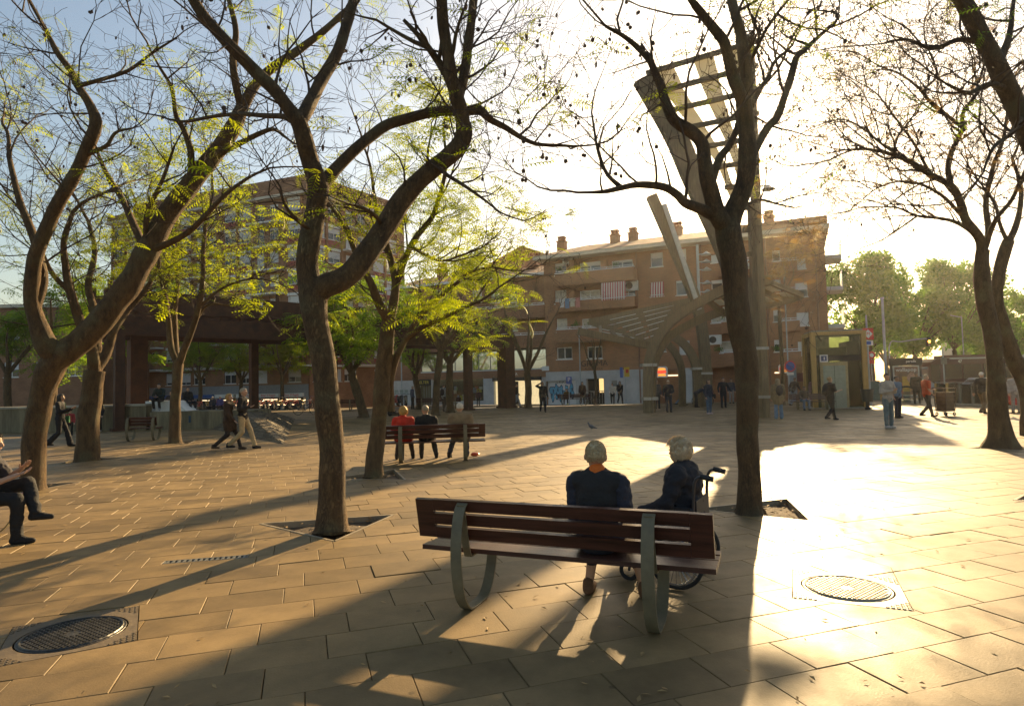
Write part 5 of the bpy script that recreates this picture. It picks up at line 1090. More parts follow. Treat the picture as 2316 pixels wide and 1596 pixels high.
# ---------------------------------------------------------------- T3 tree behind the bench of three
B = G(846, 1076); Y = B.y; T = Tree('jacaranda_tree', 'forked tree with yellow green leaves beside the bench of three', B, 3, 'plaza trees', bark=M_BARKL); T.podp = .06; T.leafp = .5; T.maxn = 4600; T.fs = 1.15; T.thr = .0
T.leafz = lambda p: 1.0 if p.x > -2.4 else .8
tr = px_limb(T, Y, [(846, 1082), (847, 1066), (852, 1000), (858, 930), (863, 880), (868, 830), (874, 775), (880, 720)], 0, rad=[.24, .18, .155, .15, .165, .16, .145, .14], k=12)
a = px_limb(T, Y, [(884, 930, .1), (882, 880, .12), (890, 830, .1), (905, 790, .0), (925, 760, -.2), (965, 735, -.4), (1010, 715, -.6), (1060, 690, -.8)], .08, .03); T.clothe(*a, t0=.45, step=.22, L=(.6, 1.6))
a = px_limb(T, Y, [(879, 724), (864, 700, -.2), (850, 670, -.3), (840, 644, -.4), (817, 600, -.5), (800, 560, -.6), (785, 520, -.7)], .10, .045); T.clothe(*a, t0=.25, step=.24, L=(.7, 1.7))
a = px_limb(T, Y, [(881, 722), (889, 694, .1), (894, 644, .2), (886, 594, .3), (870, 540, .4), (855, 500, .5), (848, 450, .6)], .10, .04); T.clothe(*a, t0=.3, step=.26)
a = px_limb(T, Y, [(893, 655, .2), (902, 625, .2), (916, 586, .1), (936, 545, 0), (955, 520, 0), (978, 490, -.1), (992, 450, -.2), (1005, 400, -.3), (1010, 350, -.4)], .075, .03); T.clothe(*a, t0=.3, step=.26)
a = px_limb(T, Y, [(905, 790), (935, 735, .3), (970, 695, .5), (1008, 660, .6), (1035, 638, .6), (1062, 616, .6), (1110, 605, .6), (1155, 612, .7)], .06, .016); T.clothe(*a, t0=.15, step=.17, L=(.6, 1.6))
a = px_limb(T, Y, [(930, 556, 0), (960, 575, -.2), (1000, 590, -.4), (1050, 575, -.6), (1090, 560, -.8)], .035, .012); T.clothe(*a, t0=.1, step=.17, L=(.5, 1.4))
T.finish()
# ---------------------------------------------------------------- T4 leaning tree at the left edge
B = G(72, 1108); Y = B.y; T = Tree('jacaranda_tree', 'massive tree leaning right across the left of the picture', B, 4, 'plaza trees', bark=M_BARK); T.podp = .10; T.leafp = .14; T.maxn = 6500; T.density = 1.1; T.thr = .05
px_limb(T, Y, [(72, 1116), (74, 1090), (78, 1020), (85, 950), (97, 890), (113, 840), (136, 806), (180, 773, .1), (230, 722, .2), (270, 671, .3), (305, 621, .4), (336, 562, .5), (366, 510, .6), (400, 455, .7), (432, 416, .8), (470, 370, .9), (502, 328, 1.0), (530, 284, 1.1), (545, 248, 1.2), (558, 222, 1.2)], 0, rad=[.27, .21, .185, .18, .19, .215, .23, .225, .22, .22, .215, .205, .195, .19, .18, .17, .16, .15, .135, .125], k=14)
a = px_limb(T, Y, [(554, 232, 1.2), (580, 190, 1.3), (620, 150, 1.4), (680, 110, 1.5), (732, 70, 1.6), (790, 20, 1.7)], .11, .06); T.clothe(*a, t0=.2, step=.4)
a = px_limb(T, Y, [(545, 248, 1.2), (534, 190, 1.0), (526, 130, .9), (533, 70, .8), (520, 10, .7)], .085, .05); T.clothe(*a, t0=.2, step=.35)
a = px_limb(T, Y, [(468, 373, .9), (502, 345, .8), (541, 325, .7), (590, 301, .6), (620, 293, .5), (648, 312, .4)], .08, .025); T.clothe(*a, t0=.25, step=.3, L=(.6, 1.6))
a = px_limb(T, Y, [(432, 416, .8), (432, 345, .6), (416, 295, .5), (398, 262, .4), (388, 200, .3), (360, 150, .2)], .07, .025); T.clothe(*a, t0=.25, step=.28)
a = px_limb(T, Y, [(340, 566, .5), (385, 548, .3), (432, 520, .1), (480, 472, -.1), (515, 436, -.2), (565, 400, -.3), (610, 380, -.4)], .07, .018); T.clothe(*a, t0=.25, step=.26, L=(.6, 1.6))
a = px_limb(T, Y, [(330, 575, .5), (300, 500, .8), (270, 440, 1.0), (240, 390, 1.2), (215, 330, 1.4)], .08, .03); T.clothe(*a, t0=.25, step=.28)
a = px_limb(T, Y, [(330, 560, .5), (335, 480, .3), (370, 400, .2), (395, 330, .1)], .06, .02); T.clothe(*a, t0=.25, step=.28)
a = px_limb(T, Y, [(134, 812), (100, 772, -.2), (76, 705, -.3), (70, 640, -.4), (85, 565, -.5), (112, 500, -.6), (150, 430, -.7), (190, 350, -.8), (217, 284, -.9), (205, 240, -.9), (176, 195, -.9), (160, 160, -.9), (130, 120, -1.0), (100, 60, -1.0)], 0, rad=[.2, .17, .13, .12, .115, .11, .105, .10, .095, .075, .06, .055, .045, .035]); T.clothe(*a, t0=.4, step=.3)
a = px_limb(T, Y, [(190, 352, -.8), (240, 330, -.9), (262, 300, -1.0), (300, 290, -1.1)], .04, .015); T.clothe(*a, t0=.1, step=.25, L=(.5, 1.2))
a = px_limb(T, Y, [(176, 195, -.9), (230, 180, -1), (290, 160, -1.1), (345, 120, -1.2), (400, 85, -1.3)], .04, .015); T.clothe(*a, t0=.1, step=.25, L=(.5, 1.3))
a = px_limb(T, Y, [(78, 700, -.3), (95, 620, -.2), (70, 520, 0), (40, 440, 0), (20, 350, .2)], .10, .04); T.clothe(*a, t0=.2, step=.35)
T.finish()
# ---------------------------------------------------------------- T5 left tree
B = G(197, 1041); Y = B.y; T = Tree('jacaranda_tree', 'thick straight tree left of the small bench', B, 5, 'plaza trees', bark=M_BARK); T.podp = .05; T.leafp = .2; T.maxn = 4200; T.density = 1.1
px_limb(T, Y, [(197, 1048), (197, 1030), (200, 960), (207, 890), (214, 838)], 0, rad=[.36, .29, .25, .24, .25], k=12)
for pts, r0, r1 in (([(214, 842), (205, 780, -.3), (180, 720, -.5), (160, 660, -.7), (148, 600, -.8), (145, 545, -.9), (165, 480, -1)], .15, .05), ([(214, 842), (240, 800, .3), (262, 742, .5), (290, 700, .8), (330, 655, 1.0), (360, 600, 1.2)], .14, .05), ([(213, 840), (220, 770, .5), (212, 700, .8), (200, 640, 1.0), (215, 570, 1.2), (200, 500, 1.3)], .13, .05), ([(160, 660, -.7), (120, 620, -.9), (90, 560, -1.1), (60, 500, -1.2)], .07, .03)):
    a = px_limb(T, Y, pts, r0, r1); T.clothe(*a, t0=.3, step=.26, L=(.9, 2.4))
T.finish()
# ---------------------------------------------------------------- T6 slim tree by the small bench
B = G(397, 1001); Y = B.y; T = Tree('jacaranda_tree', 'slim tree with dense fresh green leaves beside the small bench', B, 6, 'plaza trees', bark=M_BARKL, leaf=M_LEAF); T.podp = .2; T.leafp = .25; T.maxn = 5600; T.fs = 1.1; T.thr = .0; T.density = 1.1
px_limb(T, Y, [(397, 1006), (397, 990), (396, 930), (400, 870), (402, 822)], 0, rad=[.26, .2, .17, .16, .17], k=12)
for pts, r0, r1 in (([(402, 826), (386, 780, .1), (380, 715, .2), (371, 655, .3), (355, 600, .4), (348, 540, .5)], .12, .04), ([(403, 826), (428, 760, -.2), (449, 700, -.4), (458, 640, -.5), (460, 565, -.6), (466, 500, -.7), (480, 440, -.7)], .12, .04), ([(402, 824), (396, 760, .4), (396, 690, .6), (402, 640, .8), (393, 560, 1.0), (400, 500, 1.1)], .11, .04), ([(455, 690, -.4), (490, 660, -.6), (530, 640, -.8), (580, 630, -.9), (630, 640, -1)], .05, .02), ([(440, 730, -.3), (470, 690, -.1), (510, 690, .2), (560, 700, .4)], .05, .02), ([(380, 700, .2), (340, 660, 0), (310, 640, -.2)], .05, .02)):
    a = px_limb(T, Y, pts, r0, r1); T.clothe(*a, t0=.3, step=.25, L=(.9, 2.3))
T.finish()
# ---------------------------------------------------------------- T8, T8b, T9 on the right
B = G(2262, 1012); Y = B.y; T = Tree('jacaranda_tree', 'tree with flared base at far right with spreading branches of dry leaves', B, 8, 'plaza trees', bark=M_BARKL, leaf=M_LEAFO); T.podp = .10; T.leafp = .16; T.maxn = 12000; T.fs = .62; T.density = 1.2; T.tk = 1.25
px_limb(T, Y, [(2266, 1022), (2264, 1008), (2260, 975), (2257, 930), (2254, 880), (2249, 815), (2240, 750), (2229, 690), (2221, 640), (2221, 600), (2224, 566)], 0, rad=[.46, .36, .24, .20, .182, .172, .167, .167, .162, .15, .135], k=14)
for pts, r0, r1 in (([(2223, 575), (2215, 540, -.1), (2185, 500, -.3), (2172, 455, -.4), (2150, 420, -.5), (2102, 395, -.6), (2061, 368, -.7), (2020, 351, -.8), (1982, 341, -.9), (1938, 337, -1.0), (1895, 352, -1.1)], .11, .018), ([(2215, 545, -.1), (2197, 525, .1), (2167, 505, .3), (2129, 494, .5), (2075, 488, .7), (2030, 470, .9), (1990, 468, 1.0)], .06, .016), ([(2150, 420, -.5), (2143, 378, -.3), (2153, 341, -.1), (2173, 300, 0), (2177, 290, 0), (2136, 256, -.1), (2090, 210, -.2), (2119, 170, -.3), (2100, 110, -.4)], .065, .02), ([(2177, 292, 0), (2178, 256, .2), (2197, 228, .3), (2211, 200, .4), (2200, 150, .5)], .05, .02), ([(2224, 572), (2235, 520, .4), (2230, 450, .6), (2245, 380, .8), (2270, 310, 1.0), (2280, 240, 1.2)], .08, .03), ([(2185, 500, -.3), (2140, 450, -.1), (2090, 420, .1), (2040, 410, .2), (1985, 425, .4), (1940, 460, .5)], .045, .012), ([(2224, 570), (2250, 500, -.4), (2290, 450, -.6), (2320, 380, -.8)], .06, .03), ([(2061, 368, -.7), (2000, 330, -.2), (1950, 290, 0), (1905, 270, .2), (1860, 280, .3)], .035, .012), ([(2102, 395, -.6), (2070, 330, .2), (2020, 260, .4), (1980, 210, .6), (1930, 180, .7)], .035, .012), ([(2090, 210, -.2), (2040, 170, 0), (1990, 150, .2), (1940, 120, .3)], .03, .012), ([(2075, 488, .7), (2030, 520, .5), (1990, 545, .3), (1950, 560, .1)], .025, .01), ([(2020, 351, -.8), (2030, 310, -.9), (2060, 270, -1), (2080, 235, -1)], .03, .012)):
    a = px_limb(T, Y, pts, r0, r1); T.clothe(*a, t0=.28, step=.17, L=(.8, 2.1))
T.finish()
B = G(2338, 985); Y = B.y; T = Tree('jacaranda_tree', 'second curved trunk behind the flared tree, cut by right edge', B, 9, 'plaza trees', bark=M_BARKL, leaf=M_LEAFO); T.podp = .2; T.leafp = .3; T.maxn = 900; T.fs = .7
px_limb(T, Y, [(2338, 990), (2330, 900), (2296, 815), (2279, 764), (2258, 702), (2255, 660), (2264, 596), (2281, 545)], 0, rad=[.3, .22, .19, .17, .155, .15, .15, .14], k=12)
for pts, r0, r1 in (([(2281, 548), (2300, 500, .2), (2310, 430, .3), (2290, 360, .4)], .09, .04), ([(2280, 550), (2262, 510, -.3), (2245, 450, -.5), (2200, 410, -.7)], .06, .02)):
    a = px_limb(T, Y, pts, r0, r1); T.clothe(*a, t0=.2, step=.35)
T.finish()
B = G(2432, 1118); Y = B.y; T = Tree('jacaranda_tree', 'tree beyond the right edge whose thick limb crosses the top right corner', B, 10, 'plaza trees', bark=M_BARKD, leaf=M_LEAFG); T.podp = .12; T.leafp = .08; T.maxn = 4500; T.tk = 1.1
px_limb(T, Y, [(2432, 1124), (2428, 1000), (2415, 800), (2398, 600), (2375, 460), (2345, 350, -.1), (2300, 245, -.2), (2255, 150, -.3), (2205, 55, -.4), (2160, -20, -.5)], 0, rad=[.25, .17, .16, .15, .14, .13, .125, .118, .11, .10], k=12)
for pts, r0, r1 in (([(2280, 205, -.2), (2240, 190, -.5), (2190, 210, -.8), (2140, 190, -1.0)], .05, .015), ([(2255, 150, -.3), (2280, 90, 0), (2290, 20, .2)], .06, .03), ([(2230, 100, -.3), (2170, 90, -.2), (2110, 110, 0), (2050, 90, .1), (1990, 100, .2)], .045, .012), ([(2310, 265, -.2), (2290, 300, -.6), (2250, 330, -1), (2230, 370, -1.2)], .04, .015)):
    a = px_limb(T, Y, pts, r0, r1); T.clothe(*a, t0=.2, step=.24, L=(.6, 1.7))
T.finish()
# ---------------------------------------------------------------- mid and far trees
def wild(name, label, px, py, h, r, seed, group, leaf=M_LEAFG, leafp=.8, fs=1.5, maxn=1000, fork=.38, spread=.5, lean=0.0, style='frond', pods=.05, bark=M_BARKD, nl=5, density=1.0, thr=-.15, step=.5):
    B = G(px, py); T = Tree(name, label, B, seed, group, bark=bark, leaf=leaf); rg = T.rng; T.podp = pods; T.leafp = leafp; T.fs = fs; T.maxn = maxn; T.leafstyle = style; T.density = density; T.thr = thr
    zf = h * fork; top = B + Vector((lean * zf, rg.uniform(-.2, .2), zf))
    T.limb([B - Vector((0, 0, .05)), B + Vector((lean * .05, 0, .25)), B.lerp(top, .5) + Vector((rg.uniform(-.1, .1), 0, 0)), top], [r * 1.6, r * 1.1, r, r * .95], k=10)
    for i in range(nl):
        a = 2 * math.pi * i / nl + rg.uniform(-.4, .4); sp = spread * h * rg.uniform(.5, 1.0); hh = (h - zf) * rg.uniform(.65, 1.0)
        P = [top, top + Vector((math.cos(a) * sp * .3, math.sin(a) * sp * .3, hh * .35)), top + Vector((math.cos(a) * sp * .55, math.sin(a) * sp * .55, hh * .7)) + Vector((rg.gauss(0, .15), rg.gauss(0, .15), 0)), top + Vector((math.cos(a) * sp * .8, math.sin(a) * sp * .8, hh))]
        l = T.limb(P, [r * .62, r * .45, r * .3, r * .15], k=7); T.clothe(*l, t0=.2, step=step, L=(.12 * h, .3 * h))
    return T.finish()
wild('plaza_tree', 'leaning tree with dark green clump behind the near forked trunk', 822, 944, 6.6, .24, 21, 'plaza trees', leafp=0.50, fs=2.2, lean=-.25, maxn=1100)
wild('plaza_tree', 'forked bare tree at the long bench in front of the shop wing', 1019, 933, 7.2, .23, 22, 'plaza trees', leafp=0.17, fs=1.6, fork=.42, maxn=700)
wild('plaza_tree', 'dark leaning tree in front of the ELTER shop door', 948, 926, 6.2, .22, 23, 'plaza trees', leafp=0.35, fs=1.8, lean=-.12, maxn=800)
wild('bare_tree', 'bare dark tree beside the rust steel column', 1194, 922, 8.2, .25, 24, 'bare street trees', leafp=.0, fork=.3, spread=.34, maxn=900, bark=M_BARKD)
wild('bare_tree', 'thin bare tree in front of the dark entrance', 1347, 914, 6.4, .12, 25, 'bare street trees', leafp=0, fork=.4, spread=.3, maxn=420, nl=4)
wild('street_tree', 'yellowing tree in front of the bazaar, behind the walking couple', 545, 917, 7.0, .2, 26, 'small street trees', leaf=M_LEAF, leafp=0.6, fs=2.2, maxn=1300)
wild('street_tree', 'small green tree left of the bazaar signs', 452, 922, 7.0, .2, 27, 'small street trees', leafp=0.6, fs=2.2, maxn=1300)
wild('street_tree', 'leafy tree behind the rust pergola near the corner block', 640, 915, 8.0, .2, 28, 'small street trees', leaf=M_LEAF, leafp=0.6, fs=2.2, maxn=1300)
wild('street_tree', 'green tree rising behind the low concrete wall, left', 300, 935, 8.5, .26, 29, 'small street trees', leafp=0.45, fs=2.2, maxn=900)
wild('street_tree', 'dark tree behind the wall at left edge, nearest of the dim ones', 120, 948, 8.0, .28, 30, 'dim trees at left edge', leafp=0.45, fs=2.2, maxn=900)
wild('street_tree', 'dark tree behind the wall at the very left margin', 20, 940, 9.0, .28, 31, 'dim trees at left edge', leafp=0.45, fs=2.4, maxn=900)
wild('street_tree', 'tree with yellow leaves filling the gap above the shop wing', 985, 940, 9.5, .2, 32, 'plaza trees', leaf=M_LEAF, leafp=0.40, fs=2.0, maxn=900, lean=.1)
wild('street_tree', 'small tree with orange dry leaves before the right end of the brick block', 1772, 916, 9.5, .12, 33, 'plaza trees', leaf=M_LEAFO, leafp=0.30, fs=1.4, maxn=420, fork=.62, spread=.22, nl=4)
def street_plane(label, px, Y, h, seed, cr):
    p = AT(px, 870, Y); B = Vector((p.x, p.y, -.1)); T = Tree('street_plane_tree', label, B, seed, 'street trees beyond the road', bark=M_BARKD, leaf=M_LEAFD); rg = T.rng; T.leafstyle = 'card'; T.fs = 3.6
    zf = h * .3; T.limb([B, B + Vector((.1, 0, zf * .5)), B + Vector((0, .2, zf))], [.35, .28, .26], k=10)
    cl = []
    for i in range(30):
        a = rg.uniform(0, 6.28); e = rg.uniform(-.85, 1.0); q = rg.uniform(.45, 1.0); c = B + Vector((math.cos(a) * cr * q * math.sqrt(max(0, 1 - e * e * .8)), math.sin(a) * cr * q * math.sqrt(max(0, 1 - e * e * .8)), zf + (h - zf) * (.5 + .44 * e)))
        cl.append((c, rg.uniform(.28, .5) * cr * .75)); m = B + Vector((0, .2, zf)); T.limb([m, m.lerp(c, .5) + Vector((0, 0, .4)), c], [.09, .06, .03], k=5, n=3)
    for c, r_ in cl:
        for _ in range(460):
            v = Vector((rg.gauss(0, 1), rg.gauss(0, 1), rg.gauss(0, .8))); v = v.normalized() * r_ * rg.uniform(.35, 1.0) ** .6; T.leaf_at(c + v, rg)
    return T.finish()
street_plane('broad green street tree just right of the brick block', 1972, 66, 14.5, 41, 4.6)
street_plane('bright green street tree behind the tall lighting pole', 2075, 74, 13.5, 42, 4.6)
street_plane('round green street tree behind the bus', 2165, 78, 16.0, 43, 5.2)
street_plane('green street tree at right edge behind the flared trunk', 2292, 82, 12.5, 44, 5.0)
street_plane('low far street tree closing the view beside the lift', 2010, 105, 11.0, 45, 5.5)
street_plane('far street tree between the bus and the pale block', 2235, 110, 13.0, 46, 5.5)
# ================================================================== benches, wall, bicycles, small things
M_WOOD = mat('varnished_wood', (.066, .022, .014), rough=.34, var=.6, scale=3, bump=.15, bscale=20, stretch=(.5, 8, 8))
M_BENCHS = mat('bench_steel', (.175, .145, .085), rough=.6, var=.3, scale=6, metal=.0, bump=.15)
def bench(name, label, x, y, rz, L=2.2, group='wooden plaza benches', legs=None, low=False):
    """sitter faces local +y; backrest at -y"""
    rt = tag(empty(name, (x, y, 0), rz), label, 'bench', group)
    tilt = R(12); zb = .525
    for i in range(3):                                     # three backrest boards
        z = zb + .044 + i * .108; yy = -.245 - (z - zb) * math.tan(tilt)
        M = Matrix.Rotation(tilt, 3, 'X')
        MB().box((0, yy, z), (L - .3, .035, .088), 0, 0, M).build('back_board', M_WOOD, rt)
    for sx in (-1, 1):
        z = zb + .152; yy = -.245 - (z - zb) * math.tan(tilt); MB().box((sx * (L / 2 - .075), yy, z), (.148, .035, .304), 0, 0, Matrix.Rotation(tilt, 3, 'X')).build('back_end_board', M_WOOD, rt)
    for i in range(4):                                     # seat slats
        MB().box((0, -.17 + i * .125, .425 + (.006 if i in (0, 3) else 0)), (L, .108, .035)).build('seat_slat', M_WOOD, rt)
    for lx in (legs or (-L / 2 + .40, L / 2 - .40)):
        P = [(-.20, .80), (-.30, .812), (-.375, .76), (-.425, .62), (-.445, .46), (-.43, .28), (-.385, .13), (-.31, .035), (-.24, .006), (-.10, .005), (.02, .02), (.10, .08), (.16, .17), (.20, .28), (.21, .40)]
        MB().sweep([tuple(p) for p in spline([(lx, a, b) for a, b in P], 4)], .085, .012, (1, 0, 0)).build('leg', M_BENCHS, rt, True)
        MB().sweep([(lx, -.245 - .37 * math.tan(tilt) - .03, .80), (lx, -.275, .47), (lx, -.24, .395), (lx, .2, .395)], .06, .012, (1, 0, 0)).build('bracket', M_BENCHS, rt)
    return rt
NB = (.37, 4.82); NBR = R(-22)
bench('park_bench', 'large reddish brown wooden bench with steel loop legs in the foreground', NB[0], NB[1], NBR, 2.22, legs=(-.70, .70))
MBX = (-1.84, 14.4); MBR = R(5.6)
bench('park_bench', 'wooden bench with three people sitting in the middle distance', MBX[0], MBX[1], MBR, 2.35, legs=(-.72, .72))
p = G(320, 996); b = bench('park_bench', 'small empty chair like bench in front of the low concrete wall', p.x, p.y + .2, R(8), 1.0, legs=(-.42, .42))
p = G(1012, 925); bench('park_bench', 'long dark bench before the grey shopfront, beside the man with backpack', p.x - .6, p.y, R(0), 3.2, legs=(-1.2, 1.2))
p = G(1300, 915); bench('park_bench', 'bench below the blue graffiti', p.x, p.y, R(-22), 2.6)
p = G(788, 929); bench('park_bench', 'bench just right of the near forked trunk, far away', p.x - .6, p.y, R(0), 2.4)
p = G(1838, 926); bench('park_bench', 'bench beside the lift where a man sits', p.x, p.y, R(160), 2.2)
P9 = G(-14, 1232); bench('park_bench', 'bench cut by the left picture edge', P9.x - .24, P9.y, R(-72), 1.9)
# ---- concrete wall, pale block, cobbled ramp
a = G(60, 978); b_ = G(330, 972); rt = empty('low_concrete_wall', (b_.x, b_.y, 0), math.atan2(b_.y - a.y, b_.x - a.x)); LL = (b_ - a).length + 14
M_WALL = mat('stained_concrete', (.20, .165, .10), rough=.9, var=.55, scale=1.6, bump=.4, bscale=18, stretch=(2.5, 2.5, .35))
n = int(LL / 2.4)
for i in range(n): x1 = -i * 2.4; MB().bx(x1 - 2.39, x1, 0, .45, 0, 1.08).build('wall_panel', M_WALL, rt); MB().bx(x1 - 2.395, x1, -.05, .5, 1.08, 1.17).build('coping', M_CONC, rt)
tag(rt, 'low stained concrete wall with coping at left', 'wall')
a = G(338, 972); b_ = G(575, 968); rt = empty('lower_parapet_wall', (a.x, a.y, 0), math.atan2(b_.y - a.y, b_.x - a.x)); LL = (b_ - a).length
n = 3
for i in range(n): MB().bx(i * LL / n + .005, (i + 1) * LL / n - .005, 0, 1.6, 0, .80).build('wall_panel', M_WALL, rt)
MB().bx(1.0, 1.35, -.012, -.002, .35, .58).build('paint_patch', M_GRAFW, rt); MB().bx(1.85, 1.95, -.012, -.002, .3, .6).build('paint_patch', M_GRAFD, rt)
tag(rt, 'lower broad concrete parapet right of the stained wall', 'wall')
pa = AT(335, 908, 29.0); pb = AT(397, 932, 28.4); rt = empty('white_block', (AT(380, 932, 28.8).x, 28.8, .80))
MB().add([(-1.0, 0, 0), (.85, 0, 0), (.3, 0, .48), (-1.05, 0, .48), (-1.0, 1.1, 0), (.85, 1.1, 0), (.3, 1.1, .48), (-1.05, 1.1, .48)], [(0, 1, 2, 3), (5, 4, 7, 6), (3, 2, 6, 7), (1, 5, 6, 2), (4, 0, 3, 7)]).build('block', M_WHITE, rt)
MB().bx(-.4, -.38, -.01, -.002, .02, .46).build('joint', M_CONC, rt); tag(rt, 'white sloping block on the low parapet where people sit', 'block')
v = [G(470, 968), G(640, 1004), G(668, 946), G(560, 940)]; t0 = AT(545, 931, 28.3); t1 = AT(588, 930, 29.5)
rt = empty('cobbled_ramp', (v[1].x, v[1].y, 0)); q = [x - rt.location for x in v] + [t0 - rt.location, t1 - rt.location]
q[4].z = .80; q[5].z = .80
M_COB = brickmat('cobbles', (.17, .13, .075), (.12, .095, .06), (.06, .05, .035), bw=.16, bh=.1, rough=.8)
MB().add(q, [(0, 1, 4), (1, 2, 5), (1, 5, 4), (2, 3, 5), (3, 0, 4, 5)]).build('cobbled_slope', M_COB, rt)
cb = MB(); rr = random.Random(2)
for tri_ in ((q[0], q[1], q[4]), (q[1], q[5], q[4]), (q[1], q[2], q[5])):
    nn_ = (tri_[1] - tri_[0]).cross(tri_[2] - tri_[0]).normalized(); nn_ = nn_ if nn_.z > 0 else -nn_; ar = (tri_[1] - tri_[0]).cross(tri_[2] - tri_[0]).length / 2
    for _ in range(int(ar * 26)):
        a_, b2 = rr.random(), rr.random()
        if a_ + b2 > 1: a_, b2 = 1 - a_, 1 - b2
        pt = tri_[0] + (tri_[1] - tri_[0]) * a_ + (tri_[2] - tri_[0]) * b2; Mx = nn_.to_track_quat('Z', 'Y').to_matrix() @ Matrix.Rotation(rr.uniform(-.05, .05) + .4, 3, 'Z'); cb.box(pt, (rr.uniform(.12, .16), rr.uniform(.1, .12), .02), 0, 0, Mx)
cb.build('cobbles', M_COB, rt, kind='stuff'); tag(rt, 'dark cobbled ramp wedge behind the walking couple', 'ramp')
# ---- bicycles
M_TYRE = mat('tyre', (.02, .02, .02), rough=.8); M_CHR = mat('chrome', (.5, .5, .5), rough=.25, metal=.9)
def make_bike(name, label, x, y, rz, m, group, lean=.0):
    rt = tag(empty(name, (x, y, 0), rz), label, 'bicycle', group)
    for xx in (-.52, .52):
        wv = MB().torus((xx, 0, .34), .32, .018, 'Y', 24, 6).build('wheel', M_TYRE, rt, True); sp = MB()
        for k in range(10): a = math.pi * k / 10; sp.cyl((xx - .31 * math.cos(a), 0, .34 - .31 * math.sin(a)), (xx + .31 * math.cos(a), 0, .34 + .31 * math.sin(a)), .003, k=3)
        sp.build('spokes', M_CHR, wv)
    f = MB()
    for a, c in (((-.52, 0, .34), (-.1, 0, .30)), ((-.1, 0, .30), (-.2, 0, .78)), ((-.1, 0, .30), (.36, 0, .70)), ((-.2, 0, .62), (.36, 0, .72)), ((-.52, 0, .34), (-.18, 0, .68)), ((.52, 0, .34), (.34, 0, .95))): f.cyl(a, c, .024, k=6)
    f.build('frame', m, rt, True); MB().ell((-.22, 0, .84), (.13, .07, .04), 10, 6).build('saddle', M_BLACK, rt, True)
    h = MB(); h.tube([(.22, -.26, .98), (.32, -.12, 1.0), (.33, .12, 1.0), (.22, .26, .98)], .014, 6); h.build('handlebar', M_CHR, rt, True); MB().bx(-.75, -.4, -.012, .012, .64, .72).build('mudguard', m, rt); MB().lathe([(.09, 0), (.09, .015)], (-.1, .0, .29), 10).build('pedals', M_CHR, rt)
    return rt
M_BRED = mat('bike_red', (.45, .04, .025), rough=.4); M_BYEL = mat('bike_ochre', (.5, .3, .05), rough=.4); M_BDK = mat('bike_dark', (.04, .04, .045), rough=.4)
k = 0
bike0 = None
for i in range(16):
    px = 432 + i * 18; p = G(px, 926 - i * .25)
    r0 = make_bike('bicycle', 'hire bicycle %s in the row before the bazaar' % ('at the left end' if i == 0 else 'at the right end' if i == 15 else 'docked'), p.x, p.y + (i % 3) * .2, R(75 + (i * 37) % 20), [M_BRED, M_BRED, M_BYEL][i % 3], 'hire bicycles docked before the bazaar') if bike0 is None else copy_tree(bike0)
    if bike0 is None: bike0 = r0
    r0.location = (p.x, p.y + (i % 3) * .2, 0); r0.rotation_euler = (0, 0, R(75 + (i * 37) % 20)); r0['label'] = '%s hire bicycle in the row before the bazaar, %s from the left' % ('ochre' if i % 3 == 2 else 'red', ['first', 'second', 'third', 'fourth', 'fifth', 'sixth', 'seventh', 'eighth', 'ninth', 'tenth', 'eleventh', 'twelfth', 'thirteenth', 'fourteenth', 'fifteenth', 'last'][i])
    for ch in r0.children:
        if ch.name.split('.')[0] in ('frame', 'mudguard'): ch.data = ch.data.copy() if i % 3 == 2 else ch.data; ch.data.materials[0] = M_BYEL if i % 3 == 2 else M_BRED
p = G(693, 938); make_bike('bicycle', 'parked bicycle seen side on, just left of the near forked trunk', p.x, p.y, R(5), M_BDK, 'single parked bicycles')
for px, lab in ((1590, 'dark bicycle lying by the foot of the arched canopy'), (1335, 'bicycle parked by the dark entrance')):
    p = G(px, 918); make_bike('bicycle', lab, p.x, p.y, R(20), M_BDK, 'single parked bicycles')
def scooter(label, px, py, rz, m):
    p = G(px, py); rt = tag(empty('motor_scooter', (p.x, p.y, 0), rz), label, 'scooter', 'parked scooters')
    for x in (-.6, .62): wv = MB().torus((x, 0, .25), .19, .06, 'Y', 18, 8).build('wheel', M_TYRE, rt, True); MB().cyl((x, -.04, .25), (x, .04, .25), .12, k=12).build('rim', M_CHR, wv)
    MB().sweep([tuple(q) for q in spline([(-.8, 0, .62), (-.5, 0, .66), (-.15, 0, .55), (.0, 0, .34), (.3, 0, .32), (.45, 0, .6), (.5, 0, .95)], 4)], [.22] * 25, [.28, .3, .32, .34, .36, .36, .34, .32, .28, .2, .14, .1, .08, .07, .07, .08, .1, .12, .12, .12, .12, .12, .1, .1, .1], (0, 1, 0)).build('body', m, rt, True)
    MB().box((-.42, 0, .84), (.7, .24, .1)).build('seat', M_BLACK, rt); MB().tube([(.42, -.3, 1.02), (.5, 0, 1.0), (.42, .3, 1.02)], .018, 6).build('handlebar', M_CHR, rt, True); MB().ell((.6, 0, .85), (.06, .07, .07), 10, 6).build('headlight', M_CHR, rt, True)
    MB().add([(.52, -.2, 1.0), (.52, .2, 1.0), (.4, .16, 1.4), (.4, -.16, 1.4)], [(0, 1, 2, 3), (3, 2, 1, 0)]).build('windshield', M_CLR, rt)
for i, px in enumerate((880, 893, 906, 918)): scooter('parked dark scooter before the shop wing, %s' % ['leftmost of four', 'second of four', 'third of four', 'rightmost of four'][i], px, 918, R(70 + i * 8), [M_BDK, M_BRED, M_BDK, M_STEEL][i])
scooter('red and white delivery scooter at right edge behind the flared trunk', 2292, 930, R(20), M_BRED)
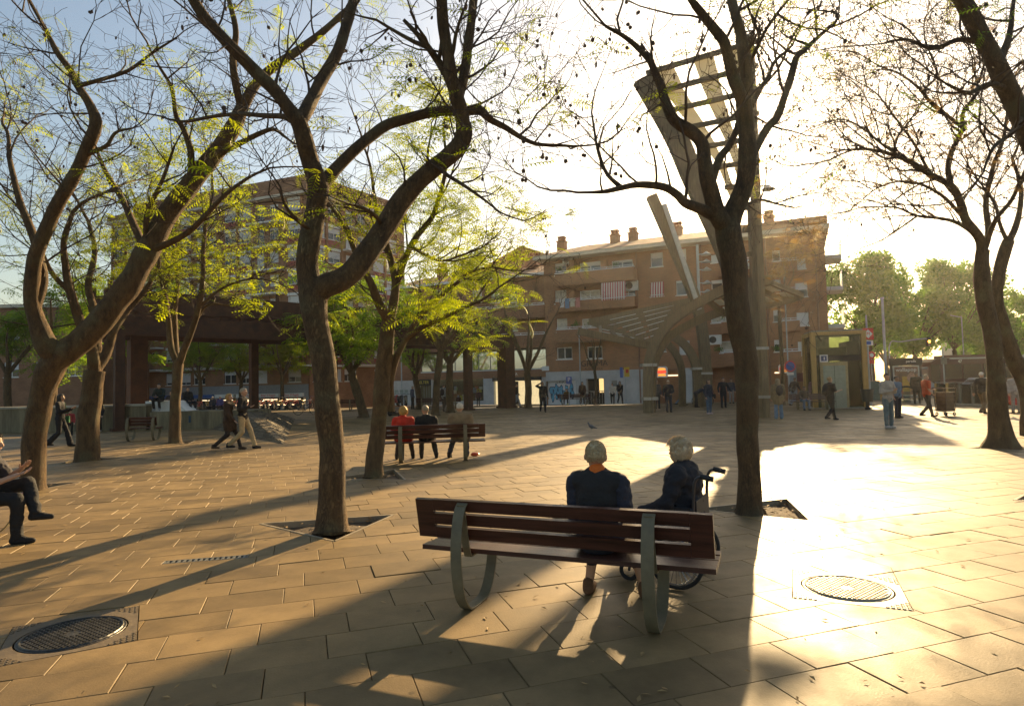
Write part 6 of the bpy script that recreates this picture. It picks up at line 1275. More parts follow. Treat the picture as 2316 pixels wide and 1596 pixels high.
# ---- wheelchair
WC = (1.39, 5.46); WR_ = R(60)       # user faces local +y, turned left
rt = tag(empty('wheelchair', (WC[0], WC[1], 0), WR_), 'black wheelchair with push handles beyond the front bench', 'wheelchair'); M_NYL = mat('black_nylon', (.025, .025, .028), rough=.7, var=.3, scale=8); M_FRM = mat('wheelchair_frame', (.08, .08, .085), rough=.35, metal=.6)
for sx in (-1, 1):
    wv = MB().torus((sx * .29, -.06, .232), .215, .017, 'X', 32, 8).build('wheel', M_TYRE, rt, True); MB().torus((sx * .335, -.06, .232), .18, .009, 'X', 32, 6).build('push_rim', M_CHR, wv, True); sp = MB()
    for k in range(12): a = math.pi * k / 12; sp.cyl((sx * .29, -.06 - .21 * math.cos(a), .232 - .21 * math.sin(a)), (sx * .29, -.06 + .21 * math.cos(a), .232 + .21 * math.sin(a)), .003, k=4)
    sp.cyl((sx * .26, -.06, .232), (sx * .32, -.06, .232), .03); sp.build('spokes', M_CHR, wv)
    c = MB().torus((sx * .24, .36, .09), .07, .018, 'X', 18, 6).build('caster', M_TYRE, rt, True); MB().cyl((sx * .24, .36, .09), (sx * .24, .33, .24), .012).build('fork', M_FRM, c)
    f = MB(); f.tube([tuple(q) for q in spline([(sx * .235, -.36, .90), (sx * .235, -.28, .915), (sx * .235, -.22, .86), (sx * .235, -.2, .6), (sx * .235, -.18, .30)], 4)], .013, 8); f.tube([(sx * .235, -.2, .41), (sx * .235, .3, .43), (sx * .235, .40, .30), (sx * .2, .50, .13)], .013, 8); f.tube([(sx * .235, -.18, .28), (sx * .235, .32, .25)], .013, 8); f.tube([(sx * .235, .02, .43), (sx * .235, .02, .62), (sx * .235, -.2, .64)], .012, 8); f.build('side_frame', M_FRM, rt, True)
    MB().cyl((sx * .235, -.37, .898), (sx * .235, -.27, .918), .022, k=10).build('push_handle', M_BLACK, rt, True); MB().box((sx * .235, -.02, .64), (.05, .32, .03)).build('armrest', M_NYL, rt); MB().box((sx * .12, .55, .12), (.15, .14, .015)).build('footplate', M_FRM, rt)
MB().box((0, -.215, .57), (.43, .02, .28)).build('back_sling', M_NYL, rt); MB().box((0, .06, .425), (.45, .44, .04)).build('seat', M_NYL, rt)
# ---- shopping trolley, litter
p = G(2139, 940); rt = tag(empty('wire_cart', (p.x, p.y, 0), R(20)), 'tall dark wheeled cart pushed by the man in orange', 'cart'); w_, d_, z0, z1 = .3, .26, .2, 1.12; M_CART = mat('cart_brown', (.09, .055, .035), rough=.6)
for sx in (-1, 1):
    for sy in (-1, 1): MB().cyl((sx * w_ * .85, sy * d_ * .8, z0), (sx * w_, sy * d_, z1), .02, k=6).build('upright', M_CART, rt)
for i in range(7):
    t = i / 6; zz = z0 + (z1 - z0) * t; s = .85 + .15 * t; f = MB()
    for a, c in (((-1, -1), (1, -1)), ((1, -1), (1, 1)), ((1, 1), (-1, 1)), ((-1, 1), (-1, -1))): f.cyl((a[0] * w_ * s, a[1] * d_ * s, zz), (c[0] * w_ * s, c[1] * d_ * s, zz), .012, k=5)
    f.build('wire_ring', M_CART, rt)
MB().prism([(-.24, -.2), (.24, -.2), (.24, .2), (-.24, .2)], .21, .95).build('load', mat('cart_load', (.13, .085, .05), rough=.9, var=.6, scale=5, bump=.5), rt)
for sx in (-1, 1):
    for sy in (-1, 1): MB().torus((sx * .24, sy * .19, .08), .06, .022, 'Y', 14, 6).build('wheel', M_TYRE, rt, True)
MB().tube([(-.3, -.2, 1.1), (-.42, -.2, 1.16), (-.42, .2, 1.16), (-.3, .2, 1.1)], .018, 6).build('handle', M_CART, rt, True)
p = G(1074, 1031); rt = tag(empty('crushed_packet', (p.x, p.y, 0), R(20)), 'crumpled orange red packet lying on the paving by the bench of three', 'litter'); b = MB(); b.ell((0, 0, .045), (.11, .05, .045), 12, 7); b.v = [(x * (1 + .25 * noise.noise(Vector((x * 30, y * 30, z * 30)))), y * (1 + .3 * noise.noise(Vector((x * 25, y * 40, 3)))), max(.002, z * (1 + .3 * noise.noise(Vector((x * 40, 2, z * 40)))))) for x, y, z in b.v]; b.build('packet', mat('packet_red', (.75, .09, .03), rough=.35), rt)
# pigeon
p = G(1338, 974); rt = tag(empty('pigeon', (p.x, p.y, 0), R(100)), 'grey pigeon standing on the paving in mid plaza', 'pigeon'); b = MB()

b_pig = b; b.ell((0, 0, .15), (.06, .11, .065), 12, 8, Matrix.Rotation(R(25), 3, 'X')); b.capsule((0, .07, .19), (0, .10, .27), .035, .025); b.ell((0, .112, .285), (.024, .03, .026)); b.capsule((0, -.07, .12), (0, -.2, .085), .035, .018); b.capsule((.02, .01, .10), (.02, .02, .0), .008, .006, 6); b.capsule((-.02, .01, .10), (-.02, .02, .0), .008, .006, 6)

# fallen leaves, pods and bits on the paving
M_DRY = mat('fallen_leaf', (.34, .22, .09), rough=.8, var=.5, scale=9)
lt = MB(); rr = random.Random(77)
for _ in range(520):
    yy = 2.5 + 22 * rr.random() ** 1.6; xx = rr.uniform(-.85, .85) * yy; an = rr.random() * 6.3; s_ = rr.uniform(.012, .035); dx, dy = math.cos(an) * s_, math.sin(an) * s_; w2 = rr.uniform(.25, .5); z = .006
    if any(math.hypot(xx - sum(p[0] for p in h) / len(h), yy - sum(p[1] for p in h) / len(h)) < .8 for h in HOLES): continue
    lt.add([(xx - dx, yy - dy, z), (xx + dy * w2, yy - dx * w2, z + rr.uniform(.001, .01)), (xx + dx, yy + dy, z + rr.uniform(0, .012)), (xx - dy * w2, yy + dx * w2, z + rr.uniform(.001, .008))], [(0, 1, 2, 3)])
tag(lt.build('fallen_leaves', M_DRY), 'small dry leaves and scraps scattered over the paving', 'leaves', kind='stuff')
# ================================================================== people
TMP = bpy.data.scenes.new('tmp')
def remesh(b, vox, smooth=2, nz=0.0, seed=0):
    me = b.mesh('tmp', M_BLACK); o = bpy.data.objects.new('tmp', me); TMP.collection.objects.link(o)
    m = o.modifiers.new('r', 'REMESH'); m.mode = 'VOXEL'; m.voxel_size = vox; m.use_smooth_shade = True
    if smooth: s = o.modifiers.new('s', 'SMOOTH'); s.iterations = smooth; s.factor = .5
    TMP.view_layers[0].update(); dg = TMP.view_layers[0].depsgraph; out = bpy.data.meshes.new_from_object(o.evaluated_get(dg)); bpy.data.objects.remove(o); bpy.data.meshes.remove(me)
    n = len(out.vertices); co = np.empty(n * 3, np.float32); out.vertices.foreach_get('co', co); co = co.reshape(-1, 3)
    if nz:
        no = np.empty(n * 3, np.float32); out.vertices.foreach_get('normal', no); no = no.reshape(-1, 3); off = Vector((seed * 1.3, seed * .7, 0))
        d = np.array([noise.noise(Vector((float(c[0]) * 9, float(c[1]) * 9, float(c[2]) * 16)) + off) + .5 * noise.noise(Vector((float(c[0]) * 22, float(c[1]) * 22, float(c[2]) * 30)) + off) for c in co]); co = co + no * (d * nz)[:, None]
    f = [tuple(p.vertices) for p in out.polygons]; bpy.data.meshes.remove(out)
    r = MB(); r.v = [tuple(map(float, c)) for c in co]; r.f = f; r.m = [0] * len(f); return r
def cloth(c, name=None): 
    key = 'cloth_%02x%02x%02x' % tuple(int(255 * x) for x in c); return mat(key, c, rough=.85, var=.3, scale=7, bump=.35, bscale=45)
def skinm(c): return mat('skin_%02x' % int(c[0] * 255), c, rough=.5, var=.12, scale=12)
def hairm(c): return mat('hair_%02x%02x%02x' % tuple(int(255 * x) for x in c), c, rough=.55, var=.35, scale=18, bump=.9, bscale=70, stretch=(1, 1, .5))
SK = (.50, .29, .19); SK2 = (.36, .19, .11)
WHITEH = (.72, .66, .56); GREYH = (.42, .36, .27); BLOND = (.50, .33, .13); DARKH = (.02, .015, .012); BROWNH = (.09, .05, .03)
def person(label, x, y, face, pose='stand', h=1.70, top=(.03, .03, .035), bot=(.03, .03, .04), shoe=(.02, .02, .02), hair=DARKH, style='short', skin=SK, sleeve='long', coat=0.0, arms=None, z=0.0, near=False, group='people in the plaza', bag=None, lean=0.0, seat=.445, head=(0, 0), legs=None, collar=None, stride=.3, fat=1.0, shorts=False, gil=None, hem=None, seed=None, crop=.95):
    seed = seed if seed is not None else int(abs(x * 37 + y * 91)) % 97
    s = h / 1.72; rt = tag(empty('person', (x, y, z), R(-face)), label, 'person', group); rt.scale = (s, s, s)
    V = Vector; ln = math.sin(R(lean)); lc = math.cos(R(lean))
    if pose in ('stand', 'walk'):
        hip = .91; st = stride if pose == 'walk' else .0
        J = {'hipL': V((-.095, 0, hip)), 'hipR': V((.095, 0, hip))}
        if pose == 'walk':
            J['kneeL'] = V((-.10, st * .62, .50)); J['ankL'] = V((-.10, st * 1.0, .075)); J['kneeR'] = V((.10, st * .05, .475)); J['ankR'] = V((.10, -st * 1.15, .13))
        else:
            J['kneeL'] = V((-.105, .015, .49)); J['ankL'] = V((-.115, -.02, .075)); J['kneeR'] = V((.105, .025, .49)); J['ankR'] = V((.12, .03, .075))
        pel = V((0, 0, hip + .03))
    else:
        hip = seat / s + .085; J = {'hipL': V((-.10, 0, hip)), 'hipR': V((.10, 0, hip))}
        J['kneeL'] = V((-.13, .42, hip - .02)); J['ankL'] = V((-.14, .40, .075)); J['kneeR'] = V((.13, .43, hip - .02)); J['ankR'] = V((.15, .47, .075)); pel = V((0, -.02, hip + .02))
    if legs: 
        for k_, v_ in legs.items(): J[k_] = V(v_)
    tk = 1.0 if pose != 'sit' else .90
    def up(d, fx=0, fy=0):
        if d > .1: d = .1 + (d - .1) * (tk if d < .6 else tk + (1 - tk) * .2)
        return pel + V((fx, fy * lc + d * ln, d * lc))
    waist = up(.14); chest = up(.34, 0, .0); neck = up(.515, 0, -.015); hc = up(.66, head[0] * .05, .03 + head[1] * .05); shL = up(.455, -.185 * fat ** .5); shR = up(.455, .185 * fat ** .5)
    if arms is None: arms = (((-.25, -.03, -.30), (-.25, .06, -.54)), ((.25, -.03, -.30), (.25, .06, -.54))) if pose == 'stand' else (((-.25, -.14, -.27), (-.24, -.16, -.52)), ((.25, .07, -.29), (.24, .24, -.48))) if pose == 'walk' else (((-.25, .04, -.28), (-.13, .26, -.36)), ((.25, .04, -.28), (.13, .26, -.36)))
    c0 = up(.455); A = []
    for k_, (e, w_) in enumerate(arms): A.append((V((e[0], 0, 0)) + c0 + V((0, e[1], e[2])), V((w_[0], 0, 0)) + c0 + V((0, w_[1], w_[2]))))
    # ---------------- body (one continuous mesh)
    f2 = fat; b = MB()
    tilt = Matrix.Rotation(R(-lean), 3, 'X')
    def torso(b, g):
        b.ell(up(.36), (.165 * f2 ** .5 + g, .105 * f2 + g, .19 + g * .6), 14, 10, tilt); b.ell(up(.15, 0, .01 * (f2 - 1) * 10 * .1), (.145 * f2 + g, .10 * f2 + g, .18 + g), 14, 10, tilt); b.ell(up(.0), (.165 * f2 ** .7 + g, .115 * f2 ** .7 + g, .13 + g), 14, 10, tilt)
        b.capsule(shL + V((.03, 0, 0)), shR - V((.03, 0, 0)), .06 + g, .06 + g); b.capsule(up(.47), neck, .075 + g * .8, .055 + g * .5)
    torso(b, 0); b.capsule(neck, hc - V((0, 0, .06)), .052, .05)
    R_h = Matrix.Rotation(R(head[1] * 25 - lean * .4), 3, 'X') @ Matrix.Rotation(R(-head[0] * 40), 3, 'Z')
    def hp(a_, b2, c_): return hc + R_h @ V((a_, b2, c_))
    b.ell(hp(0, -.012, .02), (.075, .094, .095), 14, 10, R_h); b.ell(hp(0, .022, -.045), (.056, .066, .068), 12, 8, R_h); b.capsule(hp(0, .082, .005), hp(0, .10, -.028), .012, .017, 8)
    for sx in (-1, 1): b.ell(hp(sx * .080, -.008, -.008), (.014, .022, .034), 8, 6, R_h)
    for (e, w_), sh in zip(A, (shL, shR)): b.capsule(sh, e, .05, .04); b.capsule(e, w_, .039, .027)
    for sd in 'LR': b.capsule(J['hip' + sd], J['knee' + sd], .082 * f2 ** .5, .056); b.capsule(J['knee' + sd], J['ank' + sd], .055, .038)
    for sd in 'LR': an = J['ank' + sd]; b.capsule(an + V((0, -.03, -.03)), an + V((0, .13, -.045)), .038, .03)
    vox = .013 if near else (.021 if y < 20 else .029); mb = remesh(b, vox, 2)
    for (e, w_), sx in zip(A, (-1, 1)):                       # hands: palm, four fingers, thumb
        d = (w_ - e).normalized(); sd = d.cross(V((0, 0, 1)) if abs(d.z) < .9 else V((0, 1, 0))).normalized(); nr_ = sd.cross(d)
        mb.ell(w_ + d * .045, (.016, .05, .038), 8, 6, Matrix((nr_, d, sd)).transposed())
        for i, (o_, L_) in enumerate(((-.027, .062), (-.009, .075), (.009, .072), (.026, .056))):
            p0 = w_ + d * .075 + sd * o_; p1 = p0 + d * L_ * .5 + nr_ * .006; p2 = p1 + (d * .75 + nr_ * .55).normalized() * L_ * .5; mb.tube([p0, p1, p2], [.0095, .009, .006], 6)
        p0 = w_ + d * .025 + sd * .03; mb.tube([p0, p0 + (d * .6 + sd * .7) * .035, p0 + (d * .9 + sd * .5 + nr_ * .4) * .062], [.011, .010, .007], 6)
    nb = len(mb.f)
    for sx in (-1, 1): mb.ell(hp(sx * .03, .077, .006), (.013, .008, .007), 8, 5, R_h, 1); mb.capsule(hp(sx * .016, .082, .026), hp(sx * .045, .074, .027), .004, .004, 5); mb.m += [0] * (len(mb.f) - len(mb.m))
    mb.capsule(hp(-.02, .083, -.058), hp(.02, .083, -.058), .0045, .0045, 5); mb.m = mb.m[:len(mb.f)] + [2] * (len(mb.f) - len(mb.m))
    mb.m = (mb.m + [2] * len(mb.f))[:len(mb.f)]
    body = mb.build('body', [skinm(skin), mat('eye_dark', (.03, .02, .015), rough=.3), mat('lips', (.30, .11, .08), rough=.5)], rt, True)
    # ---------------- clothes
    g = .022 if not coat else .034; b = MB(); torso(b, g)
    b.v = [v_ for v_ in b.v]
    for (e, w_), sh in zip(A, (shL, shR)):
        if sleeve == 'long': b.capsule(sh, e, .056 + g, .047 + g * .7); b.capsule(e, e.lerp(w_, .96), .046 + g * .7, .034 + g * .5)
        elif sleeve == 'short': b.capsule(sh, sh.lerp(e, .75), .056 + g, .052 + g)
        else: b.capsule(sh, sh.lerp(e, .15), .055 + g, .052 + g)
    if coat:
        for sd in 'LR':
            q = J['hip' + sd].lerp(J['knee' + sd], coat); b.capsule(J['hip' + sd], q, .10 * f2 ** .5 + g, .085 + g)
        b.capsule(pel, (J['hipL'].lerp(J['kneeL'], coat) + J['hipR'].lerp(J['kneeR'], coat)) / 2, .12 + g, .10 + g)
    t = remesh(b, vox * .95, 2, .017 if near else .014, seed); t.build('jacket' if sleeve == 'long' else 'shirt', cloth(top), rt, True)
    if collar: b = MB(); b.capsule(up(.475), up(.545, 0, -.012), .088, .072); remesh(b, .012, 1).build('collar', cloth(collar), rt, True)
    if gil:
        b = MB(); b.ell(up(.34), (.165 * f2 ** .5 + .034, .105 * f2 + .036, .235), 14, 10, tilt); b.ell(up(.12), (.145 * f2 + .036, .10 * f2 + .036, .2), 14, 10, tilt); b.capsule(shL + V((.035, 0, .0)), shR - V((.035, 0, 0)), .092, .092); remesh(b, vox * .95, 2, .008, seed).build('gilet', cloth(gil), rt, True)
    b = MB(); b.ell(up(.0), (.165 * f2 ** .7 + .018, .115 * f2 ** .7 + .018, .13), 14, 10, tilt)
    for sd in 'LR':
        b.capsule(J['hip' + sd], J['knee' + sd], .088 * f2 ** .5 + .012, .064 + .010)
        if not shorts: b.capsule(J['knee' + sd], J['knee' + sd].lerp(J['ank' + sd], crop), .064 + .010, .052 + .008 if hem is None else hem)
    remesh(b, vox, 2, .012, seed + 5).build('shorts' if shorts else 'trousers', cloth(bot), rt, True)
    for sd in 'LR':
        an = J['ank' + sd]; b = MB(); fl = 1; b.capsule(an + V((0, -.035, -.035)), an + V((0, .06, -.033)), .046, .047); b.capsule(an + V((0, .06, -.038)), an + V((0, .15, -.046)), .045, .032); b.capsule(an + V((0, -.02, .02)), an + V((0, -.02, -.02)), .047, .05)
        q = remesh(b, .012 if y < 20 else .02, 1); q.v = [(x_, y_, max(z_, an.z - .075)) for x_, y_, z_ in q.v]; q.build('shoe', cloth(shoe), rt, True)
    # ---------------- hair
    if style != 'bald':
        b = MB(); nu, nv = 26, 18; rr = random.Random(seed); rx, ry, rz_ = {'short': (.083, .104, .107), 'crop': (.077, .098, .100), 'fluffy': (.108, .118, .125), 'bob': (.098, .112, .118), 'long': (.092, .108, .112), 'bun': (.084, .104, .108)}[style]
        b.ell((0, 0, 0), (rx, ry, rz_), nu, nv); amp = {'short': .06, 'crop': .03, 'fluffy': .16, 'bob': .10, 'long': .08, 'bun': .05}[style]; low = {'short': -.035, 'crop': -.045, 'fluffy': -.085, 'bob': -.12, 'long': -.1, 'bun': -.03}[style]
        vs = []
        for v_ in b.v:
            q = V(v_); k_ = 1 + amp * (noise.noise(q * 22 + V((seed, 0, 0))) + .6 * noise.noise(q * 55 + V((0, seed, 0)))); q *= k_
            if q.y > .035 and q.z < .045: q = V((q.x * .72, .02, q.z))          # open face
            if q.z < low: q = V((q.x * .8, q.y * .8, low + (q.z - low) * .25))
            if abs(q.x) > .055 and -.03 < q.z - .0 < .03 and abs(q.y) < .05 and style in ('short', 'crop', 'bun'): q.x *= .94
            vs.append(hp(q.x, q.y - .012, q.z + .018))
        b.v = vs; o = b.build('hair', hairm(hair), rt, True)
        if style in ('fluffy', 'bob', 'long', 'short', 'crop') and near or style == 'fluffy':
            st = MB()
            for _ in range((1500 if style == 'crop' else 1700) if near else 260):
                u_ = rr.uniform(0, 6.28); w2 = rr.uniform(-.6, 1); q0 = V((rx * math.cos(u_) * math.sqrt(1 - w2 * w2), ry * math.sin(u_) * math.sqrt(1 - w2 * w2), rz_ * w2))
                if q0.y > .03 and q0.z < .05: continue
                nn = q0.normalized(); tg = V((rr.gauss(0, .6), rr.gauss(0, .6), rr.gauss(0, .6) - .9)); tg = (tg - nn * tg.dot(nn)).normalized(); ln_ = {'crop': .017, 'short': .024}.get(style, .042)
                p0 = q0 * .97; p1 = q0 + nn * .006 + tg * ln_ * .5; p2 = q0 + nn * rr.uniform(.0, .4) * ln_ + tg * ln_
                st.tube([hp(p.x, p.y - .012, p.z + .018) for p in (p0, p1, p2)], [.0022, .0018, .0006], 3, caps=False)
            st.build('hair_strands', leafmat('strand_%02x%02x%02x' % tuple(int(255 * x_) for x_ in hair), tuple(c_ * .8 for c_ in hair), tuple(min(1, c_ * 1.15) for c_ in hair), .5), o, kind='stuff')
        if style == 'long':
            b = MB(); b.capsule(hp(0, -.05, .03), hp(0, -.075, -.2), .085, .06); b.capsule(hp(-.06, -.02, .0), hp(-.075, -.01, -.18), .04, .03); b.capsule(hp(.06, -.02, .0), hp(.075, -.01, -.18), .04, .03); remesh(b, .016, 1, .012, seed).build('long_hair', hairm(hair), rt, True)
        if style == 'bun': MB().ell(hp(0, -.10, .05), (.045, .045, .045)).build('bun', hairm(hair), rt, True)
    if bag:
        kind, col = bag
        if kind == 'back': b = MB(); b.ell(up(.27, 0, -.20), (.15, .10, .23), 14, 10, tilt); b.ell(up(.18, 0, -.27), (.11, .06, .12), 12, 8, tilt); o = remesh(b, .018, 2).build('backpack', cloth(col), rt, True); s_ = MB()
        if kind == 'back':
            for sx in (-.1, .1): s_.tube([up(.47, sx, -.12), up(.53, sx, .0), up(.4, sx, .13), up(.15, sx * 1.2, .08), up(.1, sx * 1.2, -.15)], .018, 6)
            s_.build('strap', cloth(col), o, True)
        if kind == 'side':
            c_ = up(-.06, -.30, .02); o = MB().box(c_, (.09, .28, .22)).build('shoulder_bag', cloth(col), rt); MB().tube([c_ + V((0, -.1, .1)), up(.47, -.12, -.08), up(.52, -.1, 0), up(.47, -.12, .09), c_ + V((0, .1, .1))], .01, 5).build('strap', cloth(col), o)
        if kind == 'hand': w_ = A[1][1] + V((.0, .02, -.28)); o = MB().box(w_, (.10, .26, .30)).build('hand_bag', cloth(col), rt); MB().tube([w_ + V((0, -.08, .15)), w_ + V((0, 0, .26)), w_ + V((0, .08, .15))], .008, 5).build('handle', cloth(col), o)
    return rt
def bl(cx, cy, rz, lx, ly): return cx + math.cos(rz) * lx - math.sin(rz) * ly, cy + math.sin(rz) * lx + math.cos(rz) * ly
NAVY = (.02, .019, .024); BLK = (.014, .014, .015); JEAN = (.08, .13, .20); TAN = (.30, .22, .13)
# near bench sitter
x, y = bl(*NB, NBR, .26, .02)
person('grey haired man in black gilet and orange collar sitting on the front bench', x, y, 22, 'sit', 1.66, top=(.026, .028, .042), gil=(.022, .02, .02), bot=(.02, .022, .03), hair=(.70, .57, .36), style='crop', near=True, collar=(.75, .16, .02), group='people sitting on benches', lean=4, head=(-.35, -.3), seat=.445, arms=(((-.20, .02, -.28), (-.10, .22, -.36)), ((.23, .0, -.27), (.18, .20, -.38))), shoe=(.16, .08, .04), fat=.86, crop=.55, legs={'ankL': (-.19, .36, .08), 'ankR': (.26, .42, .08)})
x, y = bl(*WC, WR_, 0, -.06)
person('white haired woman in dark padded coat sitting in the wheelchair', x, y, -60, 'sit', 1.56, top=NAVY, bot=(.03, .03, .035), hair=(.80, .66, .46), style='fluffy', near=True, coat=.35, collar=(.02, .02, .025), group='people sitting on benches', seat=.43, lean=2, head=(.55, .1), fat=1.42, arms=(((-.31, .08, -.26), (-.26, .33, -.33)), ((.31, .03, -.27), (.27, .24, -.33))), legs={'ankL': (-.12, .52, .20), 'ankR': (.12, .52, .20)}, shoe=(.25, .2, .15))
# bench of three
for lx, lab, kw in ((-.68, 'curly blond woman in red jacket, leftmost on the middle bench', dict(top=(.62, .035, .018), hair=(.60, .36, .10), style='fluffy', coat=.3, h=1.60, bot=(.05, .035, .03), legs={'ankL': (-.2, .36, .08), 'ankR': (.2, .42, .08)}, head=(.2, 0))), (-.16, 'grey haired man in black jacket in the middle of the bench', dict(top=BLK, hair=(.33, .27, .18), style='short', h=1.66, head=(-.5, 0), bot=(.03, .03, .035), legs={'ankR': (.22, .36, .08)})), (.62, 'white haired man in beige jacket with cane, right on the middle bench', dict(top=(.27, .19, .11), hair=WHITEH, style='short', h=1.74, bot=(.05, .06, .09), fat=1.15, coat=.15, legs={'ankL': (-.27, .34, .08)}, head=(-.25, 0)))):
    x, y = bl(*MBX, MBR, lx, .03); person(lab, x, y, -5.6, 'sit', group='people sitting on benches', **kw)
x, y = bl(*MBX, MBR, .40, .42); rt = tag(empty('walking_cane', (x, y, 0)), 'thin dark walking cane at the knees of the beige jacketed man', 'cane'); MB().tube([(0, 0, 0), (.01, -.02, .78), (.01, -.04, .84), (.01, -.1, .85)], .011, 6).build('shaft', M_BLACK, rt, True); MB().cyl((0, 0, 0), (0, 0, .03), .016).build('ferrule', M_TYRE, rt)
def at(px, py): p = G(px, py); return p.x, p.y
person('woman in long dark brown coat walking arm in arm, left of the couple', *at(516, 1017), 82, 'walk', 1.60, top=(.05, .028, .016), bot=(.025, .018, .016), hair=(.42, .24, .08), style='bob', coat=.55, group='walking couple', stride=.34, shoe=(.08, .05, .03))
person('man in black jacket and cream trousers walking beside the woman in brown', *at(549, 1015), 84, 'walk', 1.76, top=(.016, .014, .014), bot=(.50, .37, .20), hair=GREYH, style='short', group='walking couple', stride=.30, arms=(((-.25, -.05, -.29), (-.23, -.02, -.54)), ((.25, -.02, -.28), (.12, .22, -.22))))
person('woman in black wide trousers with green bag looking at her phone, left', *at(135, 1010), 75, 'walk', 1.70, top=(.012, .012, .016), bot=(.012, .012, .018), hair=DARKH, style='long', stride=.26, hem=.10, bag=('side', (.02, .13, .05)), arms=(((-.22, .05, -.27), (-.08, .32, -.16)), ((.22, .05, -.27), (.08, .32, -.16))), group='people walking at left')
person('seated person with crossed dark trousers cut by the left picture edge', P9.x - .24, P9.y + .02, 72, 'sit', 1.74, top=(.05, .045, .05), sleeve='short', bot=(.012, .012, .014), hair=DARKH, style='short', shoe=(.012, .012, .014), group='people sitting on benches', near=True, lean=14, arms=(((-.2, .16, -.24), (-.06, .34, -.12)), ((.24, .12, -.28), (.10, .36, -.18))), legs={'kneeL': (-.06, .48, .66), 'ankL': (.10, .62, .32), 'kneeR': (.13, .44, .50), 'ankR': (.15, .46, .075)})
person('dark figure standing behind the thick left tree', *at(222, 976), 180, 'stand', 1.45, top=BLK, bot=BLK, shoe=(.5, .5, .5), group='people walking at left')
person('small child in red near the woman with the green bag', *at(158, 985), 150, 'stand', 1.05, top=(.35, .04, .04), bot=BLK, group='people walking at left')
# on the white block and behind
q = AT(377, 905, 29.2); person('person in dark clothes perched on the white block, legs hanging', q.x - .05, 28.75, 175, 'sit', 1.68, z=.80, top=(.02, .03, .025), bot=BLK, hair=DARKH, shoe=(.4, .4, .4), seat=.47, legs={'ankL': (-.13, .34, .16), 'ankR': (.13, .3, .14)}, group='people around the low parapet', lean=12, arms=(((-.24, .1, -.27), (-.08, .3, -.3)), ((.24, .1, -.27), (.08, .3, -.3))))
q = AT(412, 905, 29.4); person('person sitting on the sloping end of the white block', q.x, 29.9, 120, 'sit', 1.66, z=.80, top=BLK, bot=NAVY, group='people around the low parapet', seat=.3)
q = AT(346, 905, 29.4); person('dark haired person behind the white block', q.x, 31.0, 180, 'stand', 1.75, top=(.02, .02, .03), bot=BLK, group='people around the low parapet')
for px, lab, col in ((481, 'white haired person sitting left in front of the bicycles', (.04, .04, .05)), (498, 'white haired person in violet sitting right in front of the bicycles', (.09, .08, .2))):
    q = AT(px, 905, 44); person(lab, q.x, 44, 190, 'sit', 1.66, top=col, bot=NAVY, hair=WHITEH, seat=.5, group='people around the low parapet')
# far standing people
person('man in black shading his eyes with a raised arm in mid plaza', *at(1228, 932), 172, 'walk', 1.80, top=(.018, .016, .016), bot=(.02, .018, .02), hair=DARKH, style='crop', skin=SK2, stride=.2, arms=(((-.25, -.05, -.29), (-.3, .02, -.55)), ((.36, .12, .08), (.10, .14, .24))))
person('man with dark backpack and grey hoodie seen from behind near the shop wing', *at(1004, 931), 20, 'walk', 1.80, top=(.30, .34, .38), bot=(.06, .045, .04), hair=DARKH, bag=('back', (.03, .025, .03)), stride=.22)
person('small child in dark clothes before the shop window', *at(1082, 918), 10, 'stand', 1.28, top=(.08, .04, .05), bot=BLK)
person('woman in cream jacket walking with a friend by the grey wall', *at(1386, 914), 190, 'walk', 1.60, top=(.52, .48, .42), bot=BLK, hair=DARKH, style='bun', stride=.2, group='pair by the grey wall')
person('woman in black walking beside the cream jacket', *at(1403, 913), 170, 'walk', 1.72, top=BLK, bot=BLK, hair=DARKH, style='long', stride=.24, group='pair by the grey wall')
person('person in brown jacket standing by the thin bare tree', *at(1318, 915), 200, 'stand', 1.75, top=(.09, .05, .03), bot=BLK, hair=DARKH, style='long', shoe=(.6, .6, .58))
q = G(1283, 914); person('person in olive with lime shoes sitting under the graffiti', q.x, q.y - .1, 200, 'sit', 1.66, top=(.13, .09, .03), bot=(.05, .04, .035), hair=(.2, .09, .03), shoe=(.45, .6, .04), lean=18, style='short')
q = G(1237, 917); person('person in black leaning by the menu stand near the bare tree', q.x - .3, q.y + .5, 200, 'stand', 1.62, top=BLK, bot=BLK)
person('person in blue coat standing in front of the ELTER shop', *at(933, 925), 60, 'stand', 1.72, top=(.03, .05, .10), bot=BLK, hair=GREYH)
person('person in jeans passing behind the rust column', *at(1168, 921), 90, 'walk', 1.7, top=BLK, bot=(.25, .3, .36))
person('man in dark jacket with hands together left of the canopy foot', *at(1487, 924), 170, 'stand', 1.72, top=(.05, .05, .06), bot=(.03, .03, .035), hair=GREYH, group='men under the canopy')
person('old man in dark jacket standing under the canopy arch', *at(1513, 932), 175, 'stand', 1.72, top=(.025, .025, .028), bot=(.04, .045, .06), hair=WHITEH, style='crop', fat=1.2, group='men under the canopy', arms=(((-.28, .02, -.28), (-.1, .2, -.4)), ((.28, .02, -.28), (.3, .1, -.5))))
person('woman in light blue jeans walking under the canopy', *at(1540, 916), 120, 'walk', 1.65, top=(.07, .09, .13), bot=(.20, .28, .38), hair=BROWNH, style='bob', group='men under the canopy')
person('woman in black jacket and blue jeans with pale trainers by the canopy', *at(1604, 936), 150, 'stand', 1.70, top=(.03, .04, .06), bot=(.09, .14, .20), hair=BROWNH, style='bob', shoe=(.65, .5, .48), bag=('side', (.02, .02, .02)))
person('man in black with arms apart left of the right tree trunk', *at(1637, 922), 178, 'stand', 1.80, top=(.018, .02, .026), bot=(.02, .022, .03), hair=DARKH, arms=(((-.33, .0, -.25), (-.38, .12, -.46)), ((.3, .02, -.28), (.3, .12, -.5))))
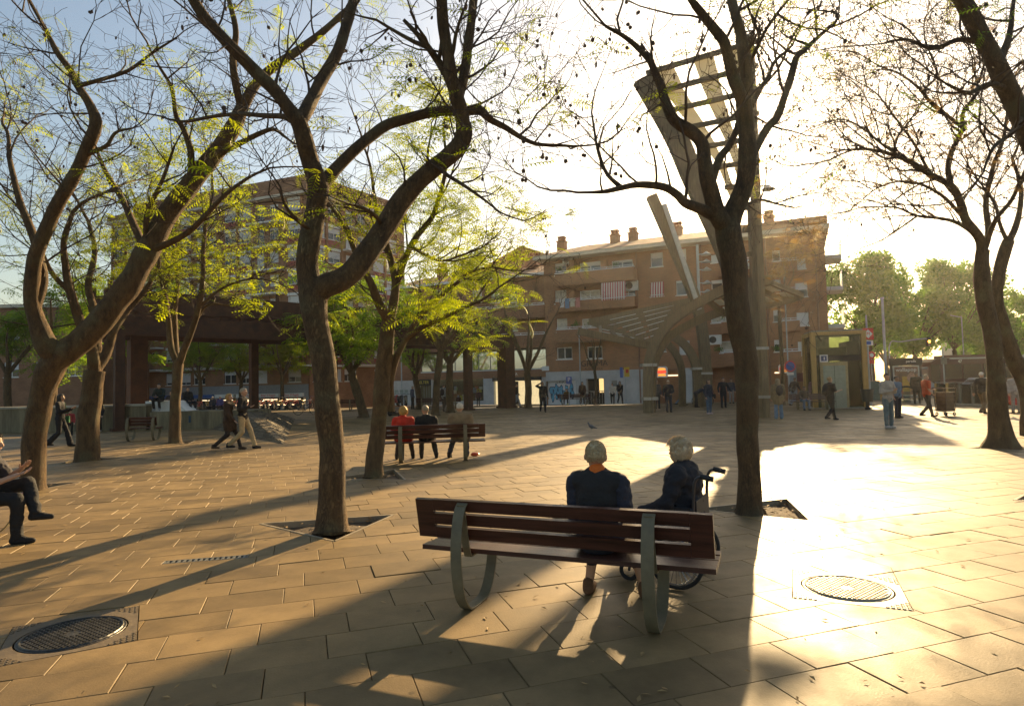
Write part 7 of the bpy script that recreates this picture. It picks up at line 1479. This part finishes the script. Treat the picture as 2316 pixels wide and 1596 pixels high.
person('person in grey far behind the man in black', *at(1655, 912), 180, 'stand', 1.72, top=(.07, .07, .08), bot=(.3, .28, .25))
person('person in dark blue bending by the bicycle', *at(1575, 921), 90, 'stand', 1.6, top=(.03, .035, .05), bot=NAVY, lean=60, arms=(((-.25, .2, -.1), (-.2, .45, -.15)), ((.25, .2, -.1), (.2, .45, -.15))))
person('woman in tan coat and flared jeans right of the mast foot', *at(1762, 947), 5, 'stand', 1.68, top=(.24, .17, .09), bot=(.13, .22, .32), hair=(.30, .22, .13), style='long', coat=.5, hem=.09, bag=('back', (.04, .03, .03)), shoe=(.1, .2, .3))
person('man in pinkish shirt standing behind the bench by the lift', *at(1843, 922), 180, 'stand', 1.70, top=(.30, .17, .19), bot=(.10, .07, .06), hair=DARKH, skin=SK2, bag=('hand', (.6, .35, .32)))
q = G(1812, 927); person('person in dark jacket sitting on the bench by the lift', q.x + .1, q.y - .1, 185, 'sit', 1.66, top=(.06, .05, .045), bot=(.12, .18, .26), hair=DARKH, lean=16)
person('person in pale jeans striding away left of the lift', *at(1797, 918), 60, 'walk', 1.72, top=(.05, .04, .04), bot=(.20, .25, .34), hair=BROWNH, stride=.45, lean=10)
person('woman in black with hair up and backpack looking right at her phone', *at(1880, 950), 80, 'walk', 1.70, top=(.014, .014, .015), bot=(.016, .016, .017), hair=(.40, .24, .09), style='bun', sleeve='short', fat=1.18, bag=('back', (.02, .02, .022)), stride=.24, arms=(((-.26, -.03, -.29), (-.22, .12, -.5)), ((.24, .06, -.27), (.14, .34, -.22))))
person('young man in grey printed sweatshirt and jeans looking down at his phone', *at(2011, 968), 165, 'stand', 1.78, top=(.40, .38, .34), bot=(.10, .17, .20), hair=DARKH, style='crop', shoe=(.5, .48, .45), arms=(((-.27, .02, -.28), (-.06, .26, -.2)), ((.27, .02, -.28), (.06, .26, -.22))), head=(0, -.5))
person('person in blue shirt behind the sweatshirt man', *at(2031, 945), 160, 'stand', 1.68, top=(.13, .20, .28), bot=(.025, .03, .04), hair=DARKH, skin=SK2, sleeve='short', fat=1.25)
person('tall person in long black coat at the advertising panel', *at(2075, 913), 200, 'stand', 1.86, top=(.018, .016, .016), bot=BLK, hair=DARKH, skin=SK2, coat=.45)
person('man in orange shirt pushing the dark cart', *at(2098, 943), 92, 'walk', 1.72, top=(.62, .075, .02), bot=(.035, .025, .022), hair=(.48, .36, .22), style='crop', sleeve='short', fat=1.15, stride=.26, arms=(((-.25, .05, -.28), (-.2, .32, -.3)), ((.26, -.06, -.28), (.24, .1, -.46))))
person('white haired man in dark jacket walking left of the flared trunk', *at(2224, 936), 75, 'walk', 1.76, top=(.03, .024, .022), bot=(.16, .11, .06), hair=WHITEH, style='short', stride=.22)
person('rider in pale clothes at the right edge scooter', *at(2299, 934), 200, 'stand', 1.7, top=(.42, .38, .34), bot=(.3, .27, .24), hair=(.6, .6, .6), style='short')
person('person with grey hair sitting low beyond the bench of three', *at(884, 960), 90, 'sit', 1.6, top=BLK, bot=BLK, hair=GREYH, seat=.42)
# sweatshirt print
# ---- pigeon body uses the same remesher
PGm = remesh(b_pig, .008, 2) if 'b_pig' in globals() else None
pg = [o for o in bpy.data.objects if o.name == 'pigeon'][0]
PGm.build('body', mat('pigeon_grey', (.10, .11, .13), rough=.6, var=.4, scale=20), pg, True)
MB().capsule((0, .135, .283), (0, .158, .276), .006, .002, 6).build('beak', M_BLACK, pg)

bpy.data.scenes.remove(TMP)
# ================================================================== thin haze box, added for the warm veil and glow around the sun
hz = MB().bx(-360, 360, -70, 410, -3.0, 30.5).build('haze', None) if False else None
me = MB().bx(-360, 360, -70, 410, -3.0, 30.5).mesh('haze', M_BLACK); me.materials.clear(); m = bpy.data.materials.new('haze_air'); m.use_nodes = True
n = m.node_tree; n.nodes.remove(n.nodes['Principled BSDF']); pv = n.nodes.new('ShaderNodeVolumePrincipled'); pv.inputs['Color'].default_value = (1.0, .97, .92, 1); pv.inputs['Density'].default_value = .00032; pv.inputs['Anisotropy'].default_value = .76
n.links.new(pv.outputs[0], n.nodes['Material Output'].inputs['Volume']); me.materials.append(m); hz = inst('haze', me); tag(hz, 'thin haze over the plaza, added for the veil and glow around the sun', 'haze', kind='stuff')
